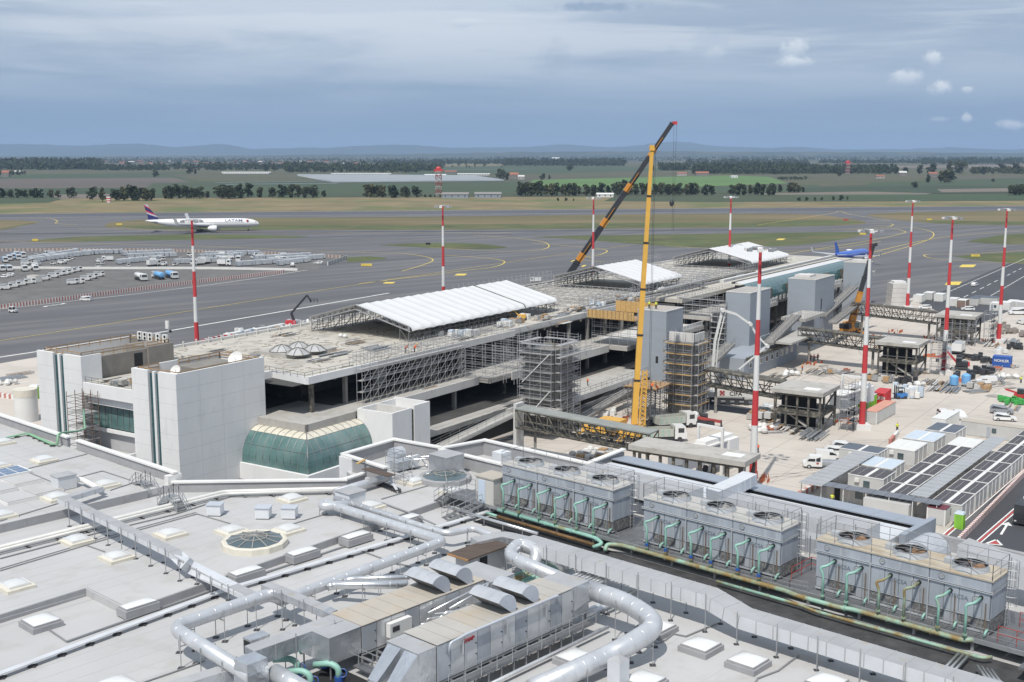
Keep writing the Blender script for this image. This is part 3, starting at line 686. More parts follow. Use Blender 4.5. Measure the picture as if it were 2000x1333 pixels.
for k in range(14): MB().fbox(F, 31.7, 35.7, 10+k*2.23, 12.2+k*2.23, 20.0, 21.4).build('eave_duct_panel', M_ductl, T)
MB().prism([F(32.8, 41.5), F(38.8, 41.5), F(38.8, 42.0), F(32.8, 42.0)], 19.4, 21.75).build('parapet', M_eave, T)
MB().fbox(F, 37.9, 38.4, 42.1, 75, 19.4, 20.6).build('parapet', M_membd, T)
# ---- skylights
def sky_kit(name, w, l, h0, h1, mc, md, step=True, rise=.26):
    k = Kit(name)
    k.part('curb', MB().prism([(-w/2, -l/2), (w/2, -l/2), (w/2, l/2), (-w/2, l/2)], 0, h0), mc)
    i = .26 if step else .12
    k.part('frame', MB().prism([(-w/2+i, -l/2+i), (w/2-i, -l/2+i), (w/2-i, l/2-i), (-w/2+i, l/2-i)], h0, h1), M_cop if step else M_membd)
    d = MB(); nx, ny = 6, 6; W_, L_ = w-2*i-.1, l-2*i-.1
    for iy in range(ny+1):
        for ix in range(nx+1):
            x = -1+2*ix/nx; y = -1+2*iy/ny; d.v.append((x*W_/2, y*L_/2, h1+rise*(1-abs(x)**3)*(1-abs(y)**3)*.95+.01))
    for iy in range(ny):
        for ix in range(nx): a = iy*(nx+1)+ix; d.f.append((a, a+1, a+nx+2, a+nx+1))
    k.part('dome', d, md, True); return k
KA = sky_kit('dome_skylight', 2.15, 2.15, .24, .42, M_cream, M_dome)
KB = sky_kit('dome_skylight', 2.2, 2.2, .38, .52, M_membd, M_domew, False)
KR = sky_kit('rooflight', 1.35, 2.7, .55, .68, M_membd, M_domew, False, .16)
KF = Kit('roof_hatch_cover'); KF.part('curb', MB().box(-1.5, 1.5, -1.4, 1.4, 0, .26), M_cop); KF.part('lid', MB().box(-1.44, 1.44, -1.34, 1.34, .26, .34), M_memb)
KW = Kit('louvred_roof_box'); KW.part('casing', MB().box(-.62, .62, -.55, .55, .1, 1.0), mat('white_sheet', (.66, .68, .71), .4, .1, var=.05)); KW.part('cap', MB().box(-.7, .7, -.63, .63, 1.0, 1.06), M_duct); KW.part('base', MB().box(-.5, .5, -.45, .45, 0, .1), M_membd)
def put(kit, u, v, z, label, cat, group=None, dz=.3): kit.spawn(P(u, v, z+dz)-Vector((0, 0, dz)), FR, label, cat, group)
gA = 'cream-edged dome skylights'
for u, v, z, lb in [(86, 896, Z2, 'cream-edged dome skylight alone below the long white parapet at left'), (206, 944, Z2, 'cream-edged dome skylight just right of the white duct elbow'), (110, 969, Z2, 'cream-edged dome skylight beside the grey flat hatch covers'),
   (150, 1053, Z1, 'cream-edged dome skylight under the white twin pipe'), (332, 1040, Z1, 'cream-edged dome skylight right of the long raised duct'), (228, 1085, Z1, 'cream-edged dome skylight left of the long raised duct, near its supports'), (30, 1141, Z1, 'cream-edged dome skylight in the middle roof at the left picture edge'),
   (452, 1034, Z1, 'small dome skylight touching the left of the twelve-sided glass skylight'), (563, 1032, Z1, 'small dome skylight touching the right of the twelve-sided glass skylight'), (570, 972, Z1, 'dome skylight by the pipe along the long white coping'),
   (723, 986, Z1, 'cream-edged dome skylight beside the white plenum box'), (807, 938, Z1, 'cream-edged dome skylight beside the scaffold tower on the roof'), (885, 958, Z1, 'dome skylight half hidden behind the steel stair landing'), (2, 1004, Z2, 'dome skylight cut by the left edge above the grey step'),
   (4, 862, Z2, 'dome skylight cut by the left edge near the green tray'), (-6, 908, Z2, 'dome skylight at the left edge above the blue window')]: put(KA, u, v, z, lb, 'skylight', gA)
put(KB, 80, 1213, Z0, 'white dome skylight on a grey upstand in the lowered corner', 'skylight', dz=.4)
gB = 'white dome skylights at the bottom right'
for u, v, lb in [(1125, 1284, 'white dome skylight between the air handler and the big round duct'), (1369, 1260, 'white dome skylight, left of two right of the big round duct bend'), (1461, 1291, 'white dome skylight, right of two near the duct stand posts'), (1258, 1328, 'white dome skylight at the bottom beside the square duct riser'), (1282, 1224, 'white dome skylight half hidden behind the big round duct bend'), (1615, 1332, 'white dome skylight cut by the bottom edge under the long duct'), (226, 1338, 'white dome skylight cut by the bottom edge at left')]: put(KB, u, v, Z0, lb, 'skylight', gB, .4)
gR = 'long rooflights along the roof step'
for u, v, lb in [(270, 1183, 'long white rooflight on the inner corner of the step, leftmost of five'), (480, 1118, 'long white rooflight on the step, second from left'), (590, 1080, 'long white rooflight on the step below the round glass skylight'), (695, 1048, 'long white rooflight on the step left of the twin round ducts'), (794, 1014, 'long white rooflight on the step behind the twin round ducts')]: put(KR, u, v, Z0+.1, lb, 'rooflight', gR, .5)
for u, v, lb in [(43, 938, 'flat grey hatch cover next to the blue window skylight'), (30, 972, 'flat grey hatch cover, nearest of the left group'), (82, 957, 'flat grey hatch cover left of the white plenum box'), (-8, 955, 'flat grey hatch cover cut by the left edge')]: put(KF, u, v, Z2, lb, 'hatch', 'flat hatch covers', .2)
gw = thing('glazed_skylight', 'flat skylight with blue panes in a white frame at the left edge', 'skylight', P(15, 922, Z2))
c = F.px(13, 922, Z2+.2); MB().fbox(F, c[0]-1.9, c[0]+1.9, c[1]-1.5, c[1]+1.5, Z2, Z2+.25).build('frame', M_cop, gw)
for i in range(3):
    for j in range(3): MB().fbox(F, c[0]-1.75+i*1.18, c[0]-.68+i*1.18, c[1]-1.35+j*.92, c[1]-.53+j*.92, Z2+.25, Z2+.262).build('pane', mat('blue_pane', (.05, .12, .24), .1, coat=.5, var=.1), gw)
for u, v, lb in [(421, 1000, 'white louvred box on the roof, leftmost of three'), (515, 1006, 'white louvred box above the round glass skylight, middle of three'), (566, 1006, 'white louvred box above the round glass skylight, right of three')]:
    KW.spawn(P(u, v+6, Z1), R(-4), lb, 'vent box', 'white louvred boxes')
def polygon_light(u, v, rad, label, mc, ribs, h=.55):
    c = P(u, v, Z1+h); t = thing('polygon_skylight', label, 'skylight', (c.x, c.y, Z1)); n = 12
    ring = lambda r_, z: [Vector((c.x+r_*math.cos(2*math.pi*k/n+.13), c.y+r_*math.sin(2*math.pi*k/n+.13), z)) for k in range(n)]
    for k in range(n):
        j = (k+1) % n; a, b = ring(rad, Z1), ring(rad*.99, Z1+h-.08); e = ring(rad*.93, Z1+h); i_ = ring(rad*.84, Z1+h-.03); mb = MB()
        mb.quad(a[k], a[j], b[j], b[k]); mb.quad(b[k], b[j], e[j], e[k]); mb.quad(e[k], e[j], i_[j], i_[k]); mb.build('curb', mc, t)
    p0 = ring(rad*.84, Z1+h-.03); top = Vector((c.x, c.y, Z1+h+.32)); m_ = [(p.lerp(top, .5)+Vector((0, 0, .04))) for p in p0]
    for k in range(n):
        j = (k+1) % n; MB().quad(p0[k], p0[j], m_[j], m_[k]).build('pane', M_glassd, t); MB().quad(m_[k], m_[j], top).build('pane', M_glassd, t)
    rb = MB()
    for k in range(n):
        if k % ribs == 0: rb.bar(p0[k]+Vector((0, 0, .02)), m_[k]+Vector((0, 0, .03)), .06); rb.bar(m_[k]+Vector((0, 0, .03)), top+Vector((0, 0, .02)), .06)
        rb.bar(m_[k]+Vector((0, 0, .03)), m_[(k+2) % n]+Vector((0, 0, .05)), .05)
    tag(rb.build('glazing_bars', mat('grey_bar', (.33, .32, .30), .6), t), kind='stuff')
polygon_light(497, 1053, 2.75, 'round twelve-sided glass skylight with cream rim in the middle roof', M_cream, 1)
polygon_light(869, 928, 2.65, 'round twelve-sided glass skylight with grey rim beside the cooling towers', M_membd, 3)
# ---- ducts and pipes
def posts(t, path, zf, step, r=.025, side=0, foot=True, top=.1):
    for p in resample(path, step)[0:]:
        MB().bar((p.x, p.y, zf+.02), (p.x, p.y, p.z+top), .06).build('support_post', M_steel, t)
        if foot: MB().box(p.x-.18, p.x+.18, p.y-.18, p.y+.18, zf, zf+.03).build('foot_pad', M_rubber, t)
def round_duct(label, pts, r, zf, rad=.9, step=3.0, m=None, name='round_duct', flange=1.25, pside=None):
    pts = [Vector(p) for p in pts]; path = smooth_path(pts, rad, 7); t = thing(name, label, 'duct', (pts[0].x, pts[0].y, zf))
    MB().tube(path, r, 22).build('duct_tube', m or M_galv, t, True)
    fl = resample(path, flange)
    for i, p in enumerate(fl[1:], 1):
        q = fl[i-1]; d = (p-q).normalized(); MB().tube([p-d*.025, p+d*.025], r*1.025, 22).build('seam_band', M_galv, t, True)
    off = Vector(pside) if pside else Vector((0, 0, 0))
    if step:
        for s_ in (-1, 1):
            P_ = resample(path, step)
            for i, p in enumerate(P_):
                if i == 0: continue
                d = (p-P_[i-1]); n = Vector((-d.y, d.x, 0)).normalized()*(r+.06)*s_
                q = p+n; MB().bar((q.x, q.y, zf), (q.x, q.y, p.z+.25), .05).build('support_post', M_steel, t)
                MB().box(q.x-.2, q.x+.2, q.y-.2, q.y+.2, zf, zf+.035).build('foot_pad', M_rubber, t)
                if s_ < 0: MB().bar((p.x, p.y, p.z-r-.05)+n*1.1, Vector((p.x, p.y, p.z-r-.05))-n*1.1, .06).build('cross_bar', M_steel, t) if False else MB().bar(Vector((p.x, p.y, p.z-r-.05))+n*1.05, Vector((p.x, p.y, p.z-r-.05))-n*1.05, .06).build('cross_bar', M_steel, t)
    return t
def rect_duct(label, pts, w, h, zf, step=2.4, m=None, mt=None, name='rectangular_duct', rad=0, joint=1.5):
    pts = [Vector(p) for p in pts]; path = smooth_path(pts, rad, 4) if rad else pts
    t = thing(name, label, 'duct', (pts[0].x, pts[0].y, zf))
    # built as sheet-metal lengths with proud joints
    segs = resample(path, joint); full = path
    MB().duct(full, w, h).build('duct_body', m or M_ductl, t)
    if mt:
        top = [p+Vector((0, 0, h/2+.012)) for p in full]; MB().duct(top, w*.985, .02).build('top_sheet', mt, t)
    for i in range(1, len(segs)):
        d = (segs[i]-segs[i-1]).normalized(); MB().duct([segs[i]-d*.03, segs[i]+d*.03], w+.05, h+.07).build('joint_flange', mt or m or M_ductl, t)
    if step:
        for i, p in enumerate(resample(path, step)):
            if i == 0: continue
            q0 = resample(path, step)[i-1]; d = p-q0; n = Vector((-d.y, d.x, 0)).normalized()
            for s_ in (-1, 1):
                q = p+n*s_*(w/2+.08); MB().bar((q.x, q.y, zf), (q.x, q.y, p.z+(h/2+.3 if s_ < 0 else -h/2)), .06).build('support_post', M_steel, t)
                MB().box(q.x-.17, q.x+.17, q.y-.17, q.y+.17, zf, zf+.03).build('foot_pad', M_rubber, t)
            MB().bar(p+n*(w/2+.08)-Vector((0, 0, h/2+.04)), p-n*(w/2+.08)-Vector((0, 0, h/2+.04)), .06).build('cross_bar', M_steel, t)
    return t
# long raised rectangular duct of the left roof
za = 21.55
rect_duct('long thin rectangular duct crossing the left roof on posts', [P(122, 976, za+.25), P(343, 1083, za), P(362, 1100, za-.25), P(372, 1108, 20.75), P(490, 1166, 20.7)], .95, .42, Z1, 2.35, M_ductl, M_dtop, joint=1.6)
rect_duct('short rectangular duct joining the long raised duct to the white pipe', [P(128, 976, za+.1), P(196, 955, za+.05)], .8, .4, Z2, 0, M_ductl, M_dtop)
round_duct('white round duct elbow beside the plenum box at left', [P(200, 958, 21.3), P(158, 936, 21.4), P(143, 940, 21.4)], .24, Z2, .6, 0, M_cop)
t = thing('plenum_box', 'square white sheet-metal plenum box on the left roof', 'box', P(124, 950, Z2)); c = F.px(124, 930, Z2+1.2)
MB().fbox(F, c[0]-.9, c[0]+.9, c[1]-.75, c[1]+.75, Z2+.05, Z2+1.3).build('casing', M_ductl, t); MB().fbox(F, c[0]-.97, c[0]+.97, c[1]-.82, c[1]+.82, Z2+1.3, Z2+1.36).build('lid', M_dtop, t)
# big round duct with the elbow at lower left, its drop under the cross duct, and the long run to the twin ducts
zd = 21.4
round_duct('large round silver duct with a hooked elbow at lower left', [P(492, 1322, zd-.1), P(337, 1226, zd), P(528, 1161, zd), P(552, 1172, 20.75)], .46, Z0, 1.1, 2.6)
round_duct('long round silver duct running up from the dip to the twin ducts', [P(548, 1174, 20.75), P(600, 1155, 20.65), P(868, 1057, 20.65), P(632, 982, 20.95), P(628, 990, 20.95), P(690, 985, 20.95)], .40, Z0, .8, 2.9)
round_duct('second of the twin round ducts, ending in a side branch', [P(655, 974, 21.0), P(828, 1030, 20.8), P(874, 1043, 20.75), P(925, 1032, 20.7), P(1000, 1062, 20.7)], .28, Z0, .7, 3.2)
round_duct('bright round branch duct feeding the left air handler, lower one', [P(640, 1147, 20.75), P(652, 1143, 20.8), P(795, 1142, 21.4)], .30, Z0, .5, 2.8, M_silver)
round_duct('bright round branch duct feeding the left air handler, upper one', [P(672, 1134, 20.7), P(690, 1131, 20.8), P(800, 1128, 21.4)], .20, Z0, .5, 2.8, M_silver)
rect_duct('aluminium wrapped cross duct above the round duct dip', [P(520, 1146, 21.7), P(638, 1196, 21.8), P(655, 1206, 21.5)], .85, .48, Z0, 2.6, M_alu, M_dtop, 'wrapped_duct')
rect_duct('large aluminium wrapped duct at bottom left of the air handler', [P(488, 1283, 21.6), P(660, 1222, 21.75)], 1.15, 1.0, Z0, 2.9, M_alu, M_dtop, 'wrapped_duct')
rect_duct('low aluminium wrapped duct leaving the bottom edge at left', [P(330, 1352, 20.2), P(470, 1308, 20.6)], 1.0, .8, Z0, 0, M_alu, M_dtop, 'wrapped_duct')
t = thing('duct_riser', 'aluminium wrapped square riser where the ducts meet at bottom left', 'duct', P(489, 1340, Z0)); c = F.px(489, 1290, 22.0)
MB().prism([F(c[0]-.8, c[1]-.7), F(c[0]+.8, c[1]-.7), F(c[0]+.8, c[1]+.8), F(c[0]-.8, c[1]+.8)], 19.6, 22.15, .9).build('riser_body', M_alu, t)
t = thing('duct_stub', 'small aluminium stub box left of the big wrapped duct', 'duct', P(492, 1262, Z0)); c = F.px(490, 1250, 20.6)
MB().fbox(F, c[0]-.3, c[0]+1.2, c[1]-.45, c[1]+.45, Z0+.2, 20.75).build('stub_body', M_alu, t); MB().fbox(F, c[0]-.36, c[0]-.3, c[1]-.3, c[1]+.3, Z0+.3, 20.6).build('opening', M_blackv, t)
round_duct('wide round duct leaving the bottom edge beside the pump pit', [P(535, 1314, 20.9), P(600, 1352, 20.6)], .55, Z0, .5, 0)
# big U-shaped round duct at bottom centre
round_duct('big silver round duct in a wide U bend at bottom centre', [P(1155, 1154, 22.05), P(1228, 1178, 21.95), P(1290, 1222, 21.6), P(1222, 1263, 21.0), P(1180, 1285, 20.5), P(1040, 1348, 20.3)], .66, Z0, 2.4, 2.6, flange=1.0)
round_duct('round duct looping beside the brown roofed shed', [P(1105, 1135, 21.4), P(990, 1086, 21.6), P(1015, 1060, 21.7), P(1052, 1076, 21.5), P(1040, 1112, 20.3)], .50, Z0, 1.3, 2.6)
round_duct('short round duct elbow behind the loop by the shed', [P(1040, 1080, 21.0), P(1092, 1099, 21.0), P(1100, 1112, 20.2)], .34, Z0, .7, 0)
t = thing('square_duct_riser', 'pale square duct riser standing beside the big U bend', 'duct', P(1208, 1320, Z0)); c = F.px(1208, 1283, 21.5)
MB().fbox(F, c[0]-.48, c[0]+.48, c[1]-.48, c[1]+.48, Z0+.1, 21.35).build('riser_body', M_ductl, t); MB().prism(FP([(c[0]-.48, c[1]-.48), (c[0]+.48, c[1]-.48), (c[0]+.48, c[1]+.48), (c[0]-.48, c[1]+.48)], 0), 21.35, 21.6, .25).build('peaked_cap', M_dtop, t)
# the long duct in front of the cooling towers
rect_duct('very long grey duct on posts in front of the cooling towers', [F(11.3, 20.5, 21.5), F(11.3, 37.6, 21.5), F(11.1, 39.0, 21.25), F(10.9, 40.6, 20.95), F(10.9, 51.5, 20.95), F(11.0, 66, 20.95)], 1.75, .92, Z0, 2.9, M_ductl, M_dtop, joint=1.27)
rect_duct('short wrapped duct turning from the long duct towards the shed', [F(11.3, 20.6, 21.4), F(11.0, 18.2, 21.4), F(8.6, 17.4, 21.3)], 1.3, .9, Z0, 0, M_alu, M_dtop, 'wrapped_duct', .6)
# ducts behind the cooling towers
rect_duct('big pale ribbed duct behind the first cooling tower', [F(29.0, 12.2, 22.0), F(29.0, 24.6, 22.0)], 2.3, 1.7, Z0, 3, M_ductl, M_dtop, 'large_duct', joint=1.1)
rect_duct('big pale ribbed duct behind the second and third cooling towers', [F(30.2, 27.6, 21.9), F(30.2, 40.5, 21.9)], 2.4, 1.7, Z0, 3, M_ductl, M_dtop, 'large_duct', joint=1.1)
rect_duct('low grey duct linking the spaces between the cooling towers', [F(26.4, 22.5, 21.6), F(26.4, 41.0, 21.6)], 1.5, 1.1, Z0, 3, M_duct, M_dtop, 'large_duct', joint=1.4)
rect_duct('stepped grey duct elbow rising over the long metal eave', [F(31.0, 25.0, 22.0), F(34.0, 25.4, 22.3), F(36.6, 25.4, 22.5)], 1.5, 1.0, Z0, 0, M_duct, M_ductl, 'large_duct', joint=.9)
def half_hood(label, c, a_len, rad, z, name='air_hood', m=None, tilt=0):
    t = thing(name, label, 'hood', F(c[0], c[1], Z0)); mb = MB(); n = 12; mm = m or M_galv
    for k in range(n):
        t0 = math.pi*k/n; t1 = math.pi*(k+1)/n
        p = [F(c[0]-a_len/2, c[1]-rad*math.cos(t0), z+rad*math.sin(t0)), F(c[0]+a_len/2, c[1]-rad*math.cos(t0), z+rad*math.sin(t0)), F(c[0]+a_len/2, c[1]-rad*math.cos(t1), z+rad*math.sin(t1)), F(c[0]-a_len/2, c[1]-rad*math.cos(t1), z+rad*math.sin(t1))]
        mb.quad(*p)
    mb.build('curved_sheet', mm, t, True)
    for s_ in (-1, 1):
        e = MB(); e.quad(*[F(c[0]+s_*a_len/2, c[1]-rad*math.cos(math.pi*k/n), z+rad*math.sin(math.pi*k/n)) for k in range(n+1)]); e.build('end_plate', M_duct, t)
    MB().fbox(F, c[0]-a_len/2, c[0]+a_len/2, c[1]-rad, c[1]+rad, Z0, z).build('plenum', M_duct, t); return t
half_hood('large rounded metal hood behind the third cooling tower, left one', (30.5, 44.6), 3.0, 1.5, 21.2)
rect_duct('long grey duct leaving the right edge behind the third tower', [F(30.2, 47.6, 22.3), F(30.2, 50, 21.9), F(29.6, 62, 21.6)], 2.4, 1.6, Z0, 0, M_ductl, M_dtop, 'large_duct', joint=1.5)
t = thing('plant_unit', 'grey plant room unit at the right edge beyond the third tower', 'air unit', F(27, 58, Z0)); MB().fbox(F, 24.5, 28.2, 55.2, 66, Z0, 22.2).build('casing', M_grey, t); MB().fbox(F, 24.4, 28.3, 55.1, 66, 22.2, 22.3).build('roof_sheet', M_tan, t)
# ------------------------------------------------------------------ cooling towers
def railing_mb(mb, pts, h=1.05, step=1.5, w=.045, mid=2, toe=False):
    pts = [Vector(p) for p in pts]
    for p, q in zip(pts, pts[1:]):
        for i in range(1, mid+1): mb.bar(p+Vector((0, 0, h*i/mid)), q+Vector((0, 0, h*i/mid)), w)
        n = max(1, round((q-p).length/step))
        for k in range(n+1): c = p.lerp(q, k/n); mb.bar(c, c+Vector((0, 0, h)), w)
        if toe: mb.bar(p+Vector((0, 0, .08)), q+Vector((0, 0, .08)), .02, .14)
    return mb
def railing(t, pts, h=1.05, step=1.5, m=None, w=.045, mid=2, name='railing', toe=False):
    return tag(railing_mb(MB(), pts, h, step, w, mid, toe).build(name, m or M_steel, t), kind='stuff')
def text_mesh(txt, size, bold=0, ext=.01):
    cu = bpy.data.curves.new('lettering', 'FONT'); cu.body = txt; cu.size = size; cu.extrude = ext; cu.align_x = 'CENTER'; cu.align_y = 'CENTER'; cu.offset = bold
    ob = bpy.data.objects.new('lettering', cu); dg = bpy.context.evaluated_depsgraph_get()
    me = bpy.data.meshes.new_from_object(ob.evaluated_get(dg)); bpy.data.objects.remove(ob); return me
def lettering(t, txt, size, loc, xdir, ydir, m, bold=0, name='lettering', shear=0, sx=1):
    """flat print: loc world, xdir reading direction, ydir up"""
    me = text_mesh(txt, size, bold); me.materials.clear(); me.materials.append(m)
    x = Vector(xdir).normalized(); y = (Vector(ydir)-x*x.dot(Vector(ydir))).normalized(); z = x.cross(y)
    M = Matrix(((x.x*sx, y.x+shear*x.x, z.x, loc[0]), (x.y*sx, y.y+shear*x.y, z.y, loc[1]), (x.z*sx, y.z+shear*x.z, z.z, loc[2]), (0, 0, 0, 1)))
    off = OFF.get(t.name, Vector((0, 0, 0))); me.transform(Matrix.Translation(-off) @ M); o = bpy.data.objects.new(name, me); C.objects.link(o); o.parent = t; OFF[o.name] = off; return o
M_ctp = mat('tower_panel', (.35, .385, .43), .5, .2, var=.16, scale=.9, col2=(.47, .485, .50), c2=(.56, .72), c2scale=2.6, stretch=(1, 1, .12))
M_louv = mat('tower_louvre', (.12, .12, .122), .8, var=.3, scale=2.5, col2=(.24, .235, .22), c2=(.5, .62), c2scale=5)
M_ctop = mat('tower_deck', (.43, .422, .405), .85, var=.08, scale=.6, col2=(.36, .33, .28), c2=(.5, .75), c2scale=.7)
M_ctop3 = mat('sandy_tower_deck', (.44, .39, .31), .85, var=.08, scale=.6, col2=(.36, .28, .19), c2=(.5, .75), c2scale=.5)
M_blade = mat('fan_blade', (.28, .275, .265), .7, var=.3, scale=3); M_bladr = mat('rusty_fan_blade', (.20, .12, .07), .8, var=.4, scale=3)
M_embl = mat('emblem_grey', (.42, .44, .46), .5, .2, var=.05); M_emd = mat('emblem_dark', (.16, .17, .19), .6, var=.05); M_logo = mat('faded_blue_print', (.13, .16, .20), .6, var=.1)
M_stain = mat('stained_pipe', (.16, .12, .09), .8, var=.4, scale=4)
CTL, CTW, CTH, CZ = 12.65, 2.85, 3.72, 20.48
def cooling_tower(b0, label, top, blade, valves):
    a0 = 20.2; t = thing('cooling_tower', label, 'cooling tower', F(a0+1.4, b0+6.3, CZ), 'three rooftop cooling towers')
    L_ = lambda x, y, z: F(a0+y, b0+x, CZ+z)
    def bx(x0, x1, y0, y1, z0, z1, nm, m): return MB().fbox(F, a0+y0, a0+y1, b0+x0, b0+x1, CZ+z0, CZ+z1).build(nm, m, t)
    bx(.05, CTL-.05, .06, CTW-.06, .02, CTH-.02, 'core', M_emd)
    for m_ in range(3):
        x0 = m_*CTL/3
        for k in range(4):
            xa = x0+.04+k*(CTL/3-.08)/4; xb = xa+(CTL/3-.08)/4-.05
            bx(xa, xb, 0, .08, 1.12, 2.92, 'side_panel', M_ctp)
            bx(xa+.05, xb-.05, .03, .08, .28, 1.02, 'louvre_panel', M_louv if (k+m_) % 3 else M_grey)
        bx(x0+.04, x0+CTL/3-.03, -.02, .08, 3.0, CTH-.02, 'upper_panel', M_ctp); bx(x0+.04, x0+CTL/3-.03, -.03, .08, 1.03, 1.10, 'belt_strip', M_embl)
        bx(x0+.04, x0+CTL/3-.03, -.03, .08, .1, .22, 'belt_strip', M_embl)
        for (ex, ez, er) in ((x0+.85, 3.36, .21), (x0+3.25, 2.3, .27)):
            em = MB(); em.tube([L_(ex, -.06, ez), L_(ex, .03, ez)], er, 20); d = em.build('emblem', M_embl, t)
            rg = MB(); ring = [L_(ex+er*.92*math.cos(q*.2618), -.07, ez+er*.92*math.sin(q*.2618)) for q in range(25)]; rg.tube(ring, .018, 5); rg.build('emblem_ring', M_emd, d)
            wv = MB(); pts = [(-.5, .35), (-.25, -.35), (0, .2), (.25, -.35), (.5, .35)]
            wv.tube([L_(ex+px*er, -.065, ez+pz*er) for px, pz in pts], .016, 4); wv.build('emblem_mark', M_emd, d)
        lettering(t, 'DECSA', .42, L_(x0+2.05, -.012, 2.18), F.B.to_3d(), (0, 0, 1), M_logo, 0.0, 'logo_lettering')
        # fan
        cx, cy = x0+CTL/6+.1, CTW/2; rg = MB(); n = 28; R1 = 1.12
        for k in range(n):
            p, q = 2*math.pi*k/n, 2*math.pi*(k+1)/n
            f = lambda r_, an, z: L_(cx+r_*math.cos(an), cy+r_*math.sin(an), z)
            rg.quad(f(R1+.12, p, CTH+.1), f(R1+.12, q, CTH+.1), f(R1, q, CTH+.45), f(R1, p, CTH+.45)); rg.quad(f(R1-.05, q, CTH+.1), f(R1-.05, p, CTH+.1), f(R1-.03, p, CTH+.45), f(R1-.03, q, CTH+.45)); rg.quad(f(R1, p, CTH+.45), f(R1, q, CTH+.45), f(R1-.03, q, CTH+.45), f(R1-.03, p, CTH+.45))
        fo = rg.build('fan_ring', M_embl, t); iw = MB(); [iw.quad(f(R1-.06, 2*math.pi*k/n, CTH+.1), f(R1-.06, 2*math.pi*(k+1)/n, CTH+.1), f(R1-.05, 2*math.pi*(k+1)/n, CTH+.44), f(R1-.05, 2*math.pi*k/n, CTH+.44)) for k in range(n)]; iw.build('fan_inner_shade', M_blackv, fo)  # black inner skin paints the shade inside the fan ring
        MB().quad(*[L_(cx+(R1-.05)*math.cos(2*math.pi*k/24), cy+(R1-.05)*math.sin(2*math.pi*k/24), CTH+.11) for k in range(24)]).build('fan_throat', M_emd, fo)
        for k in range(6):
            an = k*math.pi/3+.35*m_+.2; d1, d2 = an-.2, an+.2; bl = MB()
            bl.quad(L_(cx+.15*math.cos(d1), cy+.15*math.sin(d1), CTH+.2), L_(cx+1.02*math.cos(d1), cy+1.02*math.sin(d1), CTH+.16), L_(cx+1.02*math.cos(d2), cy+1.02*math.sin(d2), CTH+.33), L_(cx+.15*math.cos(d2), cy+.15*math.sin(d2), CTH+.3)); bl.build('fan_blade', blade, fo)
        g = MB()
        for rr in (1.12,): g.tube([L_(cx+rr*math.cos(q*.2618), cy+rr*math.sin(q*.2618), CTH+.5) for q in range(25)], .014, 4)
        for q in range(2): an = q*math.pi/2+.4; g.bar(L_(cx-1.12*math.cos(an), cy-1.12*math.sin(an), CTH+.5), L_(cx+1.12*math.cos(an), cy+1.12*math.sin(an), CTH+.5), .03)
        tag(g.build('fan_guard', M_steel, fo), kind='stuff')
        bx(cx-1.75, cx-1.15, cy-.28, cy+.28, CTH+.1, CTH+.5, 'fan_motor', M_embl)
    bx(-.08, CTL+.08, -.10, CTW+.1, CTH, CTH+.1, 'top_deck', top)
    for k in range(3): bx(CTL-.02, CTL+.03, .06+k*.92, .94+k*.92, 1.12, 2.92, 'end_panel', M_ctp)
    bx(CTL-.02, CTL+.03, .06, CTW-.06, 3.0, CTH-.02, 'end_panel', M_ctp); bx(CTL-.02, CTL+.02, .1, CTW-.1, .15, 1.05, 'end_louvre', M_louv)
    for z in (2.9, 3.02):
        MB().tube([L_(-.1, -.1, z), L_(CTL+.1, -.1, z), L_(CTL+.1, CTW, z)], .035, 6).build('belt_pipe', M_silver if blade is M_bladr else M_embl, t)
    for x in (CTL/3, 2*CTL/3): MB().tube([L_(x, -.12, .1), L_(x, -.12, 3.0)], .05, 6).build('standpipe', M_embl, t)
    # supply pipes
    for k in range(6):
        x = 1.0+k*2.05+(k//2)*.12; kink = .5 if k % 2 == 0 else .25; m = M_pipeg if not (valves == 3 and k in (2, 3)) else M_pipegr
        path = smooth_path([L_(x+.5, 0, 2.5), L_(x+.5-.1, -1.0, 2.36), L_(x-.05, -1.22, 2.22), L_(x+(.22 if kink > .3 else 0), -1.17, 1.7), L_(x+(.22 if kink > .3 else 0), -1.17, -.25)], .32, 5)
        po = MB().tube(path, .095, 10).build('supply_pipe', m, t, True)
        MB().tube([L_(x+.5, .02, 2.5), L_(x+.49, -.12, 2.49)], .15, 12).build('flange', M_blackv, po); MB().tube([path[-1]+Vector((0, 0, .35)), path[-1]+Vector((0, 0, .47))], .16, 12).build('flange', M_pipegr, po)
        if valves == 2: MB().tube([path[-1]+Vector((0, 0, .5)), path[-1]+Vector((0, 0, .72))], .15, 10).build('valve', M_bluev, po)
        MB().tube(smooth_path([L_(x+1.05, 0, .42), L_(x+1.05, -.35, .4), L_(x+1.0, -.5, .05)], .15, 4), .085, 8).build('drain_stub', M_pipeg, t, True)
        for dx, mm in ((.62, M_steel), (.86, M_stain)): MB().tube([L_(x+dx, -.1, .15), L_(x+dx, -.1, 2.2)], .03 if dx < .7 else .045, 5).build('thin_pipe', mm, t)
    railing(t, [L_(0, -.05, CTH+.1), L_(CTL, -.05, CTH+.1), L_(CTL, CTW, CTH+.1), L_(0, CTW, CTH+.1), L_(0, -.05, CTH+.1)], 1.1, 1.4, M_steel, .035, 2, 'top_railing')
    ld = MB(); ya, yb = CTW-.75, CTW-.25; x = CTL+.22
    for y in (ya, yb): ld.bar(L_(x, y, .1), L_(x, y, CTH+1.1), .05)
    for k in range(15): ld.bar(L_(x, ya, .3+k*.3), L_(x, yb, .3+k*.3), .03)
    lo = tag(ld.build('ladder', M_steel, t), kind='stuff'); cg = MB()
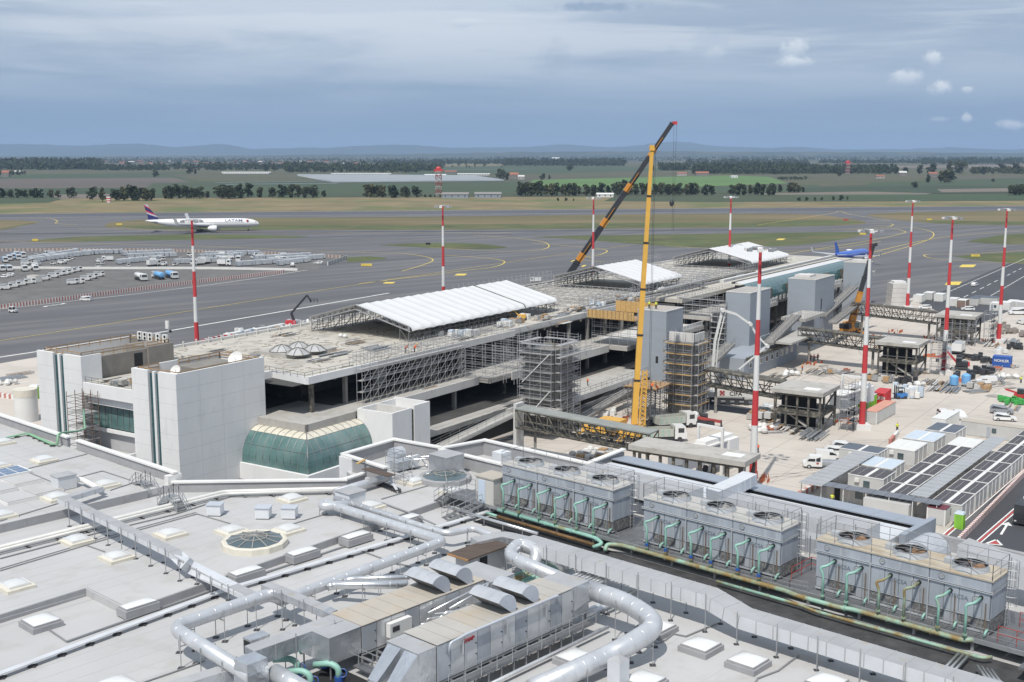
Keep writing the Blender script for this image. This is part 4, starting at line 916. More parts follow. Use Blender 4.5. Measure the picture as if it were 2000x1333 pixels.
    for k in range(6): cg.tube([L_(x+.02+.62*math.sin(q*.5236), (ya+yb)/2-.36*math.cos(q*.5236), 1.6+k*.62) for q in range(7)], .018, 4)
    for q in range(1, 6): cg.bar(L_(x+.02+.62*math.sin(q*.5236), (ya+yb)/2-.36*math.cos(q*.5236), 1.6), L_(x+.02+.62*math.sin(q*.5236), (ya+yb)/2-.36*math.cos(q*.5236), 4.7), .02)
    tag(cg.build('ladder_cage', M_steel, lo), kind='stuff'); return t
cooling_tower(9.6, 'grey cooling tower with three fans, leftmost of three on the roof', M_ctop, M_blade, 1)
cooling_tower(25.35, 'grey cooling tower with three fans, middle of three, blue valves on its pipes', M_ctop, M_blade, 2)
cooling_tower(40.85, 'grey cooling tower with three rusty fans and sandy deck, rightmost of three', M_ctop3, M_bladr, 3)
# service platform, headers
t = thing('service_platform', 'dark steel grating platform under the cooling towers', 'platform', F(22, 30, Z0))
for k in range(26): MB().fbox(F, 19.35, 25.8, 8.4+k*2.02, 8.4+k*2.02+1.99, 20.36, 20.45).build('grating_panel', M_grate, t)
MB().fbox(F, 19.25, 19.35, 8.3, 61, 20.15, 20.46).build('edge_beam', M_steel, t); MB().fbox(F, 19.25, 25.9, 8.2, 8.38, 20.0, 20.46).build('edge_beam', M_steel, t)
for k in range(14): MB().fbox(F, 19.5, 19.7, 8.6+k*4, 8.8+k*4, Z0, 20.36).build('column', M_steel, t)
railing(t, [F(19.3, 8.4, 20.46), F(19.3, 23.5, 20.46)], .62, 1.6, w=.03); railing(t, [F(19.3, 25.5, 20.46), F(19.3, 39.3, 20.46), F(19.6, 40.6, 20.46)], .62, 1.6, w=.03); railing(t, [F(19.3, 42, 20.46), F(19.3, 56.6, 20.46), F(17.2, 56.8, 20.46)], .8, 1.6, w=.035)
railing(t, [F(20.6, 38.7, 20.46), F(23.6, 38.7, 20.46), F(23.6, 40.4, 20.46)], 1.05, 1.4, M_red, .04, 2, 'red_railing'); railing(t, [F(19.8, 54.2, 20.46), F(19.8, 56.6, 20.46), F(23.2, 56.6, 20.46), F(23.2, 54.4, 20.46)], 1.05, 1.4, M_red, .04, 2, 'red_railing')
MB().fbox(F, 16.8, 19.2, 56.6, 66, 20.3, 20.45).build('grating_panel', M_grate, t); railing(t, [F(16.8, 58, 20.45), F(14.8, 60, 20.45), F(14.8, 66, 20.45)], 1.05, 1.4)
MB().fbox(F, 15.6, 19.2, 23, 62, Z0, Z0+.02).build('pipe_trench', mat('trench_dark', (.05, .05, .052), .9, var=.4, scale=.8), t); MB().fbox(F, 17.0, 19.2, 9, 23, Z0, Z0+.02).build('pipe_trench', M_blackv, t)  # flat dark sheets laid on the roof under the header pipes
def pipe(name, label, pts, r, m, rad=.4, cat='pipe', n=10, zf=None, sup=0, flange=0):
    pts = [Vector(p) for p in pts]; path = smooth_path(pts, rad, 5); t = thing(name, label, cat, (pts[0].x, pts[0].y, min(p.z for p in pts)-r))
    MB().tube(path, r, n).build('pipe_run', m, t, True)
    if flange:
        for p, q in zip(resample(path, flange)[1:], resample(path, flange)):
            d = (p-q).normalized(); MB().tube([p-d*.05, p+d*.05], r*1.25, n).build('pipe_collar', m, t)
    if sup:
        for p in resample(path, sup):
            MB().bar((p.x, p.y, zf), (p.x, p.y, p.z-r*.5), .05).build('support_post', M_steel, t); MB().box(p.x-.16, p.x+.16, p.y-.16, p.y+.16, zf, zf+.03).build('foot_pad', M_rubber, t)
    return t
pipe('header_pipe', 'thick pale green header pipe along the first cooling tower', [F(19.2, 10.0, 20.22), F(19.0, 21.4, 20.22), F(18.4, 22.6, 20.15), F(18.0, 21.9, 19.8)], .17, M_pipeg, .5, flange=2.9)
pipe('header_pipe', 'thick rust-stained green header pipe along the second and third towers', [F(18.0, 23.2, 19.8), F(18.5, 22.9, 20.15), F(19.0, 24.0, 20.22), F(19.0, 39.2, 20.22), F(18.7, 40.2, 20.22), F(18.7, 43.6, 20.22), F(19.05, 44.4, 20.2), F(19.05, 52.3, 20.2), F(19.4, 52.8, 20.3)], .18, M_pipegr, .5, flange=3.1)
pipe('return_pipe', 'rusty brown pipe under the first green header', [F(18.5, 10.6, 19.9), F(18.3, 21.7, 19.9)], .15, M_piper, .4, flange=3.5)
pipe('return_pipe', 'short green pipe end before the rusty pipe', [F(18.55, 9.2, 19.92), F(18.5, 10.5, 19.92)], .13, M_pipeg, .4)
pipe('return_pipe', 'thinner green pipe running below the second and third headers', [F(18.1, 33.8, 19.85), F(18.1, 41, 19.85), F(17.8, 42, 19.85), F(17.9, 54.0, 19.85), F(18.4, 54.4, 19.9)], .12, M_pipegr, .4, flange=2.2)
for k in range(5): pipe('branch_pipe', 'green branch pipe crossing under the long grey duct', [F(8.2+.0*k, 21.6+k*.42, 19.85), F(13.6, 21.6+k*.42, 19.85)], .13, [M_pipeg, M_pipegr, M_pipegr, M_pipeg, M_pipeg][k], .4, flange=1.6)
for o in [x for x in C.objects if x.name.startswith('branch_pipe')]: o['group'] = 'green branch pipes under the long duct'
for k in range(8): 
    o = pipe('silver_pipe', 'slim silver pipe of the rack behind the right air handler', [F(6.6, 26.5+k*.34, 20.75), F(12.6, 26.5+k*.34, 20.7), F(13.6, 26.5+k*.34, 20.2)], .07 if k % 3 else .1, M_silver, .3, n=8); o['group'] = 'silver pipe rack'
for k in range(2): o = pipe('silver_pipe', f'thick silver pipe lying right of the slim rack, {["left", "right"][k]} one', [F(5.6, 30.6+k*.45, 20.1), F(11.6, 30.6+k*.45, 20.1)], .17, M_galv, .3, zf=Z0, sup=2.6); o['group'] = 'thick silver pipes'
for k in range(7): o = pipe('silver_pipe', 'silver pipe bending into the trench below the third tower', [F(16.2, 53.4+k*.3, 20.0), F(14.6, 54.6+k*.3, 20.05), F(14.2, 60, 20.1)] if k > 2 else [F(17.6, 52.6+k*.3, 19.9), F(13.4, 53.0+k*.3, 20.0)], .09, M_silver, .5, n=8); o['group'] = 'silver pipes by the third tower'
pipe('white_twin_pipe', 'white insulated pipe running the length of the left roof', [F(-45, -11.9, 20.5), F(5.3, -12.35, 20.5), F(13.4, -5.1, 20.5), F(15.4, -3.9, 20.5)], .18, mat('white_cladding_pipe', (.66, .65, .62), .4, .1, var=.08), .6, zf=Z1, sup=2.6)
pipe('white_twin_pipe', 'second white insulated pipe tight beside the first on the left roof', [F(-45, -11.5, 20.4), F(5.2, -11.95, 20.4), F(13.4, -4.7, 20.4)], .13, MATS['white_cladding_pipe'], .6, zf=Z1, sup=2.6)
pipe('round_duct_run', 'grey round duct lying along the parapet behind the white plenum box', [P(655, 963, 20.7), P(760, 932, 20.7)], .42, M_galv, .4, 'duct', 16)
pipe('silver_pipe', 'silver pipe on stands in front of the first tower trench', [F(17.0, 5.8, 20.1), F(16.9, 16.8, 20.1)], .13, M_silver, .4, zf=Z0, sup=2.3)
def tray(label, pts, z, w, h, m, step=0, zf=None, name='cable_tray'):
    w_ = [P(u, v, z) for u, v in pts]; t = thing(name, label, 'cable tray', (w_[0].x, w_[0].y, zf if zf else z))
    MB().duct(w_, w, h).build('tray_run', m, t)
    if step:
        for p in resample(w_, step):
            MB().box(p.x-.25, p.x+.25, p.y-.22, p.y+.22, zf, zf+.1).build('foot_block', M_rubber, t); MB().bar((p.x, p.y, zf+.1), (p.x, p.y, z-h/2), .05).build('support_post', M_steel, t)
tray('wide pale cable tray across the lower roof on black feet', [(-60, 1338), (445, 1150), (480, 1140), (787, 1050), (990, 988)], Z0+.35, .5, .09, M_ductl, 2.1, Z0)
M_cond = mat('conduit', (.30, .305, .31), .5, .4, var=.1)
CON = [('thin conduit pair beside the wide cable tray', [(130, 1253), (425, 1149), (700, 1058)], Z0+.12, .16), ('thin conduit from the white dome skylight in the lowered corner', [(90, 1226), (130, 1253)], Z0+.1, .1),
 ('thin conduit line across the middle left roof', [(0, 1115), (225, 1048), (385, 1004), (450, 1023)], Z1+.06, .09), ('second thin conduit line across the middle left roof', [(0, 1111), (225, 1044), (383, 1001)], Z1+.06, .05), ('short conduit to the skylight near the duct supports', [(168, 1065), (205, 1078)], Z1+.06, .09),
 ('conduit line beside the white twin pipe', [(0, 1091), (190, 1041), (340, 1005), (450, 970), (505, 970)], Z1+.08, .12), ('conduit along the upper left roof below the hatch covers', [(0, 1018), (115, 983)], Z2+.06, .1), ('conduit crossing the upper left roof by the blue window', [(0, 900), (45, 918), (110, 945)], Z2+.06, .09),
 ('conduit from the parapet gap to the upper left skylight', [(48, 917), (110, 902), (170, 887)], Z2+.06, .09), ('conduit loop around the skylight at the stairs', [(150, 933), (200, 920), (255, 938)], Z2+.06, .09), ('conduit beside the grey step by the stairs', [(215, 958), (270, 940)], Z2+.06, .09),
 ('conduit across the bottom left roof', [(280, 1333), (370, 1302), (400, 1290)], Z0+.08, .1), ('conduit zigzag right of the big U bend', [(1268, 1250), (1285, 1256), (1300, 1250), (1315, 1238), (1340, 1243), (1400, 1218)], Z0+.08, .1), ('conduit to the white dome skylights at bottom right', [(1475, 1333), (1480, 1325), (1520, 1310), (1560, 1280)], Z0+.08, .1),
 ('conduit beside the round glass skylight', [(570, 1024), (640, 1003)], Z1+.06, .09), ('conduit in front of the rooftop scaffold tower', [(745, 975), (835, 949), (900, 945)], Z1+.06, .12), ('conduit from the tray to the long round duct', [(695, 1072), (760, 1096), (805, 1108)], Z0+.08, .1), ('cable run crossing the rooftop behind the twin ducts', [(745, 982), (800, 1002), (850, 1025)], Z1+.1, .2)]
for lb, pts, z, w in CON: tray(lb, pts, z, w, .06, M_cond, 0, None, 'conduit')
tray('green cable tray along the upper left parapet', [(8, 856), (50, 847), (58, 848), (103, 868), (113, 867)], Z2+.25, .35, .1, mat('green_tray', (.22, .42, .26), .6, var=.1), 1.6, Z2)
pipe('green_riser', 'green cable riser climbing over the parapet to the brown scaffold', [P(112, 869, Z2+.3), P(113, 850, 21.95), P(118, 846, 21.95), P(150, 843, 20.5), P(166, 838, 18.5), P(163, 800, 18)], .12, MATS['green_tray'], .3, 'cable riser')
# ---- stairs
def stair(label, p, q, w, n, rail=True, land=None, name='steel_stair'):
    p, q = Vector(p), Vector(q); t = thing(name, label, 'stair', (p.x, p.y, p.z)); d = Vector((q.x-p.x, q.y-p.y, 0)).normalized(); s_ = Vector((-d.y, d.x, 0))*w/2
    for sgn in (-1, 1): MB().bar(p+s_*sgn, q+s_*sgn, .05, .22).build('stringer', M_steel, t)
    for k in range(n): c = p.lerp(q, (k+.5)/n); MB().bar(c-s_, c+s_, .26, .035).build('tread', M_grate, t)
    for sgn in (-1, 1): 
        mb = MB()
        for i in (.5, 1.0): mb.bar(p+s_*sgn+Vector((0, 0, i)), q+s_*sgn+Vector((0, 0, i)), .045)
        for k in range(4): c = p.lerp(q, k/3)+s_*sgn; mb.bar(c, c+Vector((0, 0, 1.0)), .045)
        tag(mb.build('handrail', M_steel, t), kind='stuff')
    return t
def over_stair(label, u, v, z, dirv, w, run, top, h):
    """stile: short flight up, landing, flight down"""
    c = P(u, v, z); d = dirv.to_3d().normalized(); t = thing('roof_stile', label, 'stair', c); s_ = Vector((-d.y, d.x, 0))*w/2
    A0, A1 = c-d*(run+top/2), c-d*top/2+Vector((0, 0, h)); B1, B0 = c+d*top/2+Vector((0, 0, h)), c+d*(run+top/2)
    for (p, q) in ((A0, A1), (B0, B1)):
        for sg in (-1, 1): MB().bar(p+s_*sg, q+s_*sg, .05, .2).build('stringer', M_steel, t)
        for k in range(5): e = p.lerp(q, (k+.6)/5.2); MB().bar(e-s_, e+s_, .25, .03).build('tread', M_steel, t)
    MB().bar(A1, B1, w, .05).build('landing', M_steel, t)
    for sg in (-1, 1):
        mb = MB(); pts = [A0+s_*sg, A1+s_*sg, B1+s_*sg, B0+s_*sg]
        for i in (.5, 1.0):
            for p, q in zip(pts, pts[1:]): mb.bar(p+Vector((0, 0, i)), q+Vector((0, 0, i)), .045)
        for p, q in zip(pts, pts[1:]):
            for k in range(3): e = p.lerp(q, k/2); mb.bar(e, e+Vector((0, 0, 1.0)), .045)
        tag(mb.build('handrail', M_steel, t), kind='stuff')
over_stair('steel stile with handrails over the grey step at the parapet corner', 281, 962, Z1+.1, F.B, 1.0, 1.3, .9, 1.0)
over_stair('steel stile with handrails over the white twin pipe', 336, 992, Z1, F.B, 1.0, 1.2, .9, 1.1)
stair('steel stair with handrails up to the cooling tower platform', P(868, 1016, Z0), F(19.0, 7.9, 20.45), 1.1, 8)
ps = thing('stair_landing', 'raised steel landing with railings left of the first cooling tower', 'platform', F(19.8, 6.3, Z0))
MB().fbox(F, 18.6, 21.6, 3.7, 8.2, 20.38, 20.46).build('grating_panel', M_grate, ps)
for a, b in ((18.7, 3.8), (18.7, 8.0), (21.5, 3.8)): MB().fbox(F, a-.05, a+.05, b-.05, b+.05, Z0, 20.38).build('column', M_steel, ps)
railing(ps, [F(18.6, 6.6, 20.46), F(18.6, 3.7, 20.46), F(21.6, 3.7, 20.46), F(21.6, 8.2, 20.46)], 1.05, 1.1)
stair('second short steel stair from the landing to the middle roof', P(856, 982, Z1), F(19.6, 3.7, 20.46), 1.0, 4)
ct = thing('plant_container', 'cream plant container with blue door beside the first cooling tower', 'container', F(19.8, 8.3, 20.46))
MB().fbox(F, 19.25, 21.3, 7.2, 9.4, 20.46, 22.85).build('casing', mat('cream_panel', (.50, .49, .46), .6, var=.05), ct); MB().fbox(F, 19.15, 21.4, 7.1, 9.5, 22.85, 22.95).build('roof_sheet', M_tan, ct)
MB().fbox(F, 19.2, 19.25, 7.55, 8.35, 20.5, 22.6).build('door', mat('pale_blue_door', (.50, .58, .68), .5, var=.03), ct); MB().fbox(F, 19.18, 19.2, 7.7, 7.95, 20.6, 20.75).build('vent', M_blackv, ct)
# ---- air handling units
def hood(t, a, b0, b1, z, rad, rot, m, name='intake_hood'):
    n = 12; ang = [R(rot)+math.pi*k/n for k in range(n+1)]; pr = [(a+rad*math.cos(x), z+rad*math.sin(x)) for x in ang]
    mb = MB()
    for p, q in zip(pr, pr[1:]): mb.quad(F(p[0], b0, p[1]), F(p[0], b1, p[1]), F(q[0], b1, q[1]), F(q[0], b0, q[1]))
    ho_ = mb.build(name, m, t, True)
    for b in (b0, b1): MB().quad(*[F(p[0], b+(.002 if b == b1 else -.002), p[1]) for p in pr]).build('end_plate', M_duct, ho_)
    MB().quad(F(pr[0][0], b0, pr[0][1]), F(pr[0][0], b1, pr[0][1]), F(pr[-1][0], b1, pr[-1][1]), F(pr[-1][0], b0, pr[-1][1])).build('mesh_screen', M_grate, ho_)
    for f in (.33, .66): 
        e = MB(); bb = b0+(b1-b0)*f
        for p, q in zip(pr, pr[1:]): e.bar(F(p[0], bb, p[1]+.005), F(q[0], bb, q[1]+.005), .05, .03)
        e.build('rib', M_galv, ho_)
def ahu(label, a0, a1, b0, b1, zb, zt, n, hoods, tan):
    t = thing('air_handling_unit', label, 'air handler', F((a0+a1)/2, (b0+b1)/2, Z0), 'rooftop air handling units')
    MB().fbox(F, a0+.03, a1-.03, b0+.03, b1-.03, zb, zt-.02).build('core', M_blackv, t); L_ = (a1-a0)/n
    for k in range(n):
        x0, x1 = a0+k*L_+.02, a0+(k+1)*L_-.02
        MB().fbox(F, x0, x1, b1-.02, b1+.03, zb+.06, zt-.05).build('side_panel', M_galv if k % 3 else M_grey, t)
        MB().fbox(F, x0, x1, b0-.05, b1+.05, zt, zt+.05).build('roof_sheet', tan, t)
        if k % 2 == 0:
            h = MB(); h.fbox(F, x1-.16, x1-.06, b1+.03, b1+.07, (zb+zt)/2+.3, (zb+zt)/2+.36); h.build('hinge', M_rubber, t); MB().fbox(F, x1-.16, x1-.06, b1+.03, b1+.07, (zb+zt)/2-.4, (zb+zt)/2-.34).build('hinge', M_rubber, t)
    for b in (b0-.02, b1-.1): MB().fbox(F, a0, a1, b, b+.12, zb-.12, zb).build('base_beam', M_steel, t)
    for k in range(n+1): 
        a = a0+k*(a1-a0)/n
        MB().fbox(F, a-.05, a+.05, b0, b1+1.0, zb-.26, zb-.14).build('cross_beam', M_steel, t)
        for b in (b0+.1, b1, b1+.95): MB().fbox(F, a-.05, a+.05, b-.05, b+.05, Z0, zb-.26).build('leg', M_steel, t)
    for (ha, rot) in hoods: hood(t, ha, b0+.15, b1-.1, zt+.42, .95, rot, M_galv)
    return t
u1 = ahu('long air handling unit with sandy roof, left of the two', -9.4, 1.9, 21.9, 24.9, 20.35, 22.2, 9, [(-2.3, -38), (-.1, -38)], M_tan)
u2 = ahu('long silver air handling unit with walkway rail, right of the two', -9.1, 3.7, 28.6, 31.5, 20.35, 22.75, 11, [(-2.8, -38), (-.6, -38)], mat('dusty_roof_sheet', (.40, .385, .36), .8, var=.08, scale=.4, col2=(.42, .36, .28), c2=(.5, .7), c2scale=.3))
MB().tube(smooth_path([F(-8.2, 31.62, 21.9), F(-8.2, 31.75, 22.72), F(-6.8, 31.75, 22.85), F(1.9, 31.75, 22.85), F(2.0, 31.66, 22.2)], .2, 4), .085, 10).build('condensate_pipe', M_duct, u2, True)
for a in (-7.0, -3.0, .8): MB().tube([F(a, 31.65, 22.5), F(a, 31.65, 21.6)], .06, 8).build('drain_trap', M_silver, u2)
for k in range(7): MB().fbox(F, -9.2+k*2.0, -9.2+k*2.0+1.97, 31.7, 32.6, 20.18, 20.22).build('walkway_plate', M_grate, u2)
railing(u2, [F(-9.2, 32.6, 20.2), F(4.9, 32.6, 20.2)], 1.1, 1.45)
lettering(u2, 'SAMP', .36, F(-6.35, 31.56, 22.3), F.A.to_3d(), (0, 0, 1), mat('red_print', (.45, .03, .04), .5, var=0), .008, shear=.25)
MB().tube([F(-9.2, 33.1, 19.75), F(5.6, 33.1, 19.85)], .13, 10).build('floor_pipe', M_galv, u2, True)
# plenums and transitions (aluminium)
def plenum(label, a0, a1, b0, b1, z0, z1, m=M_alu, top=M_dtop): 
    t = thing('duct_plenum', label, 'duct', F((a0+a1)/2, (b0+b1)/2, Z0)); MB().fbox(F, a0, a1, b0, b1, z0, z1).build('plenum_body', m, t); MB().fbox(F, a0-.02, a1+.02, b0-.02, b1+.02, z1, z1+.03).build('top_sheet', top, t)
    for a in (a0+.1, a1-.2):
        for b in (b0+.1, b1-.1): MB().fbox(F, a, a+.08, b-.04, b+.04, Z0, z0).build('leg', M_steel, t)
    return t
plenum('crumpled aluminium plenum at the left end of the left air handler', -12.0, -9.45, 22.0, 24.9, 20.45, 22.2)
p2 = plenum('crumpled aluminium plenum at the left end of the right air handler', -10.6, -9.15, 28.7, 31.5, 20.4, 22.7)
for b in (29.4, 30.9):
    mb = MB(); 
    mb.v += [tuple(x) for x in (F(-10.6, b-.6, 22.6), F(-10.6, b+.55, 22.6), F(-10.6, b+.55, 21.0), F(-10.6, b-.6, 21.0), F(-12.4, b-.4, 21.0), F(-12.4, b+.4, 21.0), F(-12.4, b+.4, 20.2), F(-12.4, b-.4, 20.2))]
    mb.f += [(0, 1, 5, 4), (1, 2, 6, 5), (2, 3, 7, 6), (3, 0, 4, 7), (4, 5, 6, 7), (3, 2, 1, 0)]; mb.build('transition', M_alu, p2)
round_duct('round duct leaving the bottom edge, left of the pair under the right air handler', [F(-12.3, 29.4, 20.6), F(-16.5, 29.6, 20.5)], .42, Z0, .4, 0); round_duct('round duct leaving the bottom edge, right of the pair under the right air handler', [F(-12.3, 30.9, 20.6), F(-16.5, 31.1, 20.5)], .42, Z0, .4, 0)
p3 = plenum('aluminium plenum joining the right air handler to the big U bend', 3.75, 5.6, 28.7, 31.4, 20.6, 22.72)
e = P(1160, 1156, 22.05); mb = MB(); c0 = [F(5.6, 29.0, 22.7), F(4.0, 31.4, 22.7), F(4.0, 31.4, 21.0), F(5.6, 29.0, 21.0)]; dd = (P(1228, 1178, 21.95)-e).normalized(); sx = Vector((-dd.y, dd.x, 0))*.5
c1 = [e+sx+Vector((0, 0, .45)), e-sx+Vector((0, 0, .45)), e-sx-Vector((0, 0, .45)), e+sx-Vector((0, 0, .45))]; mb.v += [tuple(x) for x in c0+c1]; mb.f += [(0, 1, 5, 4), (1, 2, 6, 5), (2, 3, 7, 6), (3, 0, 4, 7)]; mb.build('transition', M_alu, p3)
plenum('dusty rounded plenum at the far end of the left air handler', 1.95, 4.3, 21.8, 25.6, 20.6, 22.15, M_alu)
# control cabinet, pipework between the units
cb = thing('control_cabinet', 'white control cabinet on the side of the left air handler', 'cabinet', F(-6.6, 25.1, 20.35)); MB().fbox(F, -7.4, -5.5, 25.0, 25.4, 20.9, 21.85).build('door', mat('cabinet_white', (.68, .68, .66), .5, var=.03), cb); MB().fbox(F, -7.2, -6.6, 25.4, 25.42, 21.25, 21.6).build('display', M_rubber, cb); MB().fbox(F, -7.3, -7.2, 25.1, 25.2, Z0, 20.9).build('leg', M_steel, cb); MB().fbox(F, -5.7, -5.6, 25.1, 25.2, Z0, 20.9).build('leg', M_steel, cb)
for k in range(7):
    a = -4.6+k*.55; o = pipe('heating_pipe', 'bent silver pipe between the two air handlers', [F(a, 25.2, 20.0), F(a, 25.25, 21.0+.18*(k % 3)), F(a+.8+.3*(k % 2), 25.8, 21.0+.18*(k % 3)), F(a+1.0, 26.2+.12*k, 21.5), F(a+3.5, 26.4+.12*k, 21.55), F(a+3.6, 26.9, 20.2)], .075, M_silver, .22, n=8); o['group'] = 'pipework between the air handlers'
for k in range(2): o = pipe('heating_pipe', f'long straight silver pipe along the left air handler, {["nearer", "farther"][1-k]} one', [F(-4.0+k*1.5, 25.35+k*.5, 21.6), F(1.0, 25.35+k*.5, 22.05), F(2.0, 25.3, 22.05), F(2.0, 25.2, 21.0)], .09, M_silver, .2, n=8); o['group'] = 'straight pipes along the left air handler'
# shed
sh = thing('roof_shed', 'small grey shed with brown boarded roof and dark doorway', 'shed', F(7.6, 18.9, Z0))
MB().fbox(F, 5.75, 9.75, 18.15, 19.6, Z0, 21.5).build('wall', mat('shed_wall', (.44, .445, .45), .8, var=.06), sh); MB().fbox(F, 6.9, 7.75, 19.6, 19.63, Z0+.1, 21.2).build('doorway', M_blackv, sh)
for k in range(9): MB().fbox(F, 5.3+k*.52, 5.3+k*.52+.505, 17.75, 20.0, 21.5, 21.6).build('roof_board', M_ipe, sh)
MB().fbox(F, 5.2, 5.3, 17.75, 20.0, 21.46, 21.6).build('fascia', mat('orange_timber', (.33, .18, .08), .8), sh)
# pump pit at the bottom
pt = thing('pump_pit', 'sunken pit with green pump bends and blue valves at the bottom edge', 'pump station', F(-13, 25.5, Z0))
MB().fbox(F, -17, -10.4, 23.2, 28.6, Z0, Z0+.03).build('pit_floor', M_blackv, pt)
for i, (u, v) in enumerate([(560, 1300), (612, 1283), (640, 1310), (585, 1325)]):
    c = P(u+22, v+22, Z0); mbp = MB().tube(smooth_path([c+Vector((-1.6, .5, .9)), c+Vector((-.5, .15, 1.15)), c+Vector((0, 0, .9)), c+Vector((0, 0, .2))], .5, 6), .2, 12).build('pump_bend', M_pipeg, pt, True)
    vb = MB().cyl(c+Vector((0, 0, .05)), .28, .3, 12).build('valve_body', M_bluev, pt); wh = c+Vector((.25, -.1, .62)); MB().tube([wh+Vector((.26*math.cos(q*.5236), .1*math.sin(q*.5236), .24*math.sin(q*.5236))) for q in range(13)], .035, 5).build('hand_wheel', M_bluev, vb); MB().bar(c+Vector((.1, 0, .3)), wh, .06).build('valve_stem', M_bluev, vb)
railing(pt, [F(-10.3, 22.9, 20.2), F(-10.3, 28.4, 20.2)], 1.05, 1.4); MB().fbox(F, -10.4, -9.6, 25.2, 28.5, 19.9, 20.0).build('walkway_plate', M_grate, pt)
# rooftop units behind the parapet ring
rb = thing('wrapped_plenum', 'big pale wrapped box on the roof beside the grey rimmed skylight', 'box', F(25.6, -3.2, Z1)); c = F.px(872, 885, 22.2)
MB().fbox(F, c[0]-1.3, c[0]+1.2, c[1]-1.2, c[1]+1.3, Z1+.1, 22.1).build('casing', M_alu, rb); MB().fbox(F, c[0]-1.35, c[0]+1.25, c[1]-1.25, c[1]+1.35, 22.1, 22.16).build('lid', M_dtop, rb)
wb = thing('white_plenum', 'white plenum box where the twin round ducts start', 'box', F(11.2, -.9, Z1)); MB().fbox(F, 10.3, 12.2, -2.0, .0, Z1, 21.55).build('casing', mat('white_panel', (.62, .64, .67), .5, var=.05), wb); MB().fbox(F, 10.2, 12.3, -2.1, .1, 21.55, 21.62).build('lid', M_dtop, wb)
half_hood('small curved hood inside the parapet ring', F.px(775, 882, 21.6), 1.3, .75, 21.3)
for k, (u, v) in enumerate([(820, 905), (835, 910), (850, 905)]):
    o = pipe('ring_pipe', 'thin steel pipe tangle inside the parapet ring', [P(u-35, v+4, 20.3), P(u-30, v-12, 21.2), P(u, v-14, 21.3), P(u+8, v-2, 20.4), P(u+14, v+6, 20.2)], .08, M_silver, .25, n=8); o['group'] = 'pipe tangle in the ring'
t = thing('plant_skid', 'small grey pump skid inside the parapet ring', 'air unit', P(790, 915, Z1)); c = F.px(792, 906, 20.6); MB().fbox(F, c[0]-1.6, c[0]+1.2, c[1]-.6, c[1]+.6, Z1+.2, 21.1).build('casing', M_grey, t); MB().fbox(F, c[0]+.2, c[0]+1.0, c[1]+.62, c[1]+.9, Z1+.3, 21.5).build('panel_box', MATS['white_panel'], t)
t = thing('white_vent_box', 'white box inside the far parapet ring', 'box', P(980, 905, Z1)); c = F.px(980, 895, 20.8); MB().fbox(F, c[0]-.7, c[0]+.7, c[1]-.7, c[1]+.7, Z1, 21.5).build('casing', MATS['white_panel'], t)
t = thing('roof_scaffold', 'small scaffold tower with a sloping plank on the middle roof', 'scaffold', P(770, 955, Z1)); c = F.px(770, 945, Z1); sc = MB()
for i in range(3):
    for j in range(2): sc.bar(F(c[0]+j*1.1, c[1]-1.2+i*1.3, Z1), F(c[0]+j*1.1, c[1]-1.2+i*1.3, Z1+3.2), .05)
for z in (.5, 1.2, 1.9, 2.6, 3.1):
    for j in range(2): sc.bar(F(c[0]+j*1.1, c[1]-1.2, Z1+z), F(c[0]+j*1.1, c[1]+1.4, Z1+z), .045)
    for i in range(3): sc.bar(F(c[0], c[1]-1.2+i*1.3, Z1+z), F(c[0]+1.1, c[1]-1.2+i*1.3, Z1+z), .045)
tag(sc.build('scaffold_tube', M_steel, t), kind='stuff'); MB().bar(P(715, 915, 21.6), P(765, 930, 21.6), 1.1, .06).build('deck_plank', M_ipe, t); MB().bar(P(698, 906, 21.75), P(712, 898, 21.75), .3, .1).build('toe_board', M_woody, t)
MB().bar(P(758, 930, 21.3), P(778, 962, 20.1), .25, .05).build('ramp_plank', M_ductl, t)
for i in range(9): MB().box(*(lambda p: (p.x-.25, p.x+.25, p.y-.25, p.y+.25, Z1, Z1+.3))(P(742+i*4.5, 948+i*1.8, Z1))).build('ballast_bag', M_rubber, t)
# ------------------------------------------------------------------ the pier under construction
Q = Frame(P(343, 732, 19), 33.3); QR = -Q.ang
M_slab = mat('bare_concrete', (.40, .385, .36), .9, var=.10, scale=.3, col2=(.31, .295, .27), c2=(.5, .7), c2scale=.5, bump=.01)
M_slabl = mat('pale_fascia', (.56, .55, .53), .8, var=.07, scale=.4, col2=(.44, .42, .39), c2=(.58, .75), c2scale=1.2, stretch=(1, 1, .3))
M_deckroof = mat('dusty_roof', (.46, .435, .385), .9, var=.09, scale=.12, col2=(.34, .32, .285), c2=(.5, .66), c2scale=.3, bump=.02, detail=7)
M_floor = mat('dusty_floor', (.36, .345, .325), .95, var=.12, scale=.3, col2=(.42, .34, .29), c2=(.55, .7), c2scale=.2)
M_wht = mat('white_render', (.72, .72, .715), .8, var=.035, scale=.35, col2=(.66, .66, .66), c2=(.55, .75), c2scale=.8, stretch=(1, 1, .35))
M_gtow = mat('grey_cladding', (.285, .315, .355), .7, var=.04, scale=.5, stretch=(.3, .3, 1))
M_conc = mat('raw_concrete', (.23, .222, .21), .9, var=.14, scale=.6, col2=(.19, .18, .17), c2=(.5, .65), c2scale=1.0, bump=.01)
M_brown = mat('brown_concrete', (.215, .20, .18), .9, var=.12, scale=.5)
M_green = mat('green_glass', (.085, .165, .16), .2, .0, var=.25, scale=.25, coat=.5, col2=(.19, .265, .255), c2=(.46, .7), c2scale=.16)
M_gcream = mat('painted_glass', (.62, .58, .48), .35, var=.12, scale=.6, col2=(.50, .47, .42), c2=(.55, .7), c2scale=1.1)
M_mull = mat('grey_mullion', (.22, .23, .235), .5, .4, var=.08)
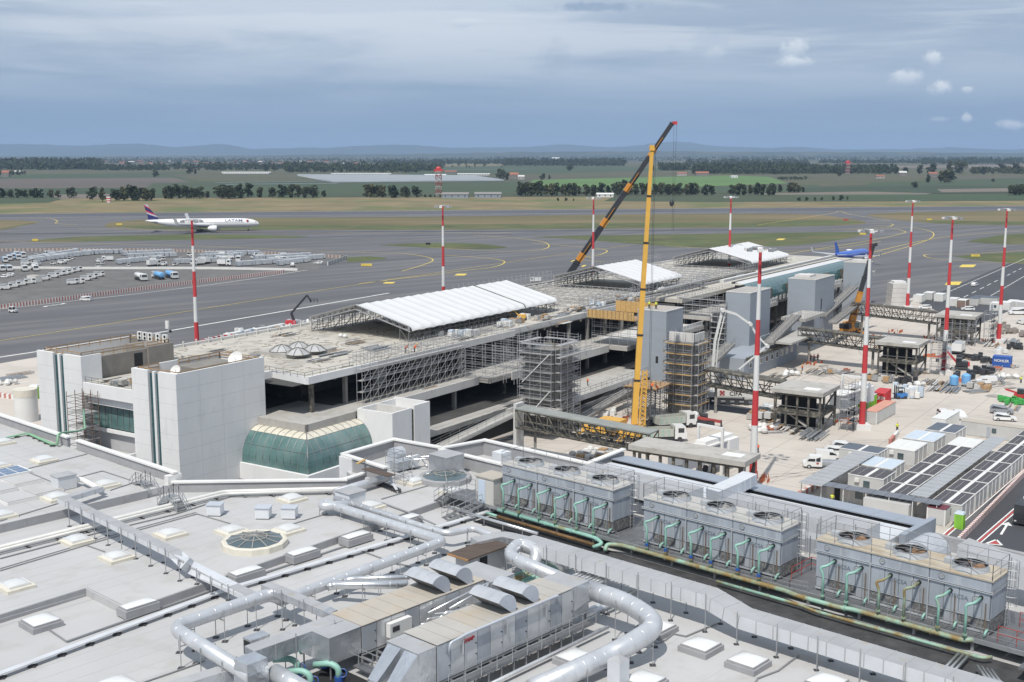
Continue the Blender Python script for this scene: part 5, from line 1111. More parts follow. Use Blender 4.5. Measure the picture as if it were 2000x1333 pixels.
M_tealg = mat('teal_slot_glass', (.03, .09, .10), .1, var=.3, scale=.5, coat=.5)
M_scaf = mat('scaffold_tube', (.42, .42, .43), .5, .5, var=.12, scale=1)
M_scafd = mat('dark_scaffold', (.20, .20, .205), .6, .4, var=.15, scale=1)
M_board = mat('scaffold_deck', (.36, .36, .36), .7, .2, var=.15, scale=1)
M_bsteel = mat('burnt_steel', (.095, .09, .08), .8, .3, var=.35, scale=.8, col2=(.22, .205, .165), c2=(.5, .62), c2scale=1.2)
M_timber = mat('timber', (.37, .24, .13), .8, var=.2, scale=1.5)
M_tent = mat('white_tent_fabric', (.61, .613, .613), .5, var=.03, scale=.2)
M_orange = mat('orange_net', (.55, .16, .07), .8, var=.2, scale=1.5)
def qbox(t, nm, m, a0, a1, b0, b1, z0, z1): return MB().fbox(Q, a0, a1, b0, b1, z0, z1).build(nm, m, t)
PR = thing('pier_building', 'long concrete terminal pier stripped for rebuilding, open dark floors', 'building', Q(100, -15, 0))
AE = 292
# floors
qbox(PR, 'ground_floor_slab', M_floor, 20, AE, -36, 21, .02, .1)
qbox(PR, 'lower_floor_slab', M_floor, 39, AE, -36, 16.0, 3.5, 4.2)
qbox(PR, 'terrace_slab', M_slab, 17.2, 64.7, -36, 10.3, 8.3, 9.28)
qbox(PR, 'terrace_slab', M_slab, 64.75, 112, -36, 13.1, 8.35, 9.3); qbox(PR, 'terrace_slab', M_slab, 112.1, 152, -36, 17.6, 8.35, 9.3); qbox(PR, 'terrace_slab', M_slab, 152.1, AE, -36, 20.0, 10.6, 11.5)
def fascia(a0, a1, b, z0, z1, m=None, step=6.0, th=.25):
    a = a0
    while a < a1-.1:
        e = min(a+step-.02, a1); qbox(PR, 'fascia_panel', m or M_slabl, a, e, b, b+th, z0, z1); a += step
fascia(38.5, 64.6, 10.32, 7.9, 9.4); fascia(72, 111.5, 13.12, 7.9, 9.5); fascia(152, 190, 20.02, 10.4, 12.3); fascia(197, 245, 20.02, 10.4, 12.3)
# the terrace corner under the open upper floor
qbox(PR, 'fascia_panel', M_slab, 16.6, 17.18, -.2, 10.6, 8.0, 9.35); qbox(PR, 'fascia_panel', M_slab, 16.6, 28.6, 10.32, 10.6, 8.0, 9.33)
# roof slab with a notch at the near corner
rp = [Q(18.45, -36), Q(18.45, -3.2), Q(23.4, -3.2), Q(22.0, 6.0), Q(84, 6.0), Q(84, 4.5), Q(152, 4.5), Q(152, 12), Q(AE, 12), Q(AE, -36)]
MB().prism(rp, 14.5, 15.5).build('roof_slab', M_deckroof, PR)
for (p, q) in (((18.5, -3.1), (23.3, -3.1)), ((23.35, -3.2), (22.0, 6.05)), ((22.0, 6.1), (40, 6.1)), ((40.05, 6.1), (62, 6.1)), ((62.05, 6.1), (84, 6.1)), ((84, 4.6), (118, 4.6)), ((118.05, 4.6), (152, 4.6))):
    P0, P1 = Q(*p, 15.1), Q(*q, 15.1); MB().bar(P0, P1, .35, 1.25).build('white_fascia', M_slabl if q[0] > 41 else M_wht, PR)
qbox(PR, 'roof_edge_beam', M_slabl, 18.5, AE, -36.3, -35.7, 14.4, 16.0)
for k in range(36): qbox(PR, 'roof_post', M_slabl, 26+k*3.2, 26.25+k*3.2, -35.6, -35.35, 15.5, 16.6)
# interior: spine walls and columns that can be seen in the open bays
M_int = mat('shaded_interior', (.055, .054, .052), .9, var=.3, scale=.2, col2=(.10, .095, .09), c2=(.55, .7), c2scale=.3)  # shade of the deep open bays is put into this near-black colour
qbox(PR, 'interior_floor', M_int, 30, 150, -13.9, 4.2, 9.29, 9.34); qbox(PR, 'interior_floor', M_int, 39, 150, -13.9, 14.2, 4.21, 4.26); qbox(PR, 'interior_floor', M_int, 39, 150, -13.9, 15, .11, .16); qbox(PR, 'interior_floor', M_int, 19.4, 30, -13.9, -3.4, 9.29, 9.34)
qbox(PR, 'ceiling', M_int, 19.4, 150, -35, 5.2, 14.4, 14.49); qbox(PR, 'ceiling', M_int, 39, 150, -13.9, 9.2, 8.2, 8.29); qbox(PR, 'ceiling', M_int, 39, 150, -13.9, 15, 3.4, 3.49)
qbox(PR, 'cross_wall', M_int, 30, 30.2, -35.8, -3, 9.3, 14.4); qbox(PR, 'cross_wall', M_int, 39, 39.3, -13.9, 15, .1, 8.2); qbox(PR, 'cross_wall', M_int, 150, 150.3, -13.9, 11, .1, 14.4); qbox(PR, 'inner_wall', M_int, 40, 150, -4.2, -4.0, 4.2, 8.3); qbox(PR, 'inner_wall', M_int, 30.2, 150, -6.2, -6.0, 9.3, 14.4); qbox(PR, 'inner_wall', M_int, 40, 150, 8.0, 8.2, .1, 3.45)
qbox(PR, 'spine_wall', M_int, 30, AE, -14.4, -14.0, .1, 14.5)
for z0, z1, b in ((9.3, 14.5, 4.8), (4.2, 8.35, 9.6), (.1, 3.5, 15.2)):
    for k in range(15):
        a = 24.2+k*8.4
        if z0 < 8 and a < 39: continue
        if a < 150 and not (62 < a < 73 and z0 < 9): qbox(PR, 'column', M_conc if k % 3 else M_bsteel, a-.3, a+.3, b-.35, b+.35, z0, z1)
for k in range(16): qbox(PR, 'column', M_conc, 154+k*8, 154.6+k*8, 17.5, 18.2, .1, 10.6)
for k in range(24): qbox(PR, 'ceiling_beam', M_bsteel, 24+k*5.2, 24.35+k*5.2, -13, 5.6, 14.05, 14.5)
qbox(PR, 'partition', M_conc, 57, 60.2, -2, 2.5, 9.3, 14.5); qbox(PR, 'partition', M_slabl, 48, 51, -1.5, -1.2, 9.3, 13.5); qbox(PR, 'partition', M_slab, 46, 47, 3, 6, 4.2, 8.3); qbox(PR, 'partition', M_slab, 56, 57.5, 0, 2, 4.2, 8.3)
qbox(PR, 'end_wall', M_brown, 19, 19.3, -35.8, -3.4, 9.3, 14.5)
# edge rails on the roof
def qrail(t, pts, h=1.0, step=2.2, m=None, w=.06, mid=2, name='edge_rail'): return tag(railing_mb(MB(), [Q(*p) for p in pts], h, step, w, mid).build(name, m or M_scaf, t), kind='stuff')
qrail(PR, [(18.6, -3.5, 15.5), (23.0, -3.5, 15.5), (21.9, 5.6, 15.5), (33, 5.6, 15.5)], .9, 1.9, M_mull)
qrail(PR, [(150, 11.6, 15.5), (185, 11.6, 15.5)], 1, 2.2); qrail(PR, [(64, 12.9, 9.3), (108, 12.9, 9.3)], 1.0, 2.2)
# lower walkway between the concrete tower and the first grey tower, ramps
qbox(PR, 'walkway_slab', M_slab, 72, 112, 15.8, 23.6, 3.7, 4.4); fascia(72, 113, 23.62, 3.4, 4.5, M_slabl, 8); qrail(PR, [(72, 23.4, 4.4), (112.5, 23.4, 4.4)], 1.1, 2.2, M_mull)
qbox(PR, 'beam', M_scafd, 72, 112, 24.0, 24.4, 2.0, 2.6)
def ramp(a0, b0, z0, a1, b1, z1, w, nm='ramp'):
    p, q = Q(a0, b0, z0), Q(a1, b1, z1); MB().bar(p, q, w, .5).build(nm, M_slab if a0 < 60 else M_conc, PR)
    d = Vector((q.x-p.x, q.y-p.y, 0)).normalized(); s_ = Vector((-d.y, d.x, 0))*(w/2-.1)
    for sg in (-1, 1):
        MB().bar(p+s_*sg+Vector((0, 0, .3)), q+s_*sg+Vector((0, 0, .3)), .2, .5).build('ramp_kerb', M_slabl if a0 < 60 else M_slab, PR)
        tag(railing_mb(MB(), [p+s_*sg+Vector((0, 0, .5)), q+s_*sg+Vector((0, 0, .5))], 1.0, 2.4, .06).build('ramp_rail', M_mull, PR), kind='stuff')
qbox(PR, 'floor_edge', M_slab, 39, 64.6, 15.9, 17.2, 3.3, 4.2)
ramp(38.8, 19.4, 1.6, 59.5, 22.6, 5.0, 2.2); qbox(PR, 'landing', M_slab, 58.8, 64.2, 20.6, 29.5, 4.9, 5.4); qrail(PR, [(58.9, 21.8, 5.4), (58.9, 29.4, 5.4), (64, 29.4, 5.4)], 1.1, 2)
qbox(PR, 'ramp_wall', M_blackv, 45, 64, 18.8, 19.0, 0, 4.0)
ramp(114, 33, 3.4, 138, 31.2, 7.6, 2.4); ramp(150, 36.0, 6.6, 176, 33.5, 10.2, 2.4); ramp(198, 33, 7.5, 232, 31, 12.2, 2.4); ramp(196, 36.5, 6.0, 228, 34.5, 8.6, 2.2); ramp(74, 27.5, 1.2, 96, 26.5, 3.0, 2.0)
qbox(PR, 'ramp_wall', M_gtow, 152, 173, 33.0, 33.3, 1.5, 7.8); qbox(PR, 'landing', M_slab, 174, 190, 30, 36.5, 9.0, 9.8); qrail(PR, [(174, 36.3, 9.8), (190, 36.3, 9.8)], 1.1, 2); qbox(PR, 'landing', M_slab, 152, 172, 34, 41, 6.4, 6.9)
# low wing with small windows under the third ramp
lw = thing('low_office_wing', 'low grey wing with a row of small windows beside the second grey tower', 'building', Q(152, 33, 0))
qbox(lw, 'wall', M_gtow, 135, 170, 28, 36.0, .02, 5.0)
for k in range(9): qbox(lw, 'window', M_cop, 138+k*3.4, 139.7+k*3.4, 36.0, 36.06, 2.3, 3.8); qbox(lw, 'pane', M_glassd, 138.2+k*3.4, 139.5+k*3.4, 36.06, 36.08, 2.45, 3.65)
for k in range(22): qbox(lw, 'awning_bracket', M_bsteel, 136+k*1.55, 136.9+k*1.55, 36.02, 36.7, 4.5, 5.2)
# ---- white towers
def white_tower(label, a0, a1, b0, b1, zt, fin):
    t = thing('white_stair_tower', label, 'tower', Q((a0+a1)/2, (b0+b1)/2, 0), 'white stair towers')
    w = b1-b0; s1, s2, s3, s4 = b0+w*.372, b0+w*.462, b0+w*.512, b0+w*.602
    qbox(t, 'front_wall', M_wht, a0, a0+.5, b0, s1, 0, zt); qbox(t, 'front_wall', M_wht, a0, a0+.5, s4, b1, 0, zt); qbox(t, 'front_fin', M_wht, a0+.1, a0+.6, s2, s3, 0, zt-.1)
    for (x, y) in ((s1, s2), (s3, s4)):
        for k in range(9): qbox(t, 'slot_pane', M_tealg, a0+.42, a0+.46, x, y, .1+k*2.06, 2.1+k*2.06)
    if fin:
        qbox(t, 'side_wall', M_wht, a0+.5, a1, b1-.35, b1, 0, zt); qbox(t, 'side_wall', M_wht, a0+.5, a1, b0, b0+.35, 0, zt); qbox(t, 'back_wall', M_wht, a1-.35, a1, b0+.36, b1-.36, 0, zt)
        qbox(t, 'tower_roof', M_brown, a0+.5, a1-.36, b0+.36, b1-.36, zt-1.6, zt-1.3); qbox(t, 'roof_trunk', M_brown, a0+7, a1-3, b0+2, b1-3.5, zt-1.3, zt-.5)
    jt = MB(); [jt.fbox(Q, a0-.004, a0, x, y, zt*k/8-.02, zt*k/8+.02) for k in range(1, 8) for x, y in ((b0, s1), (s4, b1))]; [jt.fbox(Q, a0, a1, b1, b1+.004, zt*k/8-.02, zt*k/8+.02) for k in range(1, 8) if fin]; [jt.fbox(Q, a0+4.6*k-.02, a0+4.6*k+.02, b1, b1+.004, 0, zt) for k in range(1, 4) if fin]; tag(jt.build('panel_joint', mat('joint_grey', (.50, .50, .50), .8, var=.1), t), kind='stuff')
    return t
TW2 = white_tower('white tower with two teal glass slots in front of the barrel glass, nearest one', 0, 18.4, -10.15, 0, 19, True)
TW1 = white_tower('white tower with two teal glass slots at the far left', 2.2, 6, -37.1, -25.4, 19, False)
qbox(TW1, 'side_wall', M_wht, 2.7, 6.2, -25.75, -25.4, 0, 19); qbox(TW1, 'side_wall', M_wht, 2.7, 24, -37.1, -36.7, 0, 18.9)
qbox(TW1, 'stair_wall', M_brown, 6.3, 16.2, -26.2, -25.8, 0, 18.4); qbox(TW1, 'doorway', M_blackv, 13.2, 15.0, -25.8, -25.77, 15.5, 17.9); qbox(TW1, 'stair_wall', M_brown, 16.0, 21.5, -31.5, -25.4, 0, 18.7)
qbox(TW1, 'tower_roof', M_brown, 2.8, 21.5, -36.6, -26.3, 16.6, 17.0); qbox(TW1, 'back_wall', M_brown, 21.0, 21.5, -36.8, -31.6, 0, 19)
def timber_rail(t, pts):
    pts = [Q(*p) for p in pts]
    for p, q in zip(pts, pts[1:]):
        for z in (.55, 1.05): MB().bar(p+Vector((0, 0, z)), q+Vector((0, 0, z)), .05, .16).build('rail_board', M_timber, t)
        n = max(1, round((q-p).length/2.2))
        for k in range(n+1): c = p.lerp(q, k/n); MB().bar(c, c+Vector((0, 0, 1.1)), .09).build('rail_post', M_timber, t)
timber_rail(TW2, [(5, -9.7, 18.0), (1.0, -9.7, 18.0), (1.0, -.6, 18.0), (17.8, -.6, 18.0), (17.8, -9.7, 18.0), (9, -9.7, 18.0)])
timber_rail(TW1, [(3.2, -26.6, 18.3), (3.2, -36.2, 18.3), (21, -36.2, 18.3), (21, -26, 18.3), (16.2, -26, 18.3)]); timber_rail(TW1, [(3.2, -26.6, 18.3), (16, -26.6, 18.3)])
# link block between the towers
LB = thing('glazed_link', 'low link between the white towers with green strip glazing', 'building', Q(8, -18, 0))
qbox(LB, 'roof_deck', M_deckroof, 2.6, 18.4, -25.3, -10.2, 14.2, 14.7); qbox(LB, 'white_fascia', M_wht, 2.2, 2.6, -25.3, -10.2, 12.6, 14.75); qbox(LB, 'white_fascia', M_wht, 3.0, 3.3, -25.3, -10.2, 11.2, 12.5); qbox(LB, 'sill_band', M_wht, 3.4, 3.7, -25.3, -10.2, 6.6, 7.2)
for k in range(10): qbox(LB, 'strip_pane', M_green, 4.0, 4.06, -25.2+k*1.5, -23.78+k*1.5, 7.2, 11.3); qbox(LB, 'mullion', M_mull, 3.9, 4.05, -23.78+k*1.5, -23.70+k*1.5, 7.2, 11.3)
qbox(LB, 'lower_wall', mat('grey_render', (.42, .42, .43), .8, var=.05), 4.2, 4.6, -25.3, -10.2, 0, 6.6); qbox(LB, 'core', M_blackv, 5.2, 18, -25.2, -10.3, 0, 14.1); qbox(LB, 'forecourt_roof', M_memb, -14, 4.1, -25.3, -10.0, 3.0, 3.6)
qrail(LB, [(2.7, -25.2, 14.7), (2.7, -10.4, 14.7)], .9, 1.6, M_mull)
qbox(LB, 'beam', M_wht, -14, .0, -10.4, -10.0, 4.6, 5.4)
for k in range(5): qbox(LB, 'blue_pane', mat('blue_glass', (.03, .13, .18), .1, coat=.5, var=.2), -12+k*2.4, -9.7+k*2.4, -10.1, -10.02, 1.8, 4.55)
bs = thing('brown_scaffold', 'rusty scaffold stair against the left white tower', 'scaffold', Q(0, -24, 0)); sb = MB()
for a in (-1.2, .4, 1.8):
    for b in (-25, -22.8, -21): sb.bar(Q(a, b, 3.6), Q(a, b, 13.8), .09)
for z in range(4, 14):
    for a in (-1.2, .4, 1.8): sb.bar(Q(a, -25, z), Q(a, -21, z), .06)
    for b in (-25, -22.8, -21): sb.bar(Q(-1.2, b, z), Q(1.8, b, z), .06)
tag(sb.build('scaffold_tube', mat('rusty_tube', (.15, .10, .075), .8, var=.3), bs), kind='stuff')
for z in (6, 8.2, 10.4): qbox(bs, 'deck_board', M_board, -1.2, 1.8, -25, -21, z, z+.08)
ab = thing('brown_air_box', 'brown metal box unit in the gap beside the white tower', 'air unit', Q(-1, -19.4, 3.6)); qbox(ab, 'casing', mat('brown_box', (.15, .11, .09), .7), -1.8, -.2, -20.2, -18.6, 3.65, 5.0); qbox(ab, 'grille', M_blackv, -1.82, -1.8, -20, -19.2, 3.9, 4.8)
# things on the towers
def dish(label, a, b, z, r):
    c = Q(a, b, z+r*.9); t = thing('satellite_dish', label, 'dish', Q(a, b, z)); d = Vector((-.25, -.8, .55)).normalized(); u = d.cross(Vector((0, 0, 1))).normalized(); w = u.cross(d); mb = MB(); n = 16
    for k in range(n):
        p, q = 2*math.pi*k/n, 2*math.pi*(k+1)/n
        mb.quad(c-d*.18*r, c+(u*math.cos(p)+w*math.sin(p))*r*.6-d*.1*r, c+(u*math.cos(q)+w*math.sin(q))*r*.6-d*.1*r); mb.quad(c+(u*math.cos(p)+w*math.sin(p))*r*.6-d*.1*r, c+(u*math.cos(p)+w*math.sin(p))*r+d*.08*r, c+(u*math.cos(q)+w*math.sin(q))*r+d*.08*r, c+(u*math.cos(q)+w*math.sin(q))*r*.6-d*.1*r)
    mb.build('reflector', M_cop, t, True); MB().bar(Q(a, b, z), c-d*.15*r, .1).build('mount_pole', M_steel, t); MB().bar(c-d*.1*r, c+d*.6*r, .05).build('feed_arm', M_steel, t)
dish('larger white satellite dish on the near white tower', 14.6, -2.6, 17.9, 1.25); dish('smaller white satellite dish on the near white tower', 3.6, -4.2, 17.9, .85)
acg = 'air conditioner units on the far tower'
for k, (a, b) in enumerate([(20.9, -33.5), (20.9, -32.1), (20.9, -30.7), (20.9, -28.6), (20.9, -26.8)]):
    t = thing('air_conditioner', 'white air conditioner of the stacked row on the far tower', 'air conditioner', Q(a, b, 17), acg); qbox(t, 'casing', M_cop, a-.2, a+.25, b-.55, b+.55, 18.7, 20.1)
    for z in (19.05, 19.75): MB().tube([Q(a-.21, b+.1, z), Q(a-.24, b+.1, z)], .27, 14).build('fan_grille', M_blackv, t)
    for db in (-.5, .5): qbox(t, 'bracket', M_steel, a-.1, a+.1, b+db-.04, b+db+.04, 17.0, 18.7)
cm = thing('camera_pole', 'thin pole with camera and floodlight on the far tower', 'pole', Q(21, -25.6, 17)); MB().bar(Q(21, -25.8, 17), Q(21, -25.8, 21.6), .07).build('pole', M_steel, cm); MB().fbox(Q, 20.9, 21.2, -26.6, -25.9, 21.2, 22.6).build('panel_antenna', M_cop, cm); qbox(cm, 'camera', M_blackv, 20.8, 21.1, -25.6, -25.2, 20.6, 21.0)
# ---- barrel glass corner
BG = thing('barrel_glazing', 'green barrel glass canopy wrapping the pier corner', 'glass canopy', Q(15, 12, 0))
A_top, B_top, OUT, ZB, ZTp = 16.6, 10.6, 3.85, 2.6, 8.1
def prof(d): th = math.asin(min(1, d/OUT)); return ZB+(ZTp-ZB)*math.cos(th)
rows = [0, 1.8, 3.2, OUT]; fine = 5
def strip(wing, x0, x1, r0, r1, m):
    """pane between rib x0..x1 and offsets r0..r1, clipped at the hip"""
    mb = MB(); ds = [r0+(r1-r0)*k/fine for k in range(fine+1)]
    for k in range(fine):
        d0, d1 = ds[k], ds[k+1]
        def pt(x, d):
            if wing == 'L': return Q(A_top-d, min(x, B_top+d), prof(d)) 
            return Q(max(x, A_top-d), B_top+d, prof(d))
        a, b, c, e = pt(x0, d0), pt(x1, d0), pt(x1, d1), pt(x0, d1)
        if (a-b).length < .01 and (c-e).length < .01: continue
        mb.quad(a, b, c, e)
    if mb.f: mb.build('pane', m, BG, True)
ribsL = [0.02+k*1.51 for k in range(10)]+[B_top+OUT]; ribsR = [A_top-OUT, 14.8]+[16.4+k*1.51 for k in range(13)]
for wing, ribs in (('L', ribsL), ('R', ribsR)):
    for x0, x1 in zip(ribs, ribs[1:]):
        for i, (r0, r1) in enumerate(zip(rows, rows[1:])): strip(wing, x0+.04, x1-.04, r0+.02, r1-(.02 if r1 < OUT else 0), M_gcream if i == 0 else M_green)
    for x in ribs[:-1] if wing == 'L' else ribs[1:]:
        d0 = max(0, x-B_top) if wing == 'L' else max(0, A_top-x)
        if d0 >= OUT-.05: continue
        pts = [(Q(A_top-d, x, prof(d)+.03) if wing == 'L' else Q(x, B_top+d, prof(d)+.03)) for d in [d0+(OUT-d0)*k/9 for k in range(10)]]
        MB().tube(pts, .055, 5).build('rib', M_mull, BG)
for d in rows[1:-1]:
    MB().tube([Q(A_top-d, 0, prof(d)+.02), Q(A_top-d, B_top+d, prof(d)+.02), Q(34.5, B_top+d, prof(d)+.02)], .04, 5).build('purlin', M_mull, BG)
MB().tube([Q(A_top-d, B_top+d, prof(d)+.04) for d in [OUT*k/9 for k in range(10)]], .075, 6).build('hip_rib', M_mull, BG)
MB().prism([Q(A_top-OUT-.5, -.3), Q(A_top-OUT-.5, B_top+OUT+.5), Q(28.4, B_top+OUT+.5), Q(28.4, B_top+OUT-.2), Q(A_top-OUT+.2, B_top+OUT-.2), Q(A_top-OUT+.2, -.3)], 0, ZB+.05).build('base_wall', M_wht, BG)
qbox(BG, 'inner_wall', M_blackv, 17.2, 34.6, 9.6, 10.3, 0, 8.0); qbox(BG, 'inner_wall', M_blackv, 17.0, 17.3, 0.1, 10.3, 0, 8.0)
# small white block with an open top
WB = thing('white_corner_block', 'white blocky stair enclosure beside the barrel glass', 'tower', Q(33, 15, 0))
qbox(WB, 'wall', M_wht, 28.5, 28.8, 11.0, 18.5, 0, 9.9); qbox(WB, 'wall', M_wht, 28.8, 33.6, 18.2, 18.5, 0, 9.95); qbox(WB, 'wall', M_wht, 34.3, 38.6, 18.2, 18.5, 0, 10.2); qbox(WB, 'wall', M_wht, 38.3, 38.6, 11, 18.2, 0, 10.15); qbox(WB, 'wall', M_wht, 28.8, 38.3, 11.0, 11.3, 0, 9.9)
qbox(WB, 'cross_wall', M_slabl, 33.2, 33.6, 11.3, 18.2, 0, 9.9); qbox(WB, 'roof', M_slab, 28.8, 33.2, 11.3, 18.2, 8.4, 8.7); qbox(WB, 'roof', M_slabl, 33.6, 38.3, 11.3, 18.2, 7.0, 7.4); qbox(WB, 'slot', M_bsteel, 33.7, 34.2, 18.1, 18.35, 0, 9.6)
# ---- grey towers and the unfinished concrete tower
def grey_tower(label, near, left, right, z=18, parap=True):
    an, bn = Q.px(*near, z); al, bl = Q.px(*left, z); ar, br = Q.px(*right, z); bl = min(bl, bn-5.5)
    t = thing('grey_lift_tower', label, 'tower', Q(an+3, bn-3, 0), 'grey clad towers along the pier'); a1 = max(ar, an+6)
    n = 9
    for k in range(n): qbox(t, 'cladding_panel', M_gtow, an, a1, bl, bn, k*z/n+.004, (k+1)*z/n-.004)
    qbox(t, 'roof_slab', M_slabl, an-.05, a1+.05, bl-.05, bn+.05, z, z+.18); qbox(t, 'roof_floor', M_floor, an+.4, a1-.4, bl+.4, bn-.4, z+.18, z+.22)
    return t, (an, a1, bl, bn)
G1, g1 = grey_tower('grey clad tower with yellow formwork behind, right of the yellow crane', (1302, 610), (1256, 603), (1339, 602))
G2, g2 = grey_tower('grey clad tower behind the white pump boom, second of four', (1466, 574), (1425, 569), (1494, 563))
G3, g3 = grey_tower('grey clad tower with a narrow dark slot, third of four', (1593, 548), (1547, 543), (1614, 537))
G4, g4 = grey_tower('tall grey clad tower beside the small black crane, farthest of four', (1693, 515), (1651, 512), (1708, 512))
qbox(G1, 'window', M_blackv, g1[0]-.03, g1[0]-.01, g1[3]-2.4, g1[3]-1.8, 6.6, 8.1); qbox(G3, 'window_slot', M_blackv, g3[0]+5, g3[0]+5.7, g3[3]+.01, g3[3]+.04, 7.0, 12.5)
qbox(G4, 'roof_box', M_slabl, g4[0]+1.5, g4[0]+4.5, g4[2]+2, g4[3]-.3, 18.18, 18.9); qbox(G3, 'roof_box', M_slabl, g3[0]+4, g3[0]+9, g3[2]+.3, g3[3]-3, 18.18, 18.8)
CTW_ = thing('concrete_tower', 'raw concrete tower wrapped in scaffold in the middle of the pier', 'tower', Q(68, 24, 0)); ca0, ca1, cb0, cb1 = 64.9, 71.6, 20.9, 27.3
for k in range(7): qbox(CTW_, 'wall_lift', M_conc, ca0, ca1, cb0, cb1, k*2.2+.02, (k+1)*2.2-.02)
for p, q in (((ca0-1.6, cb1, 15.6), (ca0-1.6, cb1-6, 9.8)), ((ca0-1.6, cb1, 8.6), (ca0-1.6, cb1-4.5, 3.6))): MB().bar(Q(*p), Q(*q), .35, .12).build('stair_flight', M_cop, CTW_)
qbox(CTW_, 'parapet', M_conc, ca0, ca0+.3, cb0, cb1, 15.4, 16.0); qbox(CTW_, 'parapet', M_conc, ca0+.3, ca1, cb1-.3, cb1, 15.4, 16.0); qbox(CTW_, 'parapet', M_brown, ca1-.3, ca1, cb0, cb1-.3, 15.4, 16.2)
# ---- scaffolds
def scaffold(label, lines, z0, z1, depth=1.1, bay=2.2, lift=2.0, m=None, boards=True, rails=True, diag=True, toe=None, name='scaffold', brd=None):
    """lines: list of frame segments ((a0,b0),(a1,b1)); depth outward to the right of the walk direction"""
    m = m or M_scaf; p0 = Q(*lines[0][0], z0); t = thing(name, label, 'scaffold', p0); st, lg, dg = MB(), MB(), MB()
    for (s_, e_) in lines:
        p, q = Q(*s_), Q(*e_); d = (q-p); Ln = d.length; d.normalize(); n = Vector((d.y, -d.x, 0))*depth; k = max(1, round(Ln/bay)); nl = int((z1-z0)/lift)
        for i in range(k+1):
            c = p.lerp(q, i/k)
            for o_ in (Vector((0, 0, 0)), n): st.bar((c+o_)+Vector((0, 0, z0)), (c+o_)+Vector((0, 0, z1+1.1)), .075)
            for l in range(1, nl+1): lg.bar(c+Vector((0, 0, z0+l*lift)), c+n+Vector((0, 0, z0+l*lift)), .06)
        for l in range(1, nl+1):
            z = Vector((0, 0, z0+l*lift)); lg.bar(p+z, q+z, .06); lg.bar(p+n+z, q+n+z, .06)
            if rails: 
                for h in (.5, 1.0): lg.bar(p+n+z+Vector((0, 0, h)), q+n+z+Vector((0, 0, h)), .06)
            if boards:
                for i in range(k):
                    c0, c1 = p.lerp(q, i/k)+d*.03, p.lerp(q, (i+1)/k)-d*.03; w_ = n*.5+z+Vector((0, 0, .04)); MB().bar(c0+w_, c1+w_, depth*.8, .05).build('deck_board', brd or M_board, t)
                if toe: MB().bar(p+n*1.06+z+Vector((0, 0, .14)), q+n*1.06+z+Vector((0, 0, .14)), .04, .2).build('toe_board', toe, t)
        if diag:
            for l in range(nl):
                i = (l*2) % k; dg.bar(p.lerp(q, i/k)+n+Vector((0, 0, z0+l*lift)), p.lerp(q, (i+1)/k)+n+Vector((0, 0, z0+(l+1)*lift)), .05)
    tag(st.build('standard', m, t), kind='stuff'); tag(lg.build('ledger', m, t), kind='stuff')
    if dg.f: tag(dg.build('brace', m, t), kind='stuff')
    return t
def around(a0, a1, b0, b1, o=.25): return [((a1+o, b1+o), (a0-o, b1+o)), ((a0-o, b1+o), (a0-o, b0-o)), ((a0-o, b0-o), (a1+o, b0-o)), ((a1+o, b0-o), (a1+o, b1+o))]
SCC = scaffold('dense scaffold wrapped round the raw concrete tower', [((p[0], p[1]), (q[0], q[1])) for q, p in around(ca0, ca1, cb0, cb1)], 0, 17.2, 1.3, 2.2, 1.7)
scaffold('long scaffold along the upper floor left of the concrete tower', [((33.5, 6.6), (64, 6.6))][::-1] and [((64, 6.6), (33.5, 6.6))][::-1] and [((33.5, 6.7), (64.0, 6.7))], 9.3, 15.4, 1.2, 2.2, 2.0, diag=False)
dgm = MB()
for k in range(14):
    for z in (9.3, 11.3, 13.3): dgm.bar(Q(33.5+k*2.18, 7.95, z), Q(33.5+(k+1)*2.18, 7.95, z+2), .06)
tq = thing('scaffold_brace_set', 'zigzag diagonal braces of the long upper floor scaffold', 'scaffold', Q(48, 8, 9.3)); tag(dgm.build('brace', M_scaf, tq), kind='stuff')
scaffold('lattice scaffold bridge from the roof edge to the concrete tower, left side', [((62.9, 8.5), (62.9, 20.4))], 9.4, 15.5, 1.0, 2.2, 1.5, boards=False)
scaffold('lattice scaffold bridge from the roof edge to the concrete tower, right side', [((73.6, 20.4), (73.6, 7.5))], 9.4, 16.2, 1.0, 2.2, 1.5, boards=False)
scaffold('scaffold deck round the top of the concrete tower', [((62.7, 28.9), (74, 28.9))], 14.0, 16.2, 1.0, 2.2, 1.1)
scaffold('scaffold bay left of the first grey tower under the yellow formwork', [((g1[0]+2, g1[2]-12), (g1[0]+2, g1[2]-.6))], 9.3, 15.4, 1.0, 2.4, 2.0)
scaffold('scaffold bay left of the second grey tower', [((g2[0]+1, g2[2]-13), (g2[0]+1, g2[2]-.6))], 9.3, 16.4, 1.2, 2.2, 1.6)
scaffold('slim scaffold column behind the first grey tower', [((g1[1]+6, 20), (g1[1]+10, 20))], 4.3, 14, 1.0, 2, 1.6, M_scafd)
scaffold('slim scaffold column left of the second grey tower', [((g2[0]-1.2, g2[2]+.5), (g2[0]-1.2, g2[2]-3.5))], 2, 15, 1.0, 2, 1.4)
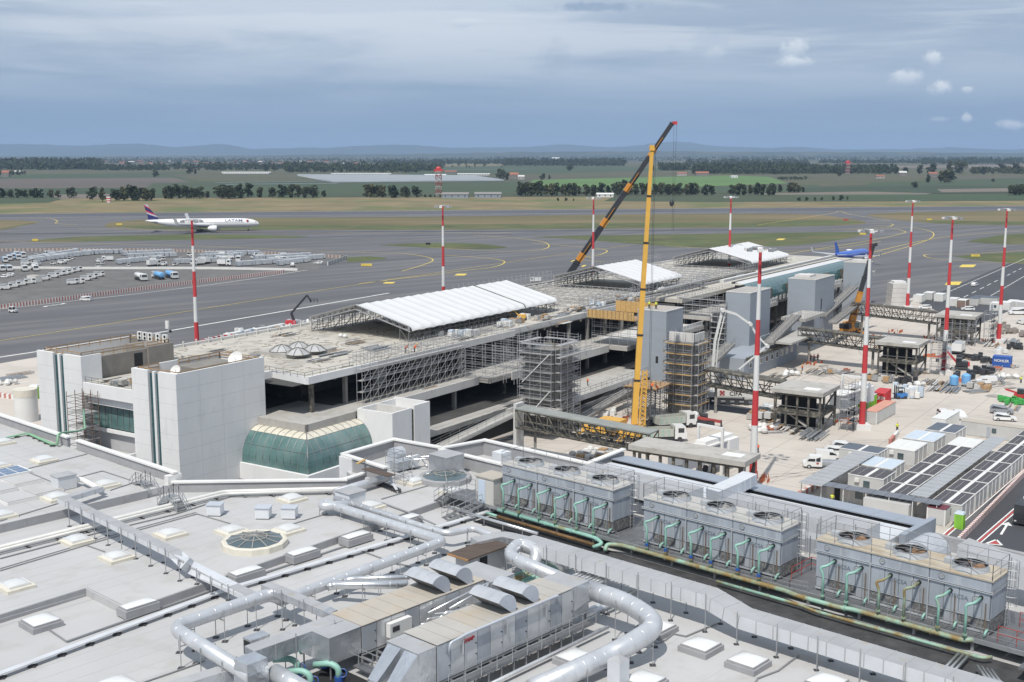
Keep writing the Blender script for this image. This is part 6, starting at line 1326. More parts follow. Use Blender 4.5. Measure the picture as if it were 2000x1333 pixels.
# orange banded stair tower
OT = thing('stair_scaffold_core', 'dark concrete core inside the orange banded scaffold tower', 'tower', Q(97, 39, 0)); oa0, oa1, ob0, ob1 = 94.6, 99.8, 36.2, 41.6
for k in range(8): qbox(OT, 'wall_lift', M_conc, oa0, oa1, ob0, ob1, k*1.85+.005, (k+1)*1.85-.005)
qbox(OT, 'top_formwork', M_slabl, oa0, oa0+.3, ob0, ob1, 14.8, 16.6); qbox(OT, 'top_formwork', M_slabl, oa0+.3, oa1, ob1-.3, ob1, 14.8, 16.4)
scaffold('scaffold tower with orange toe boards right of the grey tower', [((p[0], p[1]), (q[0], q[1])) for q, p in around(oa0, oa1, ob0, ob1, .2)], 0, 15.4, 1.0, 2.0, 2.05, toe=M_woody)
# shoring tower with formwork on top
scaffold('square shoring tower with timber formwork on top', [((86, 31.5), (86, 37.5)), ((88.2, 31.5), (88.2, 37.5)), ((90.4, 31.5), (90.4, 37.5))], 0, 6.2, 1.8, 1.0, 1.0, M_scafd, boards=False, rails=False)
fwk = thing('timber_formwork', 'timber formwork tray on the shoring tower', 'formwork', Q(88.5, 34.5, 6.2)); 
for k in range(9): qbox(fwk, 'plank', M_timber, 85.2, 92.8, 31.2+k*.78, 31.9+k*.78, 6.4+.02*(k % 3), 6.55+.02*(k % 3))
for k in range(4): qbox(fwk, 'joist', M_timber, 85.4+k*2.3, 85.6+k*2.3, 30.8, 38.6, 6.2, 6.4)
# yellow formwork on the roof edge by the first grey tower
yf = thing('yellow_formwork', 'bright yellow formwork panels on the roof beside the grey tower', 'formwork', Q(g1[0]+4, g1[2]-6, 15.4))
for k in range(9): qbox(yf, 'panel', M_woody, g1[0]-1.2, g1[0]-1.0, g1[2]-12+k*1.3, g1[2]-10.75+k*1.3, 15.6, 17.4)
for k in range(8): qbox(yf, 'panel', M_woody, g1[0]+5.6, g1[0]+5.8, g1[2]-8.5+k*1.3, g1[2]-7.25+k*1.3, 16.5, 18.9)
qbox(yf, 'deck', M_timber, g1[0]-1, g1[0]+7, g1[2]-12, g1[2]-.2, 15.45, 15.6)
for k in range(12): qbox(yf, 'stud', M_timber, g1[0]-1.35, g1[0]-1.2, g1[2]-11.8+k*.98, g1[2]-11.65+k*.98, 15.5, 17.5)
# ---- tents on the roof
def tent(label, a0, a1, nb, br, bl, bR, zr, ze, gap=None):
    t = thing('roof_tent', label, 'tent', Q((a0+a1)/2, br, 15.5), 'white roof tents'); L_ = (a1-a0)/nb
    def prf(side):
        B1 = bR if side > 0 else bl; pts = []
        for k in range(9): f = k/8; pts.append((br+(B1-br)*f*.93, zr+(ze+.75-zr)*f))
        for k in range(1, 6): an = k/5*R(80); pts.append((br+(B1-br)*(.93+.07*math.sin(an)), ze+.75-(1.25)*(1-math.cos(an))*.9-.12*k/5))
        return pts
    for side in (1, -1):
        pf = prf(side)
        for k in range(nb):
            mb = MB(); x0, x1 = a0+k*L_, a0+(k+1)*L_-(.12 if gap == k+1 else .0); n = 6; i0 = 0
            for i in range(n+1):
                f = i/n; x = x0+(x1-x0)*f; sag = math.sin(math.pi*f)
                for j, (b, z) in enumerate(pf): mb.v.append(tuple(Q(x, b, z-(.20+.05*(j > 8))*sag+(.06*sag if j > 11 else 0)+(0.32*sag*(j-10)/3 if j > 10 else 0))))
            w = len(pf)
            for i in range(n):
                for j in range(w-1): a = i*w+j; mb.f.append((a, a+1, a+w+1, a+w))
            mb.build('fabric_bay', M_tent, t, True)
        if gap:
            for (b_, z_), (b2, z2) in zip(pf, pf[1:]): MB().bar(Q(a0+gap*L_-.06, b_, z_+.05), Q(a0+gap*L_-.06, b2, z2+.05), .3, .08).build('dark_seam', M_bsteel, t)
        # lattice truss on the gables
        for a in (a0-.15, a1+.15):
            tr = MB(); up = [Q(a, b, z-.05) for b, z in pf[:11]]; lo = [Q(a, b, z-1.0) for b, z in pf[:11]]
            for x, y in zip(up, up[1:]): tr.bar(x, y, .12)
            for x, y in zip(lo, lo[1:]): tr.bar(x, y, .12)
            for i in range(10): m1, m2 = up[i].lerp(up[i+1], .5), lo[i].lerp(lo[i+1], .5); tr.bar(up[i], lo[i], .07); tr.bar(lo[i], m1, .06); tr.bar(m1, lo[i+1], .06)
            tag(tr.build('gable_truss', M_scaf, t), kind='stuff')
        # inner trusses and side trestles
        tr = MB(); lg = MB()
        for k in range(nb+1):
            a = a0+k*L_; lo = [Q(a, b, z-.9) for b, z in pf[:10]]
            for x, y in zip(lo, lo[1:]): tr.bar(x, y, .12)
            B1 = bR-.9 if side > 0 else bl+.9
            for db in (0, -2.2 if side > 0 else 2.2): lg.bar(Q(a, B1+db, 15.5), Q(a, B1+db, ze+.3), .14)
            lg.bar(Q(a, B1, 15.5), Q(a, B1+(-2.2 if side > 0 else 2.2), ze), .08)
            if k < nb:
                for z in (16.1, 16.8, 17.5): lg.bar(Q(a, B1, z), Q(a+L_, B1, z), .09)
                lg.bar(Q(a, B1, 15.5), Q(a+L_, B1, 17.5), .08); lg.bar(Q(a+L_*.5, B1, 15.5), Q(a+L_*.5, B1, ze), .09)
        tag(tr.build('inner_truss', M_scaf, t), kind='stuff'); tag(lg.build('trestle', M_scafd, t), kind='stuff')
tent('longest white tent roof over the pier, nearest of three, with a dark seam', 60.5, 115, 16, -16.6, -29.5, -2.3, 22, 18, 12)
tent('middle white tent roof over the pier, behind the yellow crane boom', 157, 181, 7, -16.2, -29.5, -1.6, 22, 18)
tent('farthest white tent roof over the pier, beside the blue airliner', 229, 262, 9, -15.2, -28, -.4, 22, 18)
# ---- four pyramid rooflights
ds = thing('rooflight_plinth', 'concrete plinth under the four pyramid rooflights', 'plinth', Q(40, -13.5, 15.5)); qbox(ds, 'plinth_slab', M_slab, 34.4, 45.6, -18.4, -8.6, 15.5, 16.1)
for k, (u, v, w) in enumerate([(550, 683, 'left'), (582, 689, 'front'), (583, 677, 'back'), (614, 682, 'right')]):
    a, b = Q.px(u, v+2, 16.2); t = thing('pyramid_rooflight', f'low glass pyramid rooflight on the pier, {w} one of four', 'rooflight', Q(a, b, 16.1), 'pyramid rooflights'); n = 8; top = Q(a, b, 17.35)
    rg = [Q(a+2.35*math.cos(2*math.pi*i/n+.39), b+2.35*math.sin(2*math.pi*i/n+.39), 16.15) for i in range(n)]; md = [x.lerp(top, .5)+Vector((0, 0, .22)) for x in rg]
    for i in range(n): j = (i+1) % n; MB().quad(rg[i], rg[j], md[j], md[i]).build('pane', mat('dusty_glass', (.42, .42, .42), .4, var=.15), t); MB().quad(md[i], md[j], top).build('pane', MATS['dusty_glass'], t)
    for i in range(n): MB().tube([rg[i], md[i]+Vector((0, 0, .03)), top], .06, 4).build('rib', M_bsteel, t)
    MB().tube(rg+[rg[0]], .08, 5).build('rim', M_bsteel, t)
# ---- green barrel roof at the far end
M_bvg = mat('dark_teal_glass', (.045, .12, .125), .2, var=.12, scale=.1, coat=.4)
BV = thing('barrel_roof', 'long green glass barrel roof at the far end of the pier', 'glass canopy', Q(220, 18, 10))
v0, v1 = 178, 262
for k in range(21):
    x0, x1 = v0+k*4, v0+k*4+3.9; n = 8
    for (i0, i1, m, nm) in ((0, 2, M_tent, 'roof_sheet'), (2, 5, M_bvg, 'pane'), (5, 8, M_bvg, 'pane')):
        mb = MB()
        for i in range(i0, i1):
            t0, t1 = R(90)*i/n, R(90)*(i+1)/n
            f = lambda x, q: Q(x, 15.2+6.0*math.sin(q), 12.6+5.0*math.cos(q)); mb.quad(f(x0, t0), f(x1, t0), f(x1, t1), f(x0, t1))
        mb.build(nm, m, BV)
    if k % 4 == 2: qbox(BV, 'vent_box', M_bsteel, x0, x0+2.4, 20.6, 22.0, 12.6, 15.6)
for k in range(28): qbox(BV, 'base_panel', M_slabl, v0+k*3, v0+k*3+1.3, 21.2, 21.4, 11.5, 12.7)
qbox(BV, 'end_wall', M_blackv, v0+.2, v0+.5, 15.2, 20.6, 11.5, 16.8); MB().bar(Q(v0-4, 13.2, 18.2), Q(v1+2, 13.2, 18.2), 1.2, .7).build('ridge_beam', M_slabl, BV); MB().bar(Q(v0, 14.6, 17.4), Q(v1+2, 14.6, 17.4), .6, .5).build('gutter', M_bsteel, BV)
bal = MB()
for (a0, a1, b, z) in ((g2[1]+.3, g3[0]-.3, 22.4, 11.5), (g3[1]+.3, g4[0]-.3, 22.4, 11.5), (g1[1]+.3, g2[0]-1, 18.0, 9.3)):
    n = int((a1-a0)/1.6)
    for k in range(n): qbox(PR, 'baluster_panel', M_cop, a0+k*1.6, a0+k*1.6+1.15, b, b+.12, z+.15, z+1.1)
    qbox(PR, 'balustrade_base', M_slab, a0, a1, b-2.2, b+.3, z-.9, z+.08); qbox(PR, 'balustrade_cap', M_slabl, a0, a1, b-.05, b+.2, z+1.1, z+1.25)
qbox(PR, 'upper_deck', M_slabl, g1[1]+.4, g2[0]-2, 6, 17.8, 9.3, 9.36)
# clutter of roof steelwork between and around the tents: long beams and truss girders
for i, (b, z, m) in enumerate([(0.5, 16.0, M_slabl), (2.2, 15.9, M_bsteel), (-31, 16.2, M_slabl), (-33.5, 16.0, M_bsteel), (4.0, 15.9, M_scaf)]):
    for k in range(5): MB().bar(Q(116+k*22, b, z), Q(137+k*22, b, z), .6, .45).build('roof_beam', m, PR)
gt = thing('roof_truss_girders', 'lattice girders lying across the open pier roof', 'girder', Q(140, -10, 15.5)); gm = MB()
for k in range(26):
    a = 117+k*6.2
    if 155 < a < 183 or 227 < a < 264: continue
    for b0, b1 in ((-30, -3),):
        for z in (15.7, 16.9): gm.bar(Q(a, b0, z), Q(a, b1, z), .14)
        for j in range(12): bb = b0+(b1-b0)*j/12; gm.bar(Q(a, bb, 15.7), Q(a, bb+(b1-b0)/24, 16.9), .09); gm.bar(Q(a, bb+(b1-b0)/24, 16.9), Q(a, bb+(b1-b0)/12, 15.7), .09)
tag(gm.build('truss_girder', M_scaf, gt), kind='stuff')
scaffold('guard rail scaffold along the pier roof edge by the workers', [((34, 4.6), (84, 4.6))], 15.5, 17.0, .9, 1.9, .75, boards=False, diag=False)
scaffold('low scaffold rail running along the pier roof beyond the long tent', [((118, .5), (156, .5)), ((184, .5), (228, .5))], 15.5, 17.6, 1.4, 2.0, 1.0, boards=False)
scaffold('scaffold frames on the far side of the pier roof', [((116, -33), (160, -33)), ((184, -33), (228, -33))], 15.5, 18.6, 1.6, 2.2, 1.5, boards=False)
scaffold('scaffold platform on the pier roof beside the second grey tower', [((150, 6), (178, 6)), ((178, 6), (178, -4))], 15.5, 18.0, 1.4, 2.2, 1.2)
# ------------------------------------------------------------------ gate pods and fixed bridges
def pod(label, a0, a1, b0, b1, zr, floor=True, n=4):
    t = thing('gate_pod', label, 'gate building', Q((a0+a1)/2, (b0+b1)/2, 0), 'stripped gate pods')
    qbox(t, 'roof_slab', M_slab, a0-.5, a1+.5, b0-.5, b1+.5, zr-.75, zr); qbox(t, 'roof_patch', M_cop, a0+1.5, a0+3.6, b1-4, b1-1, zr, zr+.06)
    for z, nm in ((3.6, 'floor_slab'),) if floor else ():
        qbox(t, nm, M_bsteel, a0, a1, b0, b1, z, z+.35)
    lv = [0, 3.6, zr-.75] if floor else [0, zr-.75]
    for i in range(n+1):
        b = b0+.2+(b1-b0-.4)*i/n
        for a in (a0+.2, a1-.2): qbox(t, 'column', M_bsteel, a-.18, a+.18, b-.18, b+.18, 0, zr-.76)
    for a in (a0+.2, a1-.2):
        for z in lv[1:]: qbox(t, 'beam', M_bsteel, a-.15, a+.15, b0, b1, z-.45, z-.05)
    for z in lv[1:]: qbox(t, 'beam', M_bsteel, a0, a1, b1-.35, b1-.05, z-.45, z-.05)
    for z0, z1 in zip(lv, lv[1:]): MB().bar(Q(a0+.2, b1-.2, z0+.2), Q(a1-.2, b1-.2, z1-.5), .22).build('brace', M_bsteel, t); qbox(t, 'rail', M_mull, a0+.1, a0+.18, b0, b1, z0+1.1, z0+1.2); qbox(t, 'post', M_mull, a0+1.2+z0*.4, a0+1.4+z0*.4, b1-.3, b1-.1, z0, z1-.5)
    if floor:
        qbox(t, 'inner_wall', M_blackv, a0+2.8, a0+3.0, b0+.5, b1-1.8, 0, zr-.8); MB().bar(Q(a0+1.2, b0+2, 3.6), Q(a0+1.2, b1-1.5, .2), 1.1, .2).build('stair_flight', M_slab, t); qbox(t, 'inner_wall', M_blackv, a0+3, a1-.6, b0+.4, b0+.6, .1, zr-.8)
    return t
pod('long flat gate pod roof nearest the terminal, open steel below', 38.6, 43.6, 57.3, 75.2, 8, False, 8)
pod('two storey burnt gate pod beside the scrap piles, second from the front', 92.6, 101.8, 59.3, 68.4, 8); pod('two storey burnt gate pod behind the blue tanks, third from the front', 159.2, 168.5, 59.5, 68.6, 8); pod('two storey burnt gate pod in scaffold, farthest at right', 215.5, 225.4, 59.3, 69, 8)
def bridge(label, a, b0, b1, z0, z1, w=3.0, h=3.3):
    t = thing('fixed_bridge', label, 'jet bridge', Q(a, (b0+b1)/2, 0), 'stripped fixed jet bridges'); n = int((b1-b0)/2.1)
    R0, R1 = Q(a, b0, z0), Q(a, b1, z1); dn = Vector((0, 0, h))
    MB().bar(R0, R1, w+.3, .22).build('roof_sheet', mat('weathered_roof', (.25, .265, .25), .8, var=.12, scale=.5) if a < 50 else M_bsteel, t); MB().bar(R0-dn, R1-dn, w, .3).build('floor', M_bsteel, t)
    for s_ in (-1, 1):
        tr = MB(); sh = Vector((Q.A.x, Q.A.y, 0))*s_*w/2
        for q in (.25, h*.55, h-.1): tr.bar(R0+sh-Vector((0, 0, q)), R1+sh-Vector((0, 0, q)), .16)
        for k in range(n+1):
            c = R0.lerp(R1, k/n)+sh; tr.bar(c, c-dn, .14)
            if k < n: e = R0.lerp(R1, (k+1)/n)+sh; (tr.bar(c, e-dn, .16) if k < n*.6 else tr.bar(c-dn, e, .16))
        tag(tr.build('side_truss', M_bsteel, t), kind='stuff')
    for f in (.12, .9): c = R0.lerp(R1, f); MB().bar((c.x, c.y, 0), (c.x, c.y, c.z-h), .5).build('pier_column', M_conc, t)
    return t
bridge('black truss jet bridge nearest the terminal, running to the long pod', 47.6, 31, 56.5, 9.0, 8.0); bridge('black truss jet bridge behind the white pump truck', 99.6, 42.5, 58.6, 9.0, 8.0); bridge('black truss jet bridge beside the third grey tower', 164.8, 38.5, 58.9, 9.0, 8.0); bridge('black truss jet bridge at the farthest grey tower', 220, 34.5, 58.7, 9.2, 8.0)
qbox(thing('bridge_end_frame', 'concrete frame at the head of the nearest jet bridge', 'frame', Q(47, 30.5, 0)), 'frame_wall', M_slabl, 47, 49.4, 30, 30.6, 0, 9.6)
scaffold('scaffold round the farthest gate pod', [((214.6, 69.8), (214.6, 59.5))], 0, 6, 1.0, 2, 1.5, boards=False); scaffold('scaffold tower right of the second gate pod', [((98, 73), (98, 70.2)), ((102, 73), (98, 73))], 0, 8.4, 1.2, 2, 2.0); scaffold('scaffold tower right of the third gate pod', [((166, 73.4), (166, 70)), ((171, 73.4), (166, 73.4))], 0, 8.8, 1.2, 2, 2.0); scaffold('scaffold tower right of the farthest gate pod', [((222, 73), (222, 70.4)), ((227, 73), (222, 73))], 0, 8, 1.2, 2, 2.0)
def pbb(label, a, b, ln, rz):
    t = thing('boarding_bridge', label, 'boarding bridge', Q(a, b, 0), 'white boarding bridge parts'); F2 = Frame((Q(a, b).x, Q(a, b).y), math.degrees(Q.ang)+rz)
    MB().fbox(F2, 0, ln, -1.4, 1.4, 2.4, 5.0).build('tunnel', M_grey, t); MB().fbox(F2, -.1, ln+.1, -1.5, 1.5, 5.0, 5.25).build('tunnel_roof', M_cop, t); MB().fbox(F2, ln*.55, ln+2.5, -1.0, 1.0, 5.25, 5.9).build('roof_walkway', M_cop, t); MB().fbox(F2, ln, ln+3, -1.8, 1.8, 2.2, 5.3).build('cab', M_wht, t)
    for s_ in (-2.3, 2.3): MB().fbox(F2, ln-3.2, ln-2.8, s_-.2, s_+.2, 0, 7.6).build('portal_leg', M_cop, t)
    MB().fbox(F2, ln-3.2, ln-2.8, -2.5, 2.5, 7.6, 8.0).build('portal_beam', M_cop, t)
    for s_ in (-1, 1): MB().tube([F2(ln-3, s_*.8-.2, .6), F2(ln-3, s_*.8+.2, .6)], .6, 14).build('wheel', M_rubber, t)
pbb('white boarding bridge with portal frame behind the nearest pod', 47, 60.5, 13, 9); pbb('white boarding bridge with portal frame beside the scrap piles', 106, 67, 10, 9)
# ------------------------------------------------------------------ floodlight masts
M_mr = mat('mast_red', (.50, .045, .05), .5, var=.06, scale=.3); M_mw = mat('mast_white', (.66, .66, .65), .5, var=.05, scale=.3)
def mast(label, u, v, base=None, zt=38.0, nb=7):
    p = P(*base) if base else P(u, v, zt); z = ZT(u, v, p) if base else zt; p.z = 0; top = PV(u, v, p.y); p2 = Vector((p.x, p.y, 0))
    t = thing('floodlight_mast', label, 'mast', p2, 'red and white floodlight masts')
    for k in range(nb):
        z0, z1 = z*k/nb, z*(k+1)/nb; r = lambda q: .62-.40*q/z
        MB().tube([p2+Vector((0, 0, z0)), p2+Vector((0, 0, z1))], [r(z0), r(z1)], 14).build('band', M_mr if (nb-k) % 2 else M_mw, t, 'auto')
    MB().prism([(p2.x-1.4, p2.y-1.4), (p2.x+1.4, p2.y-1.4), (p2.x+1.4, p2.y+1.4), (p2.x-1.4, p2.y+1.4)], 0, 1.0).build('plinth', M_mw, t)
    MB().tube([p2+Vector((1.3*math.cos(q*.5236), 1.3*math.sin(q*.5236), z)) for q in range(13)], .09, 5).build('lamp_ring', M_steel, t)
    for q in range(4): a = q*math.pi/2+.4; MB().bar(p2+Vector((0, 0, z)), p2+Vector((2.0*math.cos(a), 2.0*math.sin(a), z)), .12).build('arm', M_steel, t)
    for q in range(7): a = q*.9; c = p2+Vector((2.0*math.cos(a), 2.0*math.sin(a), z-.3)); MB().box(c.x-.38, c.x+.38, c.y-.28, c.y+.28, c.z-.22, c.z+.22).build('floodlight', M_cop if q % 2 else M_steel, t)
for lb, u, v, bs in [('striped mast at left in front of the white airliner', 374.5, 430, None), ('striped mast behind the longest tent', 864.5, 402, None), ('striped mast crossed by the black crane boom', 1159.5, 386, None), ('striped mast behind the farthest tent', 1428, 384, None), ('striped mast in front of the pump boom and second grey tower', 1485.5, 484, None),
   ('striped mast by the farthest grey tower and small crane', 1704, 449, (1683, 838)), ('striped mast behind the container row, third from right', 1781, 392, (1772, 603)), ('striped mast right of the middle, by the red excavator', 1863.5, 424, (1843, 731)), ('striped mast at the right edge', 1965.5, 408, (1950, 669))]: mast(lb, u, v, bs)
# ------------------------------------------------------------------ cranes
M_cy = mat('crane_yellow', (.68, .39, .07), .45, var=.06, scale=.5, coat=.2); M_co = mat('crane_orange', (.55, .24, .035), .45, var=.08); M_cb = mat('crane_black', (.035, .037, .042), .45, var=.15)
def boom(t, p, q, w0, w1, n, mats, jb=True):
    p, q = Vector(p), Vector(q); d = (q-p); s_ = 0
    for k in range(n):
        a, b = p+d*(k/n), p+d*((k+1)/n); w = w0+(w1-w0)*k/max(1, n-1); MB().bar(a, b, w, w*1.15).build('boom_section', mats[k % len(mats)], t)
        MB().bar(b-d.normalized()*.35, b, w*1.18, w*1.32).build('boom_collar', mats[k % len(mats)] if jb else M_cb, t)
def carrier(t, c, ang, m, L_=13):
    F3 = Frame((c[0], c[1]), ang); MB().fbox(F3, -L_/2, L_/2, -1.4, 1.4, .9, 1.9).build('chassis', m, t); MB().fbox(F3, L_/2-2.2, L_/2, -1.35, 1.35, 1.9, 3.0).build('cab', m, t); MB().fbox(F3, -2.6, 2.0, -1.4, 1.4, 1.9, 3.6).build('turntable', m, t); MB().fbox(F3, -4.6, -2.6, -1.5, 1.5, 2.0, 3.3).build('counterweight', M_cb, t); MB().fbox(F3, -.5, 1.6, 1.4, 2.3, 1.9, 3.5).build('operator_cab', M_glassd, t)
    for k in range(6):
        for s_ in (-1, 1): MB().tube([F3(-L_/2+1.3+k*2.1, s_*1.05, .62), F3(-L_/2+1.3+k*2.1, s_*1.45, .62)], .62, 14).build('wheel', M_rubber, t)
    for a in (-L_/2+.4, L_/2-3.2):
        MB().fbox(F3, a-.2, a+.2, -3.4, 3.4, .6, .95).build('outrigger_beam', m, t)
        for s_ in (-3.3, 3.3): MB().fbox(F3, a-.35, a+.35, s_-.35, s_+.35, .02, .6).build('outrigger_foot', m, t)
cb_ = P(1238, 862); t = thing('mobile_crane', 'tall yellow mobile crane with a near vertical boom in the middle', 'crane', cb_); carrier(t, (cb_.x-3.5, cb_.y+2.5), 123, M_cy, 12)
b0 = Vector((cb_.x, cb_.y, 3.2)); b1 = PV(1273.5, 289, cb_.y+1); boom(t, b0, b1, .92, .56, 6, [M_cy], False); lt = MB()
l0, l1 = b0+Vector((1.35, -.3, 0)), b0.lerp(b1, .2)+Vector((1.3, -.3, 0))
for sx in (-.55, .55):
    for sy in (-.5, .5): lt.bar(l0+Vector((sx, sy, 0)), l1+Vector((sx*.7, sy*.7, 0)), .13)
for k in range(12):
    a, b = l0.lerp(l1, k/12), l0.lerp(l1, (k+1)/12)
    for sy in (-.5, .5): lt.bar(a+Vector((-.55, sy, 0)), b+Vector((.5, sy, 0)), .09); lt.bar(a+Vector((.55, sy, 0)), b+Vector((-.5, sy, 0)), .09)
tag(lt.build('stowed_jib', M_cy, t), kind='stuff'); MB().box(b1.x-.45, b1.x+.4, b1.y-.45, b1.y+.45, b1.z-.5, b1.z+.45).build('boom_head', M_cy, t)
for dx in (.35, .6): MB().tube([b1+Vector((dx, -.4, 0)), Vector((b1.x+dx-.3, b1.y-1, 3))], .03, 4).build('hoist_rope', M_cb, t)
Y2 = 402; q0 = PV(1108, 541, Y2); q1 = PV(1313, 241, Y2); dv = (q1-q0).normalized(); q0 = q0-dv*((q0.z-3)/dv.z); t = thing('mobile_crane', 'mobile crane with long slanting black and orange boom behind the pier', 'crane', (q0.x, q0.y, 0)); carrier(t, (q0.x-1, q0.y), 90, M_co, 14)
boom(t, q0, q1, 1.9, 1.25, 5, [M_cb])
for k in range(5): a = q0.lerp(q1, k/5+.012); MB().bar(a, q0.lerp(q1, k/5+.055), 2.05-.12*k, 2.3-.14*k).build('orange_section', M_co, t); MB().bar(a-Vector((0, 1.2, 0)), q0.lerp(q1, k/5+.12)-Vector((0, 1.05, 0)), .7, .1).build('orange_stripe', M_co, t)
MB().bar(q1, q1+Vector((1.6, 0, .1)), 1.3, 1.1).build('boom_head', M_mr, t); 
for dx in (.6, 1.5): MB().tube([q1+Vector((dx, 0, 0)), Vector((q1.x+dx*.5+.4, q1.y, PV(1312, 452, Y2).z))], .04, 4).build('hoist_rope', M_cb, t)
hk = PV(1312, 397, Y2); MB().ball(hk, .8, .6, 1.2).build('hook_block', M_cb, t)
c3 = P(1661, 652); t = thing('mobile_crane', 'small crane with orange base boom beside the farthest grey tower', 'crane', c3); carrier(t, (c3.x, c3.y), 40, M_co, 9); k0 = Vector((c3.x, c3.y, 2.4)); k1 = PV(1707, 478, c3.y); boom(t, k0, k0.lerp(k1, .42), 1.5, 1.2, 2, [M_co]); boom(t, k0.lerp(k1, .40), k1, 1.0, .7, 3, [M_cb]); MB().bar(k1-Vector((.6, 0, .3)), k1+Vector((.9, 0, .1)), .9, .9).build('boom_head', M_cb, t)
# concrete pump with folding white boom
M_cw = mat('machine_white', (.66, .66, .64), .45, var=.06, coat=.2)
cp = P(1425, 789); t = thing('concrete_pump_truck', 'white concrete pump truck with folded boom arms in front of a grey tower', 'pump truck', cp); F4 = Frame((cp.x, cp.y), 100)
MB().fbox(F4, -5.5, 4.6, -1.25, 1.25, .9, 1.5).build('chassis', M_cb, t); MB().fbox(F4, 3.0, 5.2, -1.25, 1.25, 1.2, 3.2).build('cab', M_cw, t); MB().fbox(F4, -4.8, 2.6, -1.2, 1.2, 1.5, 2.6).build('pump_body', M_cw, t); MB().fbox(F4, -6.4, -4.8, -1.0, 1.0, 1.0, 2.2).build('hopper', M_grey, t); MB().fbox(F4, -2.5, 4.4, 1.22, 1.3, 1.75, 3.1).build('side_panel', M_cw, t)
for k in range(5):
    for s_ in (-1, 1): MB().tube([F4(-4.2+k*1.9, s_*.9, .52), F4(-4.2+k*1.9, s_*1.3, .52)], .52, 14).build('wheel', M_rubber, t)
lettering(t, 'CIFA', 1.25, F4(1.2, 1.33, 2.4), F4.A.to_3d(), (0, 0, 1), mat('black_print', (.02, .02, .02), .5, var=0), .02)
rm = MB()
for (x, z) in ((-1.9, 2.2), (-1.3, 2.8), (-1.9, 2.8), (-1.3, 2.2), (-1.6, 2.5)): rm.fbox(F4, x-.22, x+.22, 1.31, 1.34, z-.22, z+.22)
rm.build('red_mark', M_red, t)
pts = [(1398, 790), (1391, 728), (1396, 668), (1411, 606), (1438, 614), (1465, 633), (1478, 655), (1498, 676), (1473, 697), (1443, 722)]; Yp = cp.y+2
bp = [PV(u, v, Yp) for u, v in pts]
for i, (a, b) in enumerate(zip(bp, bp[1:])): MB().bar(a, b, .5-.03*i, .58-.035*i).build('boom_arm', M_cw, t)
for i in (3, 5, 7): MB().tube([bp[i]-Vector((0, .7, 0)), bp[i]+Vector((0, .6, 0))], .42, 10).build('boom_joint', M_cw, t)
MB().tube([p+Vector((.75, 0, 0)) for p in bp[1:4]], .14, 6).build('delivery_pipe', M_cw, t); MB().tube([bp[-1], bp[-1]-Vector((0, 0, 1.6))], .12, 6).build('end_hose', M_cb, t)
# red boom lift on the apron beyond the pier
bl = P(572, 640); t = thing('boom_lift', 'red and black boom lift standing on the apron beyond the pier', 'boom lift', bl); F5 = Frame((bl.x, bl.y), 90); MB().fbox(F5, -1.8, 1.6, -1.1, 1.1, .5, 1.1).build('chassis', M_red, t); MB().prism([F5(-2.2, -1), F5(1.2, -1), F5(1.2, 1), F5(-2.2, 1)], 1.1, 2.2, .9).build('turret', M_mr, t)
for a in (-1.4, 1.3):
    for s_ in (-1, 1): MB().tube([F5(a, s_*.9, .5), F5(a, s_*1.25, .5)], .5, 12).build('wheel', M_rubber, t)
bpt = [PV(u, v, bl.y) for u, v in ((577, 634), (569, 612), (600, 577), (608, 590))]
for i, (a, b) in enumerate(zip(bpt, bpt[1:])): MB().bar(a, b, .62-.12*i, .7-.12*i).build('boom_arm', M_cb, t)
bk = bpt[-1]; tag(railing_mb(MB(), [bk+Vector(x) for x in ((-.2, -.5, -.2), (1.9, -.5, -.2), (1.9, .5, -.2), (-.2, .5, -.2), (-.2, -.5, -.2))], 1.1, 1, .06).build('basket', M_cb, t), kind='stuff')
